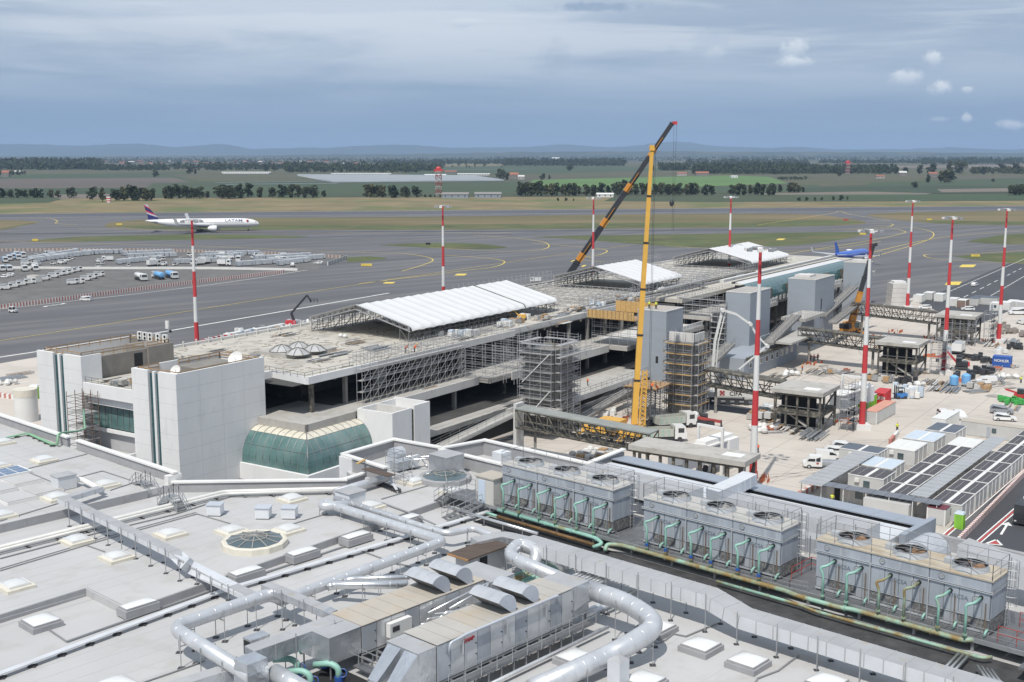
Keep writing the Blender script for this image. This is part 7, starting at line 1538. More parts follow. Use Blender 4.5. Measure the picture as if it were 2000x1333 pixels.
# ------------------------------------------------------------------ airliners
def airliner(label, pos, hdg, Ln, rad, span, mf, mtail, wl, eng, zc, liv):
    t = thing('airliner', label, 'airliner', pos); d = Vector((math.sin(hdg), math.cos(hdg), 0)); s_ = Vector((d.y, -d.x, 0)); up = Vector((0, 0, 1)); o = Vector(pos)
    pt = lambda x, y, z: o+d*x+s_*y+up*z
    xs = [0, .012, .035, .07, .12, .2, .62, .72, .82, .92, .985, 1.0]; rr = [.05, .35, .62, .83, .96, 1, 1, .93, .74, .42, .14, .05]; zz = [-.3, -.26, -.16, -.08, -.02, 0, 0, .07, .2, .44, .62, .66]
    MB().tube([pt(Ln*(.5-x), 0, zc+z*rad) for x, z in zip(xs, zz)], [q*rad for q in rr], 20).build('fuselage', mf, t, True)
    def wing(x0, c0, x1, c1, y0, y1, z0, z1, nm, m, th=.12):
        for sg in (-1, 1):
            w = MB(); P_ = [pt(x0, sg*y0, z0), pt(x0-c0, sg*y0, z0), pt(x1-c1, sg*y1, z1), pt(x1, sg*y1, z1)]; u = [p+up*(c0*th*.5 if i < 2 else c1*th*.4) for i, p in enumerate(P_)]; l = [p-up*(c0*th*.4 if i < 2 else c1*th*.3) for i, p in enumerate(P_)]
            w.v += [tuple(x) for x in u+l]; w.f += [(0, 1, 2, 3), (7, 6, 5, 4), (0, 4, 5, 1), (1, 5, 6, 2), (2, 6, 7, 3), (3, 7, 4, 0)]; wo_ = w.build(nm, m, t)
            if nm == 'wing': MB().bar(pt(x1-c1*.4, sg*y1, z1), pt(x1-c1, sg*(y1+.5), z1+span*.06), .12, c1*.8, d).build('winglet', m, wo_)
    M_pw = mat('aircraft_grey', (.50, .51, .53), .4, .1, var=.05)
    wing(Ln*.11, Ln*.155, -Ln*.16, Ln*.035, rad*.6, span/2, zc-rad*.55, zc+rad*.35, 'wing', M_pw); wing(-Ln*.385, Ln*.075, -Ln*.455, Ln*.03, rad*.2, span*.17, zc+rad*.35, zc+rad*.6, 'tailplane', M_pw)
    for sg in (-1, 1):
        c = pt(Ln*.105, sg*span*.17, zc-rad*.95); R_ = eng; en = MB().tube([c+d*Ln*.03, c+d*Ln*.024, c, c-d*Ln*.03, c-d*Ln*.05], [R_*.9, R_, R_, R_*.8, R_*.5], 16).build('engine', mf if liv else M_pw, t, True); MB().tube([c+d*Ln*.031, c+d*Ln*.0305], R_*.8, 14).build('intake', M_cb, en); MB().bar(c+up*R_*.6, c+up*R_*1.3-d*Ln*.03, .3, 2).build('pylon', M_pw, en)
    for (x, y) in ((Ln*.40, 0), (-Ln*.03, rad*1.5), (-Ln*.03, -rad*1.5)):
        g = MB().tube([pt(x, y, zc-rad*.8), pt(x, y, .6)], .18, 6).build('gear_leg', M_steel, t)
        for dx in ((-1.2, 0, 1.2) if x < 0 else (0,)):
            for dy in (-.4, .4): MB().tube([pt(x+dx, y+dy-.15, .55), pt(x+dx, y+dy+.15, .55)], .55, 12).build('wheel', M_rubber, g)
    # fin in coloured bands
    f0, f1, h = (-Ln*.37, -Ln*.475, zc+rad*.9), (-Ln*.475, -Ln*.515, zc+rad*.9), Ln*.135
    nb = len(mtail)
    for k in range(nb):
        q0, q1 = k/nb, (k+1)/nb; fx = lambda q, e: (f0[0]+(-Ln*.475-f0[0])*q) if e == 0 else (f1[0]+(-Ln*.515-f1[0])*q)
        sl = Ln*.016 if liv else 0
        w = MB(); z0, z1 = f0[2]+h*q0, f0[2]+h*q1
        for y in (-.28, .28): w.v += [tuple(pt(fx(q0, 0), y*(1-q0*.6), z0-(sl if k else rad*.5))), tuple(pt(fx(q0, 1), y*.3, z0+(sl if k else -rad*.2))), tuple(pt(fx(q1, 1), y*.3, z1+(sl if k < nb-1 else 0))), tuple(pt(fx(q1, 0), y*(1-q1*.6), z1-(sl if k < nb-1 else 0)))]
        w.f += [(3, 2, 1, 0), (4, 5, 6, 7), (0, 1, 5, 4), (1, 2, 6, 5), (2, 3, 7, 6), (3, 0, 4, 7)]; w.build('tail_fin', mtail[k], t)
    for sg in (-1, 1):
        n = int(Ln*.55/.9)
        wm = MB()
        for k in range(n): wm.bar(pt(Ln*.36-k*1.0, sg*rad*.997, zc+rad*.2), pt(Ln*.36-k*1.0-.35, sg*rad*.997, zc+rad*.2), .06, .38, up)
        tag(wm.build('cabin_window', M_cb if liv else M_pw, t), kind='stuff')
        MB().quad(pt(Ln*.478, sg*rad*.42, zc+rad*.02), pt(Ln*.466, sg*rad*.62, zc+rad*.14), pt(Ln*.462, sg*rad*.55, zc+rad*.30), pt(Ln*.474, sg*rad*.35, zc+rad*.2)).build('cockpit_window', M_cb, t)
    return t, pt
M_awh = mat('airliner_white', (.74, .74, .74), .3, var=.02, coat=.4); M_anv = mat('airliner_navy', (.022, .025, .13), .4, var=.05); M_ard = mat('airliner_coral', (.52, .035, .08), .4, var=.05); M_agr = mat('fin_grey', (.50, .50, .54), .4, var=.05); M_abl = mat('airliner_blue', (.03, .12, .52), .35, var=.04, coat=.4)
rdir = RUNDIR; hd = math.atan2(rdir.x, rdir.y); c7 = P(397, 452.2)
t, pt = airliner('white long-haul airliner with navy and coral tail taxiing at left', (c7.x, c7.y, .06), hd, 73.9, 3.1, 64.8, M_awh, [M_anv, M_anv, M_agr, M_ard, M_anv, M_anv, M_ard, M_agr], 0, 2.05, 5.4, True)
lettering(t, 'LATAM', 2.3, pt(20.4, 2.62, 7.05), rdir, Vector((0, 0, 1))+Vector((rdir.y, -rdir.x, 0))*-.5, M_anv, .05, sx=1.55)
em = MB(); [em.ball(pt(29.0+dx, 2.72, 6.95+dz), .5, .5, .45) for dx, dz in ((0, .3), (.7, .1), (.2, -.5))]; em.build('nose_emblem', M_ard, t)
cI = P(1640, 510); t2, pt2 = airliner('blue narrow-body airliner seen from behind beyond the pier', (cI.x+4, cI.y-6, .06), R(40), 37.6, 1.98, 34, M_abl, [M_abl, M_abl, M_abl], 0, 1.1, 3.7, False)
MB().ball(pt2(-3, 0, 5.85), 1.6, .8, .5).build('antenna_dome', M_awh, t2)
# ------------------------------------------------------------------ vehicle kits (local x = right, y = forward)
M_vw = mat('vehicle_white', (.70, .70, .69), .35, var=.03, coat=.4); M_vs = mat('vehicle_silver', (.34, .35, .37), .35, .4, var=.04, coat=.4); M_vgl = mat('vehicle_glass', (.03, .035, .04), .1, var=0, coat=.5); M_vbl = mat('vehicle_blue', (.05, .20, .50), .45, var=.06); M_lblue = mat('light_blue', (.16, .38, .66), .5, var=.08); M_lime = mat('lime_green', (.25, .55, .05), .5, var=.06); M_cred = mat('container_red', (.52, .03, .035), .5, var=.06); M_cblue = mat('container_blue', (.03, .10, .36), .5, var=.06); M_lamp = mat('lamp_grey', (.6, .6, .58), .2, var=0); M_tail = mat('tail_lamp', (.35, .02, .02), .3, var=0)
def prof_mb(pr, w, tw=None):
    n = len(pr); mb = MB(); tw = tw or w; zm = max(p[1] for p in pr)
    for sx in (-1, 1):
        for (y, z) in pr: k = max(0, (z-.9)/(zm-.9+1e-6)); mb.v.append((sx*(w/2-(w-tw)/2*k), y, z))
    mb.f.append(tuple(range(n))); mb.f.append(tuple(range(2*n-1, n-1, -1)))
    for i in range(n): j = (i+1) % n; mb.f.append((i, n+i, n+j, j))
    return mb
def veh(name, body, w, wheels, glass, m=None, tw=None, extra=()):
    k = Kit(name); bi = k.part('body', prof_mb(body, w, tw), m or M_vw)
    for g in glass: k.part('window', prof_mb(g[0], w+g[1], (tw or w)+g[1]), M_vgl, sub=bi)
    for (y, r) in wheels:
        for sx in (-1, 1):
            wi = k.part('wheel', MB().tube([(sx*(w/2-.22), y, r), (sx*(w/2+.02), y, r)], r, 14), M_rubber); k.part('rim', MB().tube([(sx*(w/2+.02), y, r), (sx*(w/2+.03), y, r)], r*.55, 10), M_embl, sub=wi)
    yf, yb = max(p[0] for p in body), min(p[0] for p in body)
    for sx in (-1, 1): k.part('headlight', MB().box(sx*w*.38-.14, sx*w*.38+.14, yf-.05, yf+.02, .62, .8), M_lamp, sub=bi); k.part('tail_light', MB().box(sx*w*.42-.08, sx*w*.42+.08, yb-.02, yb+.05, .75, 1.0), M_tail, sub=bi)
    for nm, mb, mm in extra: k.part(nm, mb, mm)
    return k
CAR = veh('parked_car', [(-2.1, .3), (2.1, .3), (2.12, .75), (1.1, .95), (.4, 1.45), (-1.6, 1.48), (-2.1, .95)], 1.76, [(-1.3, .32), (1.3, .32)], [([(1.05, .97), (.42, 1.42), (-1.5, 1.44), (-1.95, .98)], .015)], None, 1.4)
VAN = veh('white_van', [(-2.2, .3), (2.2, .3), (2.22, .85), (1.35, 1.05), (.75, 1.72), (-2.15, 1.82)], 1.82, [(-1.4, .33), (1.4, .33)], [([(1.3, 1.08), (.76, 1.66), (.05, 1.68), (.05, 1.1)], .015)], None, 1.6)
MINI = veh('minibus', [(-2.9, .35), (2.9, .35), (2.95, 1.0), (2.3, 1.25), (1.75, 2.35), (-2.85, 2.45)], 2.05, [(-1.8, .36), (1.9, .36)], [([(2.25, 1.3), (1.78, 2.2), (-2.7, 2.28), (-2.7, 1.4)], .015)], None, 1.8)
PICK = veh('flatbed_truck', [(-.1, .4), (2.9, .4), (2.95, .95), (2.4, 1.2), (1.9, 2.1), (-.1, 2.15)], 1.95, [(-1.9, .36), (2.0, .36)], [([(2.35, 1.25), (1.92, 2.0), (1.05, 2.02), (1.05, 1.25)], .015), ([(.9, 1.25), (.9, 2.0), (.2, 2.02), (.2, 1.25)], .015)], None, 1.75, [('bed_floor', MB().box(-1.0, 1.0, -3.3, -.15, .75, .9), M_grey), ('bed_side', MB().box(-1.02, -.97, -3.3, -.15, .9, 1.25), M_grey), ('bed_side', MB().box(.97, 1.02, -3.3, -.15, .9, 1.25), M_grey), ('tailgate', MB().box(-1.0, 1.0, -3.33, -3.28, .9, 1.25), M_grey), ('door_mark', MB().box(-.99, -.98, .45, .85, .8, 1.1), M_red)])
SUV = veh('silver_suv', [(-2.2, .35), (2.2, .35), (2.22, .9), (1.2, 1.1), (.5, 1.62), (-1.7, 1.66), (-2.2, 1.1)], 1.85, [(-1.35, .36), (1.35, .36)], [([(1.15, 1.12), (.52, 1.58), (-1.6, 1.6), (-2.0, 1.12)], .015)], M_vs, 1.5)
def rig(name, tank, tcol, cab=M_vw, L_=10):
    k = Kit(name); ci = k.part('cab', prof_mb([(L_/2-2.2, .6), (L_/2, .6), (L_/2+.05, 1.6), (L_/2-.25, 2.9), (L_/2-2.2, 3.0)], 2.45), cab); k.part('windscreen', MB().quad((-1.1, L_/2+.08, 1.75), (1.1, L_/2+.08, 1.75), (1.05, L_/2-.18, 2.75), (-1.05, L_/2-.18, 2.75)), M_vgl, sub=ci); k.part('chassis', MB().box(-1.1, 1.1, -L_/2, L_/2-.4, .55, .95), M_cb)
    for s in (-1, 1): k.part('window', MB().box(s*1.235-.005, s*1.235+.005, L_/2-1.6, L_/2-.5, 1.75, 2.6), M_vgl, sub=ci)
    for y in (L_/2-1.3, -L_/2+1.2, -L_/2+2.5):
        for s in (-1, 1): k.part('wheel', MB().tube([(s*.85, y, .5), (s*1.25, y, .5)], .5, 14), M_rubber)
    if tank == 'tank':
        k.part('tank', MB().tube([(0, -L_/2, 2.0), (0, -L_/2+.15, 2.0), (0, L_/2-2.6, 2.0), (0, L_/2-2.45, 2.0)], [.9, 1.15, 1.15, .9], 18), tcol, True); k.part('top_walkway', MB().box(-.35, .35, -L_/2+.5, L_/2-3, 3.12, 3.2), M_embl)
        for y in (-3, -1, 1): k.part('manhole', MB().cyl((0, y, 3.2), .3, .15, 10), M_embl)
    elif tank == 'dump':
        for s in (-1, 1):
            b = k.part('bed_side', MB().box(s*1.2-.06, s*1.2+.06, -L_/2, L_/2-2.5, 1.1, 2.5), tcol)
            for y in range(5):
                for z in (1.35, 1.95): k.part('side_panel', MB().box(s*1.27-.01, s*1.27+.01, -L_/2+.4+y*1.05, -L_/2+.8+y*1.05, z, z+.28), M_pipeg, sub=b)
        k.part('bed_end', MB().box(-1.2, 1.2, -L_/2-.05, -L_/2+.08, 1.1, 2.5), tcol); k.part('bed_end', MB().box(-1.2, 1.2, L_/2-2.55, L_/2-2.42, 1.1, 3.0), tcol); k.part('bed_floor', MB().box(-1.15, 1.15, -L_/2, L_/2-2.5, 1.1, 1.75), M_brown)
    else:
        k.part('body_box', MB().box(-1.2, 1.2, -L_/2, L_/2-2.5, .95, 2.9), tcol); k.part('lift_frame', MB().box(-1.0, 1.0, -L_/2+.4, L_/2-2.8, 2.9, 3.1), M_embl)
    return k
TANKW = rig('fuel_tanker', 'tank', M_vw); TANKB = rig('fuel_tanker', 'tank', M_lblue, M_vw); DUMP = rig('dump_truck', 'dump', mat('pale_dump_body', (.42, .43, .38), .6, var=.08), M_vw, 8.2); BOXT = rig('service_truck', 'box', M_vw, M_vw, 6.5); BOXB = rig('service_truck', 'box', M_lblue, M_vw, 6.5)
GSE = Kit('apron_loader'); GSE.part('body', MB().box(-1.1, 1.1, -2.2, 1.4, .5, 1.5), M_vw); GSE.part('cab', prof_mb([(.9, 1.0), (2.3, .9), (2.3, 1.6), (2.0, 2.3), (.9, 2.3)], 1.5), M_vw); GSE.part('cab_window', prof_mb([(1.0, 1.55), (2.2, 1.55), (1.98, 2.2), (1.0, 2.2)], 1.53), M_vgl); GSE.part('generator', MB().box(-1.0, 1.0, -2.1, .3, 1.5, 2.2), M_embl)
for y in (-1.5, 1.5):
    for s in (-1, 1): GSE.part('wheel', MB().tube([(s*.9, y, .4), (s*1.15, y, .4)], .4, 12), M_rubber)
TUG = Kit('tow_tractor'); TUG.part('body', MB().box(-.75, .75, -1.3, 1.4, .35, 1.0), M_vw); TUG.part('cab_roof', MB().box(-.7, .7, -1.2, .3, 1.85, 1.95), M_vw)
for s in (-.65, .65):
    for y in (-1.15, .25): TUG.part('cab_post', MB().box(s-.05, s+.05, y-.05, y+.05, 1.0, 1.85), M_vw)
TUG.part('cab_window', MB().box(-.6, .6, -1.1, .2, 1.0, 1.8), M_vgl)
for y in (-.8, .9):
    for s in (-1, 1): TUG.part('wheel', MB().tube([(s*.55, y, .35), (s*.8, y, .35)], .35, 12), M_rubber)
def PK(k, u, v, deg, lb, cat, grp=None, z=0, sc=1, swap=None): return k.spawn(P(u, v, z), R(deg), lb, cat, grp, sc, swap)
CARA = -math.degrees(Q.ang)
# parked and moving vehicles of the work yard (heading in degrees: 0 = away from the camera, 90 = left)
PK(PICK, 1603, 914, 82, 'white crew-cab flatbed truck with red mark, nearest the offices', 'truck'); PK(VAN, 1618, 899, 262, 'white van parked behind the crew-cab flatbed', 'van'); PK(CAR, 1634, 888, 265, 'white car parked behind the white van, nearer', 'car'); PK(CAR, 1648, 878, 265, 'white car parked behind the white van, farther', 'car')
PK(VAN, 1926, 750, 85, 'small white van with black logo beside the blue tanks', 'van'); PK(CAR, 1904, 559, -40, 'white car driving on the marked airside road', 'car'); PK(MINI, 1988, 615, 86, 'white minibus at the right edge by the huts', 'minibus'); PK(VAN, 1998, 634, 20, 'white van below the minibus at the right edge', 'van')
PK(CAR, 1806, 604, 80, 'white car in front of the container row, left one', 'car'); PK(CAR, 1890, 607, 80, 'white car in front of the container row, right one', 'car'); PK(SUV, 1956, 808, 250, 'silver car with red mark parked at the right', 'car'); PK(CAR, 1962, 822, 255, 'white car parked just in front of the silver car', 'car'); PK(CAR, 1843, 815, 178, 'white car behind the long hut row, left one', 'car'); PK(CAR, 1874, 817, 178, 'white car behind the long hut row, right one', 'car')
PK(DUMP, 1295, 862, -82, 'pale dump truck with green panels behind the nearest jet bridge', 'dump truck'); PK(DUMP, 1318, 836, -68, 'pale dump truck with earth load, farther of the two', 'dump truck'); PK(BOXT, 1872, 690, -30, 'white truck beside the scaffold of the third pod', 'truck')
# bus on the service road
BUS = veh('airport_bus', [(-6, .35), (6, .35), (6.05, 1.2), (5.85, 3.0), (-6, 3.05)], 2.55, [(-3.6, .5), (3.8, .5)], [([(6.07, 1.1), (5.9, 2.75), (-5.9, 2.8), (-5.9, 1.1)], .02)], M_cb, None, [('roof_unit', MB().box(-.9, .9, -1, 2.4, 3.05, 3.35), M_vw), ('roof_unit', MB().box(-.8, .8, -4.6, -2.4, 3.05, 3.3), M_vw), ('white_stripe', MB().box(-1.29, 1.29, -5.95, 6.0, .55, .95), M_vw)])
KF_ = Frame(P(1872, 1030), 36.35); KR_ = -36.35
BUS.spawn(KF_(11.4, 7.2, .03), R(KR_+180), 'black and white airport bus on the service road at right', 'bus')
# telehandler, excavators, forklift
def machine(nm, lb, cat, u, v, deg, parts, z=0):
    k = Kit(nm)
    for p in parts: k.part(*p)
    PK(k, u, v, deg, lb, cat, None, z)
def whl(ys, x, r): return [('wheel', MB().tube([(s*x-.2, y, r), (s*x+.2, y, r)], r, 14), M_rubber) for y in ys for s in (-1, 1)]
def tracks(): return [('track', MB().tube([(s*.85, -1.5, .4), (s*.85, 1.5, .4)], .42, 8), M_rubber) for s in (-1, 1)]
machine('telehandler', 'dark telehandler with a white bag beside the dump trucks', 'loader', 1375, 833, -100, [('body', MB().box(-.7, .7, -2.3, 1.8, .6, 1.3), M_cb), ('cab', MB().box(-1.0, -.1, -.9, .7, 1.3, 2.4), M_vgl), ('boom', MB().bar((.4, -2.3, 1.9), (.4, 3.2, 1.1), .45, .5), M_red), ('fork_carriage', MB().box(-.8, 1.2, 3.1, 3.4, .3, 1.2), M_cb), ('bag', MB().ball((.3, -1.8, 2.2), .9, .8, .8), M_cop)]+whl((-1.6, 1.4), 1.0, .62))
machine('excavator', 'red and black excavator beside the sand coloured stack', 'excavator', 1877, 722, 70, tracks()+[('house', MB().box(-1.1, 1.1, -1.5, 1.2, .95, 2.0), M_cb), ('counterweight', MB().box(-1.1, 1.1, -1.9, -1.4, 1.0, 1.9), M_mr), ('cab', MB().box(-1.05, -.1, -.1, 1.3, 1.2, 2.9), M_vgl), ('boom', MB().bar((.3, 1.0, 1.6), (.3, 3.4, 4.2), .4, .5), M_mr), ('stick', MB().bar((.3, 3.3, 4.2), (.3, 5.4, 2.6), .3, .4), M_mr), ('bucket', MB().box(-.2, .8, 5.1, 5.9, 1.6, 2.5), M_cb)])
machine('mini_excavator', 'small yellow excavator on the pier roof by the long tent', 'excavator', 1019, 626, 80, [('track', MB().tube([(s*.5, -.9, .25), (s*.5, .9, .25)], .26, 8), M_rubber) for s in (-1, 1)]+[('house', MB().box(-.6, .6, -.9, .7, .55, 1.3), M_cy), ('boom', MB().bar((.1, .6, 1.0), (.1, 1.9, 2.2), .22), M_cy), ('stick', MB().bar((.1, 1.9, 2.2), (.1, 2.9, 1.0), .2), M_cy), ('bucket', MB().box(-.2, .4, 2.7, 3.2, .6, 1.1), M_cb)], 15.5)
machine('forklift', 'blue forklift beside the white wrapped pallets', 'forklift', 1757, 779, 100, [('body', MB().box(-.65, .65, -1.5, .9, .35, 1.2), M_vbl), ('overhead_guard', MB().box(-.55, .55, -.8, .7, 2.3, 2.4), M_cb), ('seat', MB().box(-.3, .3, -.6, .1, 1.2, 1.7), M_cb)]+[('guard_post', MB().box(s-.05, s+.05, y-.05, y+.05, 1.2, 2.3), M_cb) for s in (-.5, .5) for y in (-.75, .65)]+[('mast', MB().box(s-.08, s+.08, .95, 1.15, .1, 3.0), M_cb) for s in (-.35, .35)]+[('fork', MB().box(s-.08, s+.08, 1.15, 2.2, .1, .17), M_cb) for s in (-.3, .3)]+whl((-1.0, .6), .55, .35))
machine('red_loader', 'red loader arm over green crates at the right edge', 'loader', 1992, 783, 60, [('body', MB().box(-.8, .8, -1.6, 1.2, .5, 1.5), M_mr), ('cab', MB().box(-.7, .7, -.8, .6, 1.5, 2.6), M_vgl), ('arm', MB().bar((0, .5, 1.6), (0, 3.0, 2.2), .35), M_mr)]+whl((-1.1, 1.0), .85, .5))
# ------------------------------------------------------------------ containers, huts, stores
def container(lb, u, v, la, lb_, h, m, deg=None, top=None, nm='container', cat='container', F_=None, ab=None, grp=None, win=False, z=0.0):
    F6 = F_ or Frame((P(u, v, z).x, P(u, v, z).y), math.degrees(Q.ang) if deg is None else deg); a, b = ab if ab else (0, 0); t = thing(nm, lb, cat, F6(a, b, z), grp)
    MB().fbox(F6, a-la/2+.04, a+la/2-.04, b-lb_/2+.04, b+lb_/2-.04, z+.06, z+h-.06).build('body', m, t); MB().fbox(F6, a-la/2, a+la/2, b-lb_/2, b+lb_/2, z+h-.1, z+h).build('roof', top or m, t)
    for sa in (-1, 1):
        for sb in (-1, 1): MB().fbox(F6, a+sa*(la/2-.08)-.08, a+sa*(la/2-.08)+.08, b+sb*(lb_/2-.08)-.08, b+sb*(lb_/2-.08)+.08, z, z+h-.1).build('corner_post', m if not top else M_cop, t)
    n = int(la/.55)
    rbm = MB(); [rbm.fbox(F6, a-la/2+.3+k*.55, a-la/2+.55+k*.55, b+lb_/2-.04, b+lb_/2+.02, z+.25, z+h-.25) for k in range(n)]; [rbm.fbox(F6, a-la/2-.02, a-la/2+.04, b-lb_/2+.25+k*.55, b-lb_/2+.5+k*.55, z+.25, z+h-.25) for k in range(int(lb_/.55))]
    tag(rbm.build('wall_rib', m, t), kind='stuff')
    if win:
        MB().fbox(F6, a-la/2-.05, a-la/2-.03, b-.2, b+.6, z+1.1, z+2.0).build('window', M_glassd, t); MB().fbox(F6, a-la/2-.05, a-la/2-.03, b-1.1, b-.4, z+.1, z+2.1).build('door', M_grey, t)
    return t, F6
M_hut = mat('hut_panel', (.50, .50, .49), .6, var=.05, scale=.5); M_hutw = mat('white_hut_roof', (.66, .66, .64), .5, var=.05); M_dkroof = mat('dark_hut_roof', (.075, .072, .08), .7, var=.12, scale=.8); M_bluroof = mat('pale_blue_roof', (.48, .55, .62), .6, var=.05); M_slate = mat('slate_roof', (.10, .12, .15), .7, var=.1); M_corr = mat('corrugated_sheet', (.42, .43, .44), .5, .3, var=.07)
def office(lb, a, b, la, lb_, kind, grp='office huts with dark panelled roofs'):
    t = thing('office_hut', lb, 'hut', KF_(a, b, 0), grp); MB().fbox(KF_, a-la/2+.05, a+la/2-.05, b-lb_/2+.05, b+lb_/2-.05, .05, 2.5).build('body', M_hut, t); MB().fbox(KF_, a-la/2, a+la/2, b-lb_/2, b+lb_/2, 2.5, 2.62).build('roof_frame', M_cop, t)
    m = {'d': M_dkroof, 'w': M_hutw, 'b': M_bluroof, 's': M_slate}[kind]
    for s_ in (-1, 1): MB().fbox(KF_, a-la/2+.2, a+la/2-.2, b+s_*(lb_/4+.08)-lb_/4+.22, b+s_*(lb_/4+.08)+lb_/4-.22, 2.62, 2.67).build('roof_panel', m, t)
    for k in range(4): MB().fbox(KF_, a-la/2+.1+k*(la-.3)/3, a-la/2+.2+k*(la-.3)/3, b+lb_/2-.05, b+lb_/2+.02, .05, 2.5).build('wall_post', M_cop, t)
    MB().fbox(KF_, a-la/2-.02, a-la/2+.05, b-.3, b+.7, .9, 1.9).build('window', M_glassd, t); MB().fbox(KF_, a-la/2-.35, a-la/2, b-1.6, b-.9, 1.6, 2.2).build('air_conditioner', M_cop, t)
    if kind == 'd':
        dm = MB(); [dm.fbox(KF_, a-la/2+.5+k*.62, a-la/2+.58+k*.62, b+s_*lb_*.25-.04, b+s_*lb_*.25+.04, 2.67, 2.72) for k in range(int((la-.8)/.62)) for s_ in (-1, 1)]; tag(dm.build('roof_stud', M_cop, t), kind='stuff')
for k in range(8): office(f'dark roofed office hut beside the service road, {ORD[k]} from the green toilet', 5.4+k*7.0, -2.4, 6.7, 4.3, 'd')
for k in range(6): office(f'{"white" if k == 5 else "dark"} roofed office hut left of the corrugated aisle, {ORD[k]} from the front', 4.6+k*7.2, -10.4, 6.9, 4.4, 'w' if k == 5 else 'd')
for lb, a, b, la, w, kd in [('dark roofed hut just behind the front canopy at left', 11.6, -16.6, 5.8, 5.6, 'd'), ('pale blue roofed hut at the side canopy', 18.6, -17.4, 6.4, 5.4, 'b'), ('slate roofed hut next to the parked white cars', 26, -23.2, 4.6, 6.8, 's'), ('white roofed hut right of the slate roofed hut', 32.5, -18.0, 7.2, 5.0, 'w'), ('pale blue roofed hut behind the white roofed one', 41, -17.6, 7.4, 5.4, 'b'), ('slate roofed hut at the far end of the left huts', 49.5, -16.4, 7, 5.4, 's')]: office(lb, a, b, la, w, kd)
cn = thing('corrugated_aisle_roof', 'corrugated grey strip roof over the aisle between hut rows', 'canopy', KF_(24, -6, 0))
for k in range(40): MB().fbox(KF_, 1.6+k*1.1, 1.6+k*1.1+1.06, -7.5, -4.9, 3.0+.03*(k % 2), 3.06+.03*(k % 2)).build('roof_sheet', M_corr, cn)
for k in range(8): MB().fbox(KF_, 2+k*6, 2.1+k*6, -7.4, -7.3, 0, 3.0).build('post', M_steel, cn)
cn = thing('front_canopy', 'grey corrugated canopy along the front of the huts', 'canopy', KF_(0.5, -12, 0))
for k in range(18): MB().fbox(KF_, -.8, 1.6, -20.2+k*.98, -19.25+k*.98, 2.84+.03*(k % 2), 2.9+.03*(k % 2)).build('roof_sheet', mat('blue_grey_sheet', (.20, .215, .245), .5, .3, var=.08), cn)
for k in range(6): MB().fbox(KF_, -.7, -.6, -20+k*3.4, -19.9+k*3.4, 0, 2.84).build('post', M_cop, cn)
MB().fbox(KF_, 1.7, 1.9, -20, -6.5, 0, 2.6).build('hut_wall', M_hut, cn); MB().fbox(KF_, 1.66, 1.7, -18.8, -17.9, 0, 2.2).build('doorway', M_blackv, cn); MB().fbox(KF_, 1.66, 1.7, -15.6, -14.4, 1, 2.1).build('window', M_glassd, cn); MB().fbox(KF_, -1.5, 1.6, -13.2, -6.6, 0, 2.3).build('hut_wall', M_hut, cn)
cn = thing('side_canopy', 'long corrugated canopy on the left side of the huts', 'canopy', KF_(10, -21, 0))
for k in range(23): MB().fbox(KF_, -1.6+k*1.02, -1.6+k*1.02+.99, -23.2, -19.6, 2.9+.03*(k % 2), 2.96+.03*(k % 2)).build('roof_sheet', M_corr, cn)
for k in range(5): MB().fbox(KF_, -1+k*5, -.9+k*5, -23, -22.9, 0, 2.9).build('post', M_steel, cn)
container('small grey hut with air conditioner and dark red roof by the toilet', 0, 0, 2.4, 2.6, 2.5, M_hut, None, mat('maroon_roof', (.15, .035, .05), .6), 'small_hut', 'hut', KF_, (.2, -2.9))
po = thing('portable_toilet', 'lime green portable toilet at the corner of the huts', 'toilet', KF_(-.3, .2, 0)); MB().fbox(KF_, -.9, .3, -.4, .8, 0, 2.1).build('cabin', M_lime, po); MB().prism([KF_(-.95, -.45), KF_(.35, -.45), KF_(.35, .85), KF_(-.95, .85)], 2.1, 2.35, .8).build('roof', M_bluroof, po); MB().fbox(KF_, -.93, -.9, -.2, .6, .15, 1.95).build('door', mat('lime_door', (.20, .46, .05), .5), po)
t, F6 = container('red shipping container with white lettering behind the striped mast', 1722, 787, 6, 2.45, 2.6, M_cred, 30); lettering(t, 'WÜRTH', .95, F6(-3.06, .05, 1.55), F6.B.to_3d(), (0, 0, 1), M_vw, .02, sx=.72)
t, F6 = container('lime green container with white roof beside the red container', 1693, 795, 6, 2.4, 2.5, M_lime, 35, M_hutw); container('long white container with pink roof behind the striped mast', 1719, 818, 12, 2.4, 2.6, M_hut, 35, mat('pink_roof', (.55, .28, .21), .8, var=.1))
t, F6 = container('blue container with white lettering in the far yard', 1957, 716, 3, 4.2, 2.6, M_cblue, 30); lettering(t, 'NOHLER', .85, F6(-1.56, 0, 1.6), F6.B.to_3d(), (0, 0, 1), M_vw, .02)
container('long white hut with beige roof behind the office rows, left', 0, 0, 2.6, 12, 2.7, M_hut, None, M_tan, 'long_hut', 'hut', KF_, (58, -10), None, True); container('long white hut with beige roof behind the office rows, right', 0, 0, 2.6, 14, 2.7, M_hut, None, M_tan, 'long_hut', 'hut', KF_, (59, 5), None, True); container('tall white container left of the long huts', 0, 0, 9, 2.6, 2.8, M_hutw, None, None, 'container', 'container', KF_, (60, -19.5)); container('rust red container at the right edge behind the huts', 0, 0, 2.6, 6, 2.6, mat('rust_red', (.25, .06, .04), .7), None, None, 'container', 'container', KF_, (60, 16)); container('white skip roof at the far right', 0, 0, 3, 8, 2.4, M_hutw, None, M_slate, 'container', 'container', KF_, (72, 17))
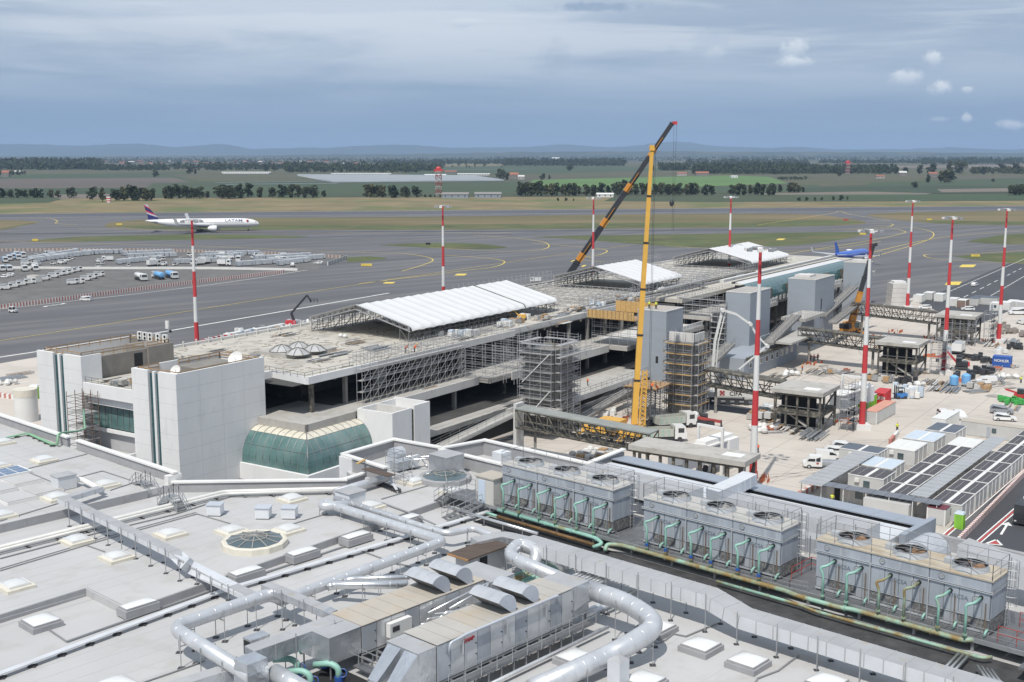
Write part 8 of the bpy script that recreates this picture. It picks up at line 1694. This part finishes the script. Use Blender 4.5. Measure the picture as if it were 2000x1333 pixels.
cl = [(1795, 590, M_hutw, 'with an open dark door'), (1815, 585, M_hut, 'grey ribbed'), (1836, 588, M_hutw, 'tall pale'), (1862, 597, M_hutw, 'plain white'), (1880, 600, mat('brown_hut', (.24, .17, .14), .7), 'brown fronted'), (1903, 596, M_hut, 'grey with slate roof'), (1925, 594, M_hut, 'wide pale'), (1945, 606, M_hutw, 'low white with two windows'), (1965, 605, M_hutw, 'small white'), (1978, 602, M_hut, 'red roofed'), (1996, 604, M_hut, 'at the right end')]
for i, (u, v, m, d) in enumerate(cl): container(f'{d} container in the far hut row, number {ORD[i]} from left', u, v, 5.5, 3.0 if i != 6 else 8, 2.6, m, 33, M_slate if i in (5, 6) else M_hutw, grp='far hut row', win=i == 7)
ts = thing('grey_silo_block', 'grey banded block stack beside the farthest grey tower', 'container', P(1752, 598)); c = P(1752, 598)
for k in range(5): MB().box(c.x-3.1+.1*k, c.x+3.1-.1*k, c.y-3, c.y+3, k*1.6, k*1.6+1.55).build('band_block', M_slabl, ts)
MB().box(c.x-2, c.x+2, c.y-2, c.y+2, 8, 8.7).build('white_cap', M_cop, ts)
for u, v, lb in [(1863, 753, 'round blue water tank, left of two by the white van'), (1886, 756, 'round blue water tank on legs, right of two by the white van')]:
    c = P(u, v); t = thing('water_tank', lb, 'tank', c); z = .9 if u > 1870 else .2
    MB().tube([c+Vector((0, 0, z)), c+Vector((0, 0, z+1.8)), c+Vector((0, 0, z+2.2))], [.98, .98, .3], 18).build('tank_shell', M_lblue, t, 'auto'); [MB().box(c.x+x-.06, c.x+x+.06, c.y+y-.06, c.y+y+.06, 0, z).build('leg', M_steel, t) for x in (-.6, .6) for y in (-.6, .6)]
# material stacks: each bundle its own thing
def stack(lb, u, v, n, kind, deg=30, z=0.0, s=1.0, cat='material stack'):
    c = P(u, v, z); t = thing('material_stack', lb, cat, c); r = random.Random(int(u*7+v)); F7 = Frame((c.x, c.y), deg)
    for k in range(n):
        a, b = r.uniform(-1.4, 1.4)*s, r.uniform(-1.2, 1.2)*s; zz = z+.15*(k // 3)
        if kind == 'planks': MB().fbox(F7, a*.4-1.6*s, a*.4+1.6*s, b, b+.28, zz+.02, zz+.10).build('plank', r.choice([M_timber, M_steel, M_slabl, M_brown]), t)
        elif kind == 'pipes': MB().tube([F7(-2*s+a*.3, b, zz+.16), F7(2*s+a*.3, b, zz+.16)], .14, 8).build('pipe', M_steel, t)
        elif kind == 'bags': MB().ball(F7(a, b, zz+.3*s), .42*s, .36*s, .34*s, 7, 4).build('bag', r.choice([M_hutw, M_cop, M_slabl]), t)
        elif kind == 'pallets': MB().fbox(F7, a-.55, a+.55, b-.5, b+.5, zz, zz+r.uniform(.6, 1.3)*s).build('wrapped_pallet', r.choice([M_cop, M_hutw, M_bluroof]), t)
        elif kind == 'dark': MB().fbox(F7, a-.5, a+.5, b-.5, b+.5, zz, zz+r.uniform(.6, 1.4)).build('crate', M_cb, t)
        elif kind == 'brick': MB().fbox(F7, a-.5, a+.5, b-.45, b+.45, zz, zz+r.uniform(.7, 1.2)).build('block_pallet', mat('grey_brown_blocks', (.26, .23, .21), .9, var=.1), t)
        elif kind == 'net': p = F7(a, b, z); MB().bar(p, F7(a+r.uniform(1, 2), b+r.uniform(-.5, .5), z), .05, r.uniform(.9, 1.6)).build('net_panel', M_orange, t)
        elif kind == 'green': MB().fbox(F7, a-.5, a+.5, b-.4, b+.4, zz, zz+.9).build('crate', mat('crate_green', (.05, .33, .07), .6), t)
        else: MB().fbox(F7, a-.5*s, a+.5*s, b-.4*s, b+.4*s, zz, zz+.7*s).build('box_piece', r.choice([M_steel, M_hut, M_timber, M_slab]), t)
ST = [('scrap steel pile in front of the second gate pod, left', 1540, 842, 14, 'planks'), ('scrap steel pile in front of the second gate pod, right', 1590, 855, 14, 'pipes'), ('steel offcuts left of the second gate pod', 1490, 818, 12, 'box'), ('white bags at the left of the scrap piles', 1487, 842, 4, 'bags'), ('orange plastic net pile beside the scaffold tower', 1652, 828, 6, 'net'), ('white wrapped pallets behind the forklift, left', 1765, 770, 7, 'pallets'), ('white wrapped pallets behind the forklift, right', 1783, 776, 8, 'pallets'),
 ('grey crates row behind the red container, left', 1702, 742, 5, 'box'), ('grey crates row behind the red container, middle', 1728, 745, 7, 'box'), ('black covered crates behind the red container', 1772, 750, 6, 'dark'), ('white wrapped bale right of the black crates', 1790, 755, 4, 'bags'), ('brown timber boards by the striped mast', 1815, 750, 10, 'planks'), ('orange brown board stack left of the blue tanks', 1838, 752, 10, 'planks'), ('loose boards and pipes below the timber boards', 1825, 762, 10, 'planks'), ('grey pipes below the blue tanks', 1858, 764, 8, 'pipes'), ('grey metal boxes right of the blue tanks', 1912, 760, 4, 'box'),
 ('black crate row behind the white van, left', 1885, 738, 6, 'dark'), ('black crate row behind the white van, middle', 1912, 730, 7, 'dark'), ('black crate row behind the white van, right', 1932, 732, 7, 'dark'), ('white pipe bundle by the blue container', 1938, 722, 9, 'pipes'), ('white rolls behind the white van', 1950, 742, 6, 'pipes'), ('white bag right of the rolls', 1969, 740, 2, 'bags'), ('small dark machines row behind the excavator, left', 1888, 703, 5, 'dark'), ('small dark machines row behind the excavator, middle', 1907, 703, 5, 'dark'), ('small dark machines row behind the excavator, right', 1928, 708, 5, 'dark'),
 ('sand coloured board stack by the striped mast', 1853, 722, 8, 'planks'), ('grey block pallets at the far right, front', 1962, 652, 9, 'brick'), ('grey block pallets at the far right, middle', 1980, 650, 9, 'brick'), ('grey block pallets at the far right, back', 1955, 640, 9, 'brick'), ('grey block pallets at the right edge', 1998, 658, 9, 'brick'), ('grey pipes bundle at the far right', 1977, 670, 9, 'pipes'), ('brown rolls at the far right', 1985, 682, 6, 'dark'), ('rubble and planks at the foot of the right mast', 1935, 676, 12, 'planks'),
 ('orange net fence by the farthest grey tower, left', 1712, 660, 6, 'net'), ('orange net fence by the farthest grey tower, right', 1745, 650, 6, 'net'), ('orange net fence right of the farthest pod', 1928, 668, 5, 'net'), ('orange net fence beside the low office wing', 1585, 712, 6, 'net'), ('rubble on the slab between the pods', 1740, 668, 9, 'box'), ('white bags beside the low office wing', 1545, 735, 5, 'bags'), ('planks beside the low office wing', 1520, 738, 9, 'planks'), ('planks and sheets in front of the low office wing', 1590, 728, 10, 'planks'),
 ('green crates at the right edge, left', 1967, 786, 5, 'green'), ('green crates at the right edge, right', 1985, 790, 4, 'green'), ('cardboard heap behind the silver car', 1972, 798, 4, 'planks'), ('red barrier pieces by the dump trucks', 1205, 822, 5, 'net'), ('orange net under the nearest jet bridge', 1180, 905, 7, 'net'), ('white rubble heap below the nearest jet bridge', 1145, 893, 8, 'bags'), ('pink rubble heap below the nearest jet bridge', 1165, 897, 6, 'box'), ('red net at the corner of the long pod', 1478, 940, 6, 'net')]
for x in ST: stack(*x[:3], x[3]+5, x[4], 30, 0, 1.6)
gr = random.Random(3)
for k in range(64):
    u, v = gr.choice([(gr.uniform(1460, 1680), gr.uniform(715, 775)), (gr.uniform(1690, 1830), gr.uniform(655, 700)), (gr.uniform(1790, 1990), gr.uniform(665, 770)), (gr.uniform(1480, 1560), gr.uniform(800, 850)), (gr.uniform(1180, 1290), gr.uniform(800, 850))]); stack('small heap of site materials on the work yard', u, v, gr.randint(4, 9), gr.choice(['planks', 'planks', 'box', 'pipes', 'dark', 'pallets', 'net']), gr.uniform(0, 90), 0, gr.uniform(.7, 1.3))
for o in C.objects:
    if o.get('label', '').startswith('small heap of site'): o['group'] = 'small heaps of site materials'
RS = [('timber scraps pile on the pier roof', 690, 671, 12, 'planks'), ('steel frames lying on the pier roof', 735, 683, 8, 'pipes'), ('boards near the roof edge of the pier', 620, 705, 9, 'planks'), ('white bags under the tent edge', 680, 658, 3, 'bags'), ('planks beside the four pyramid rooflights', 660, 690, 8, 'planks'), ('wire coil heap on the pier roof', 652, 695, 5, 'pipes'), ('boards near the far roof edge', 560, 655, 9, 'planks'), ('pallets by the tent trestles', 855, 655, 4, 'box'), ('brown crates on the roof edge scaffold', 875, 652, 3, 'planks'), ('timber on the roof by the yellow excavator', 1060, 625, 9, 'planks'), ('boards on the roof behind the concrete tower', 1100, 632, 10, 'planks'), ('crates on the roof near the yellow formwork', 1150, 605, 5, 'box'), ('white bags on the roof near the yellow crane', 1290, 567, 4, 'bags'), ('timber on the roof left of the second grey tower', 1400, 547, 10, 'planks'), ('steel bundle on the roof behind the second grey tower', 1440, 540, 9, 'pipes'), ('boards on the terrace floor by the sawhorse', 830, 757, 4, 'planks'), ('pipes on the left pier roof', 480, 700, 8, 'pipes'), ('planks on the left pier roof', 430, 690, 10, 'planks'), ('boards on the roof between the white towers', 225, 745, 10, 'planks'), ('scrap on the roof between the white towers', 245, 752, 8, 'box')]
for k in range(26):
    a, b = gr.uniform(60, 150), gr.uniform(-1, 4); p = Q(a, b, 15.5); d = p-Vector((0, 0, CAMH)); dp = d.y*CP-d.z*SP
    RS.append(('heap of boards and fittings along the pier roof edge', 1000+FPX*d.x/dp, 666.5-FPX*(d.y*SP+d.z*CP)/dp, gr.randint(4, 8), gr.choice(['planks', 'box', 'pipes', 'pallets'])))
for lb, u, v, n, k in RS: stack(lb, u, v, n, k, 33, 14.7 if 'between the white' in lb else 9.3 if 'terrace' in lb else 15.5, 1.2)
lt_ = MB()
for k in range(900):
    a, b = gr.uniform(24, 150), gr.uniform(-34, 5); an = gr.uniform(0, 3.1); p = Q(a, b, 15.53); d = Vector((math.cos(an), math.sin(an), 0))*gr.uniform(.2, 1.3); lt_.bar(p-d, p+d, gr.uniform(.08, .4), .06)
tag(lt_.build('roof_debris', mat('debris', (.30, .27, .23), .9, var=.4, scale=.3), None), kind='stuff')
for o in C.objects:
    if o.get('label', '').startswith('heap of boards'): o['group'] = 'heaps along the pier roof edge'
for x in [o for o in C.objects if o.name.startswith('roof_debris')]: tag(x, 'loose boards and debris strewn over the pier roof', 'debris')
# ------------------------------------------------------------------ left baggage yard
for lb, u, v, k, d in [('white fuel tanker in the left yard, leftmost of three', 275, 548, TANKW, 215), ('pale blue fuel tanker seen from behind, middle of three', 309, 545, TANKB, 35), ('pale blue fuel tanker, right of three in the left yard', 335, 544, TANKB, 215)]: PK(k, u, v, d, lb, 'tanker')
for i, (u, v) in enumerate([(12, 566), (28, 562), (43, 558), (58, 555), (88, 548), (105, 543), (117, 539), (128, 537), (138, 534), (150, 531)]): PK(GSE, u, v, -60, f'white apron loader parked in the left row, {ORD[i]} from left' if i < 4 else f'white apron loader parked in the middle row, {ORD[i-4]} from left', 'loader', 'left apron loaders' if i < 4 else 'middle apron loaders')
for i, (u, v) in enumerate([(142, 556), (154, 555), (168, 549), (180, 545), (193, 541)]): PK(GSE, u, v, -60, f'white apron loader in the right row near the tankers, {ORD[i]} from left', 'loader', 'right apron loaders')
for i, (u, v) in enumerate([(5, 530), (18, 530), (48, 530), (68, 529)]): PK([BOXB, BOXB, BOXT, TANKW][i], u, v, 210, 'service truck parked along the white barrier' if i < 2 else ['white service truck by the white barrier', 'small white tanker by the white barrier'][i-2], 'truck', 'trucks along the white barrier', 0, .9)
for i, (u, v) in enumerate([(10, 513), (18, 509), (27, 506), (32, 502), (45, 503), (36, 508)]): PK(BOXB, u, v, 210, 'blue and white truck in the far corner of the left yard', 'truck', 'trucks in the far corner', 0, .9)
PK(CAR, 8, 543, 80, 'white car at the left edge of the yard, left one', 'car'); PK(CAR, 18, 540, 80, 'white car at the left edge of the yard, right one', 'car'); PK(CAR, 622, 516, 70, 'white car parked at the tip of the baggage yard', 'car')
PK(TUG, 26, 611, -110, 'white tow tractor driving at the far left', 'tractor'); PK(MINI, 168, 588, 78, 'white open sided bus driving along the striped fence', 'minibus', None, 0, .72); PK(BOXT, 1047, 552, 75, 'small white truck on the apron behind the long tent', 'truck', None, 0, .7)
container('white hut between the loader rows in the left yard', 68, 551, 3, 6, 2.7, M_hutw, 35, M_tan)
ULD = Kit('baggage_container'); ULD.part('shell', prof_mb([(-.75, .25), (.75, .25), (.75, 1.8), (-.75, 1.8)], 2.6), mat('uld_grey', (.55, .57, .59), .45, .4, var=.12, scale=.2)); ULD.part('dolly', MB().box(-1.4, 1.4, -.8, .8, .1, .24), M_cb); ULD.part('door_panel', MB().box(-1.1, 1.1, -.78, -.755, .35, 1.7), mat('uld_door', (.33, .36, .42), .5, .3, var=.3, scale=.15))
r = random.Random(9); cnt = 0
rows_ = [((60, 510), (150, 494.5), 16, 'far left'), ((48, 514.5), (125, 505), 14, 'far left'), ((90, 507), (200, 496), 16, 'far left'), ((165, 497), (235, 496), 9, 'far middle'), ((232, 516), (315, 508), 16, 'middle'), ((240, 500), (330, 496), 14, 'middle'), ((250, 505), (340, 502), 12, 'middle'), ((345, 516), (440, 512), 15, 'middle'), ((405, 501), (500, 498), 13, 'right'), ((395, 506), (470, 503), 10, 'right'), ((465, 520), (560, 514), 15, 'right'), ((500, 509), (600, 503), 16, 'right'), ((530, 513), (630, 506), 16, 'right'), ((545, 519), (600, 512), 9, 'right')]
for (p, q, n, w) in rows_:
    A_, B_ = P(*p), P(*q)
    for k in range(n):
        c = A_.lerp(B_, k/(n-1))+Vector((r.uniform(-.5, .5), r.uniform(-.8, .8), 0)); ULD.spawn(c, R(-55+r.uniform(-3, 3)), f'grey baggage container in the {w} rows of the left yard', 'baggage container', f'{w} baggage containers', 1.3)
for k in range(46): (GSE, TUG, TUG, BOXT)[k % 4].spawn(P(r.uniform(50, 610), r.uniform(499, 523)), r.uniform(0, 6), 'small apron vehicle parked loosely among the baggage containers', 'apron vehicle', 'loose apron vehicles', r.uniform(.8, 1.1))
# barriers and fences
def barrier(lb, pts, h, w, m1, m2, step, nm='barrier', slant=0):
    wp = [P(u, v) for u, v in pts]; t = thing(nm, lb, 'barrier', wp[0]); rs_ = resample(wp, step); k = 0
    if slant:
        for o_, m_ in ((0, m1), (1, m2)):
            mb = MB(); [mb.bar(a+Vector((0, 0, h/2)), b+Vector((0, 0, h/2)), w, h) for a, b in list(zip(rs_, rs_[1:]))[o_::2]]; tag(mb.build('stripe', m_, t), kind='stuff')
        return
    for a, b in zip(rs_, rs_[1:]): MB().bar(a+Vector((0, 0, h/2)), b+Vector((0, 0, h/2)), w, h).build('barrier_block', m1 if k % 2 else m2, t); k += 1
M_pale_r = mat('faded_red', (.46, .20, .16), .8, var=.12)
barrier('long red and white striped fence along the apron lane', [(-60, 612), (110, 590), (250, 571), (400, 552), (556, 534)], 1.5, .2, M_cop, M_pale_r, .62, 'striped_fence', 1)
barrier('low white and pink barrier line in front of the baggage yard', [(25, 525), (150, 526), (400, 526), (560, 528.5), (602, 530)], 1.0, .6, M_cop, M_cop, 6); barrier('low brown blast fence behind the baggage yard', [(-60, 492), (100, 491), (330, 492), (520, 498), (670, 505)], 1.6, .4, M_brown, mat('pale_chip', (.42, .33, .30), .8), 1.1, 'barrier', 1); barrier('slatted striped fence at the tip of the baggage yard', [(640, 519), (678, 506)], 1.8, .3, M_brown, M_cop, 1.4)
barrier('red and white striped barrier along the service road', [(1872, 1062), (2040, 888)], .9, .4, M_cop, M_pale_r, .42, 'barrier', 1); barrier('red and white barrier left of the side canopy', [(1560, 972), (1600, 950), (1628, 938)], .9, .5, M_cop, M_pale_r, 1.0); barrier('white barrier left of the white huts', [(1738, 868), (1757, 846)], .9, .5, M_cop, M_pale_r, 4); barrier('red and white barriers behind the pier roof at left', [(395, 672), (430, 664), (470, 660)], 1.2, .6, M_cop, M_mr, 1.1); barrier('white stacked barriers behind the pier at left', [(440, 662), (520, 648), (560, 640)], 1.4, 1.6, M_cop, M_hutw, 2.2)
barrier('red and white barrier at the left edge beside the tank', [(0, 776), (44, 783)], 1.0, .5, M_cop, M_pale_r, .8)
st = thing('storage_tank', 'white round tank with rusty cream lid at the left edge', 'tank', P(53, 822)); c = P(53, 822); MB().cyl(c, 2.2, 5.0, 24).build('shell', M_mw, st, 'auto'); MB().cyl(c+Vector((0, 0, 5.0)), 2.25, 1.4, 24).build('lid_band', M_cream, st, 'auto')
c = P(69, 778); t = thing('portable_toilet', 'lime green portable toilet left of the white tower', 'toilet', c); MB().box(c.x-.9, c.x+.9, c.y-.9, c.y+.9, 0, 2.6).build('cabin', M_lime, t); MB().prism([(c.x-.95, c.y-.95), (c.x+.95, c.y-.95), (c.x+.95, c.y+.95), (c.x-.95, c.y+.95)], 2.6, 2.9, .8).build('roof', M_cop, t)
for lb, u, v, k in [(f'white sacks and sheets behind the pier roof edge, {ORD[i]} heap from left', 452+i*26, 659-i*4.2, ['bags', 'pallets', 'bags', 'box'][i % 4]) for i in range(7)]+[('steel bundles at the left edge beyond the parapet', 20, 742, 'pipes'), ('grey sheets at the left edge beyond the parapet', 40, 732, 'planks'), ('white sacks at the left edge beyond the parapet', 6, 752, 'bags')]: stack(lb, u, v, 10, k, 40, 0, 1.6)
# ------------------------------------------------------------------ people
M_skin = mat('skin', (.42, .26, .18), .6, var=0); M_or = mat('orange_vest', (.75, .14, .03), .7, var=.08); M_hy = mat('yellow_vest', (.60, .68, .06), .7, var=.08); M_tr = mat('dark_trousers', (.04, .045, .06), .8, var=.1); M_hel = mat('helmet_yellow', (.70, .50, .04), .4, var=0)
def person_kit(vest, lean):
    k = Kit('person'); b = MB(); tl = lambda z: lean*max(0, z-.9)
    b.tube([(0, tl(.86), .86), (0, tl(1.0), 1.0), (0, tl(1.25), 1.25), (0, tl(1.42), 1.42), (0, tl(1.5), 1.5), (0, tl(1.55), 1.55)], [.14, .17, .19, .17, .07, .06], 10)
    for s in (-1, 1):
        b.tube([(s*.1, 0, .92), (s*.11, .06, .5), (s*.12, 0, .08), (s*.12, .0, .0)], [.095, .075, .05, .06], 8); b.tube([(s*.12, -.04, .04), (s*.12, .16, .03)], [.055, .045], 6)
        b.tube([(s*.2, tl(1.4), 1.4), (s*.27, tl(1.15)+.05, 1.12), (s*.22, tl(.9)+.28, 1.02)], [.065, .052, .042], 7)
        for f in range(4): b.tube([(s*(.2+.016*f), tl(.9)+.28, 1.02), (s*(.19+.016*f), tl(.9)+.36-.01*f, .97)], [.01, .008], 4)
        b.tube([(s*.19, tl(.9)+.27, 1.03), (s*.16, tl(.9)+.32, 1.02)], [.011, .009], 4)
    b.ball((0, tl(1.65)+.01, 1.66), .085, .105, .125, 10, 7); b.ball((0, tl(1.65)+.12, 1.65), .015, .02, .025, 5, 3)
    bi = k.part('body', b, M_skin, True)
    v = MB().tube([(0, tl(.9), .9), (0, tl(1.0), 1.0), (0, tl(1.25), 1.25), (0, tl(1.44), 1.44)], [.17, .19, .21, .17], 12); [v.tube([(s*.19, tl(1.42), 1.42), (s*.265, tl(1.18)+.04, 1.18)], [.085, .07], 8) for s in (-1, 1)]; k.part('vest', v, vest, True)
    tr = MB(); [tr.tube([(s*.09, 0, .95), (s*.11, .06, .5), (s*.12, 0, .1)], [.115, .09, .07], 8) for s in (-1, 1)]; k.part('trousers', tr, M_tr, True)
    k.part('helmet', MB().ball((0, tl(1.7), 1.71), .12, .14, .12, 12, 4, True), M_hel, True)
    return k
PO, PY, PB = person_kit(M_or, .1), person_kit(M_hy, .05), person_kit(M_or, .7)
for k, u, v, z, d, lb in [(PB, 792, 690, 15.5, -100, 'person in orange vest bending on the pier roof edge, left of two'), (PB, 809, 690, 15.5, -80, 'person in orange vest bending on the pier roof edge, right of two'), (PY, 1268, 603, 18.22, 20, 'person in yellow vest standing on the first grey tower, left of two'), (PY, 1281, 604, 18.22, -30, 'person in yellow vest standing on the first grey tower, right of two'),
  (PO, 1148, 754, 4.4, 90, 'person in orange vest standing on the lower walkway'), (PB, 1272, 764, 6.6, -60, 'person in orange vest bending on the shoring tower, left of two'), (PB, 1285, 768, 6.6, 100, 'person in orange vest on the shoring tower, right of two'), (PO, 1583, 705, 0, 0, 'person in orange vest by the net fence, left of three'), (PO, 1590, 706, 0, 40, 'person in orange vest by the net fence, middle of three'), (PO, 1597, 704, 0, -40, 'person in orange vest by the net fence, right of three'),
  (PO, 1567, 726, 0, 90, 'person in orange vest walking in front of the low wing'), (PY, 1752, 843, 0, 180, 'person in yellow vest standing left of the long huts'), (PY, 1994, 749, 0, 120, 'person in yellow vest walking at the right edge'), (PO, 1480, 885, 0, 150, 'person in orange vest behind the nearest mast'), (PY, 1625, 985, 0, 180, 'person in yellow vest under the front canopy')]: k.spawn(P(u, v, z), R(d), lb, 'person')
k = Kit('scissor_lift')
k.part('platform', MB().box(-1.6, 1.6, -.9, .9, 12.4, 12.6), M_vbl); k.part('guard', railing_mb(MB(), [(-1.6, -.9, 12.6), (1.6, -.9, 12.6), (1.6, .9, 12.6), (-1.6, .9, 12.6), (-1.6, -.9, 12.6)], 1.1, 1, .08), M_vbl); k.part('base', MB().box(-1.7, 1.7, -.9, .9, .2, 1.2), M_vbl)
for i in range(7): k.part('scissor_arm', MB().bar((-1.4, -.7, 1.2+i*1.6), (1.4, -.7, 2.8+i*1.6), .14), M_vbl); k.part('scissor_arm', MB().bar((1.4, .7, 1.2+i*1.6), (-1.4, .7, 2.8+i*1.6), .14), M_vbl)
sp = Q(*Q.px(1344, 590, 12.6)); k.spawn(sp, QR, 'blue scissor lift with raised platform beside the first grey tower', 'scissor lift'); PY.spawn(sp+Vector((-.5, 0, 12.62)), .4, 'person in yellow vest on the blue scissor lift, left of two', 'person'); PY.spawn(sp+Vector((.5, .2, 12.62)), -1, 'person in yellow vest on the blue scissor lift, right of two', 'person')
# ------------------------------------------------------------------ distant buildings
M_rt = mat('red_tile', (.30, .12, .075), .85, var=.15); M_hw = mat('pale_wall', (.50, .46, .40), .85, var=.08)
def house(u, v, w, h, lb, m=None, roof=None, d=None, grp=None):
    p = P(u, v, -.35); wm = w/FPX*p.y; hm = h/FPX*p.y; d = d or wm*.6; t = thing('farm_building', lb, 'building', p, grp); MB().box(p.x-wm/2, p.x+wm/2, p.y, p.y+d, -.35, hm*.65).build('wall', m or M_hw, t)
    rf = MB(); x0, x1, y0, y1, z0, z1 = p.x-wm*.53, p.x+wm*.53, p.y-.6, p.y+d+.6, hm*.65, hm; rf.v += [(x0, y0, z0), (x1, y0, z0), (x1, y1, z0), (x0, y1, z0), (x0, (y0+y1)/2, z1), (x1, (y0+y1)/2, z1)]; rf.f += [(0, 1, 5, 4), (2, 3, 4, 5), (1, 2, 5), (3, 0, 4), (3, 2, 1, 0)]; rf.build('roof', roof or M_rt, t)
    n = max(2, int(wm/6))
    for k in range(n): x = p.x-wm/2+wm*(k+.5)/n; MB().box(x-.7, x+.7, p.y-.08, p.y, hm*.2, hm*.2+1.8).build('window', M_glassd, t)
M_bluw = mat('pale_blue_wall', (.26, .285, .33), .8, var=.06)
house(889, 388, 50, 11, 'long pale blue airfield building right of the lattice radar tower', M_bluw, M_conc, 14); house(953, 387.5, 50, 11, 'second pale blue airfield building right of the radar tower', M_bluw, M_conc, 14); house(1182, 386, 32, 8, 'low white building among the central trees', M_hutw, M_hutw, 10)
for i, (u, v, w, h) in enumerate([(1003, 350, 18, 12), (1018, 351, 12, 8), (880, 340, 22, 6), (1372, 345, 24, 9), (1720, 349, 16, 6), (1764, 344, 14, 9), (1823, 346, 16, 9), (1332, 344, 18, 7), (10, 346, 14, 12), (35, 340, 14, 6), (500, 324, 14, 4), (420, 322, 12, 4), (240, 322, 14, 4), (1085, 313, 14, 5), (270, 317, 12, 3)]+[(205+k*21+(k*37)%13, 317+(k*7)%6, 7+(k*5)%6, 2.4+(k%3)*.6) for k in range(24)]+[(1020+k*33, 308+(k*5)%5, 8, 2) for k in range(9)]): house(u, v, w, h, 'small farm building far out among the fields', M_slab if i % 3 == 1 else M_brown, M_slabl if i % 4 == 1 else None, None, 'far farm buildings')
for i, (u, v, w, h, lb) in enumerate([(705, 342, 110, 3, 'white glasshouse strip, farthest left'), (480, 340, 90, 3.5, 'low white sheds far left'), (925, 343, 60, 3.5, 'white shed behind the glasshouses'), (850, 345, 40, 4, 'white shed left behind the radar tower'), (1435, 348, 12, 4, 'small white shed in the green field')]): house(u, v, w, h, lb, M_hutw, M_hutw, 20)
gh = mat('greenhouse_film', (.25, .275, .295), .5, var=.12, scale=.05, stretch=(.2, 1, 1))
t = thing('glasshouse_field', 'wide pale field of plastic glasshouse tunnels behind the runway', 'glasshouse', P(800, 355))
for k in range(26):
    f = k/26; a, b = P(582+f*70, 344.5+f*13.5, -.3), P(925+f*60, 346.5+f*8, -.3); MB().tube([a+Vector((0, 0, .6)), b+Vector((0, 0, .6))], 2.4+1.5*(1-f), 8).build('tunnel', gh, t)
t = thing('plastic_strip', 'thin white plastic crop strip across the far field', 'crop cover', P(560, 360))
for a, b in (((420, 357), (640, 354)), ((440, 360.5), (660, 358.5)), ((690, 332), (1045, 331))): MB().bar(P(*a, -.1), P(*b, -.1), 9, .5).build('strip', gh, t)
def lattice(lb, u, vt, vb, w):
    p = P(u, vb, -.3); z = ZT(u, vt, p); wm = w/FPX*p.y; t = thing('lattice_tower', lb, 'radar tower', p, None); n = 7
    for k in range(n):
        z0, z1 = z*k/n, z*(k+1)/n-.3; m = mat('far_red', (.26, .06, .055), .7) if k % 2 else mat('far_white', (.36, .33, .31), .7); bm = MB(); q = wm/2
        for sx in (-q, q):
            for sy in (-q, q): bm.bar(p+Vector((sx, sy, z0)), p+Vector((sx, sy, z1)), wm*.08)
        for sy in (-q, q): bm.bar(p+Vector((-q, sy, z0)), p+Vector((q, sy, z1)), wm*.06); bm.bar(p+Vector((q, sy, z0)), p+Vector((-q, sy, z1)), wm*.06); bm.bar(p+Vector((-q, sy, z1)), p+Vector((q, sy, z1)), wm*.12)
        tag(bm.build('lattice_bay', m, t), kind='stuff'); MB().box(p.x-q, p.x+q, p.y-q, p.y+q, z1, z1+.2).build('landing', m, t)
    MB().box(p.x-wm*.8, p.x+wm*.8, p.y-wm*.5, p.y+wm*.5, z, z+wm*.35).build('platform', M_mr, t); MB().ball(p+Vector((0, 0, z+wm*.5)), wm*.5, wm*.3, wm*.4).build('radar_head', M_mr, t)
lattice('tall red and white lattice radar tower beyond the runway', 857, 335, 385, 11); lattice('far red and white lattice tower by the woods on the right', 1655, 320, 341, 7)
p = P(1590, 303); t = thing('radome', 'tiny white radar dome on the horizon at right', 'radome', p); MB().ball(p+Vector((0, 0, 14)), 14, 14, 14, 12, 8).build('dome', M_cop, t, True); MB().cyl(p, 5, 8, 10).build('base', M_slabl, t)
p = P(213, 396); t = thing('striped_hut', 'small red and white checked hut beyond the runway at left', 'hut', p)
for k in range(5): MB().box(p.x-1.8, p.x+1.8, p.y-1.8, p.y+1.8, k*1.2, k*1.2+1.2).build('band', M_mr if k % 2 else M_mw, t)
# ------------------------------------------------------------------ the air: one even haze box round everything
hz = MB(); hz.box(-46000, 46000, -500, 41900, -60.0, 420)
ho = hz.build('haze', None) if False else None
hm = bpy.data.materials.new('haze_air'); hm.use_nodes = True
for n in list(hm.node_tree.nodes):
    if n.type != 'OUTPUT_MATERIAL': hm.node_tree.nodes.remove(n)
pv = hm.node_tree.nodes.new('ShaderNodeVolumePrincipled'); pv.inputs['Color'].default_value = (.50, .70, 1.0, 1); pv.inputs['Density'].default_value = HAZE; pv.inputs['Anisotropy'].default_value = 0.0
hm.node_tree.links.new(pv.outputs[0], [n for n in hm.node_tree.nodes if n.type == 'OUTPUT_MATERIAL'][0].inputs['Volume'])
ho = hz.build('haze', hm); tag(ho, kind='stuff')
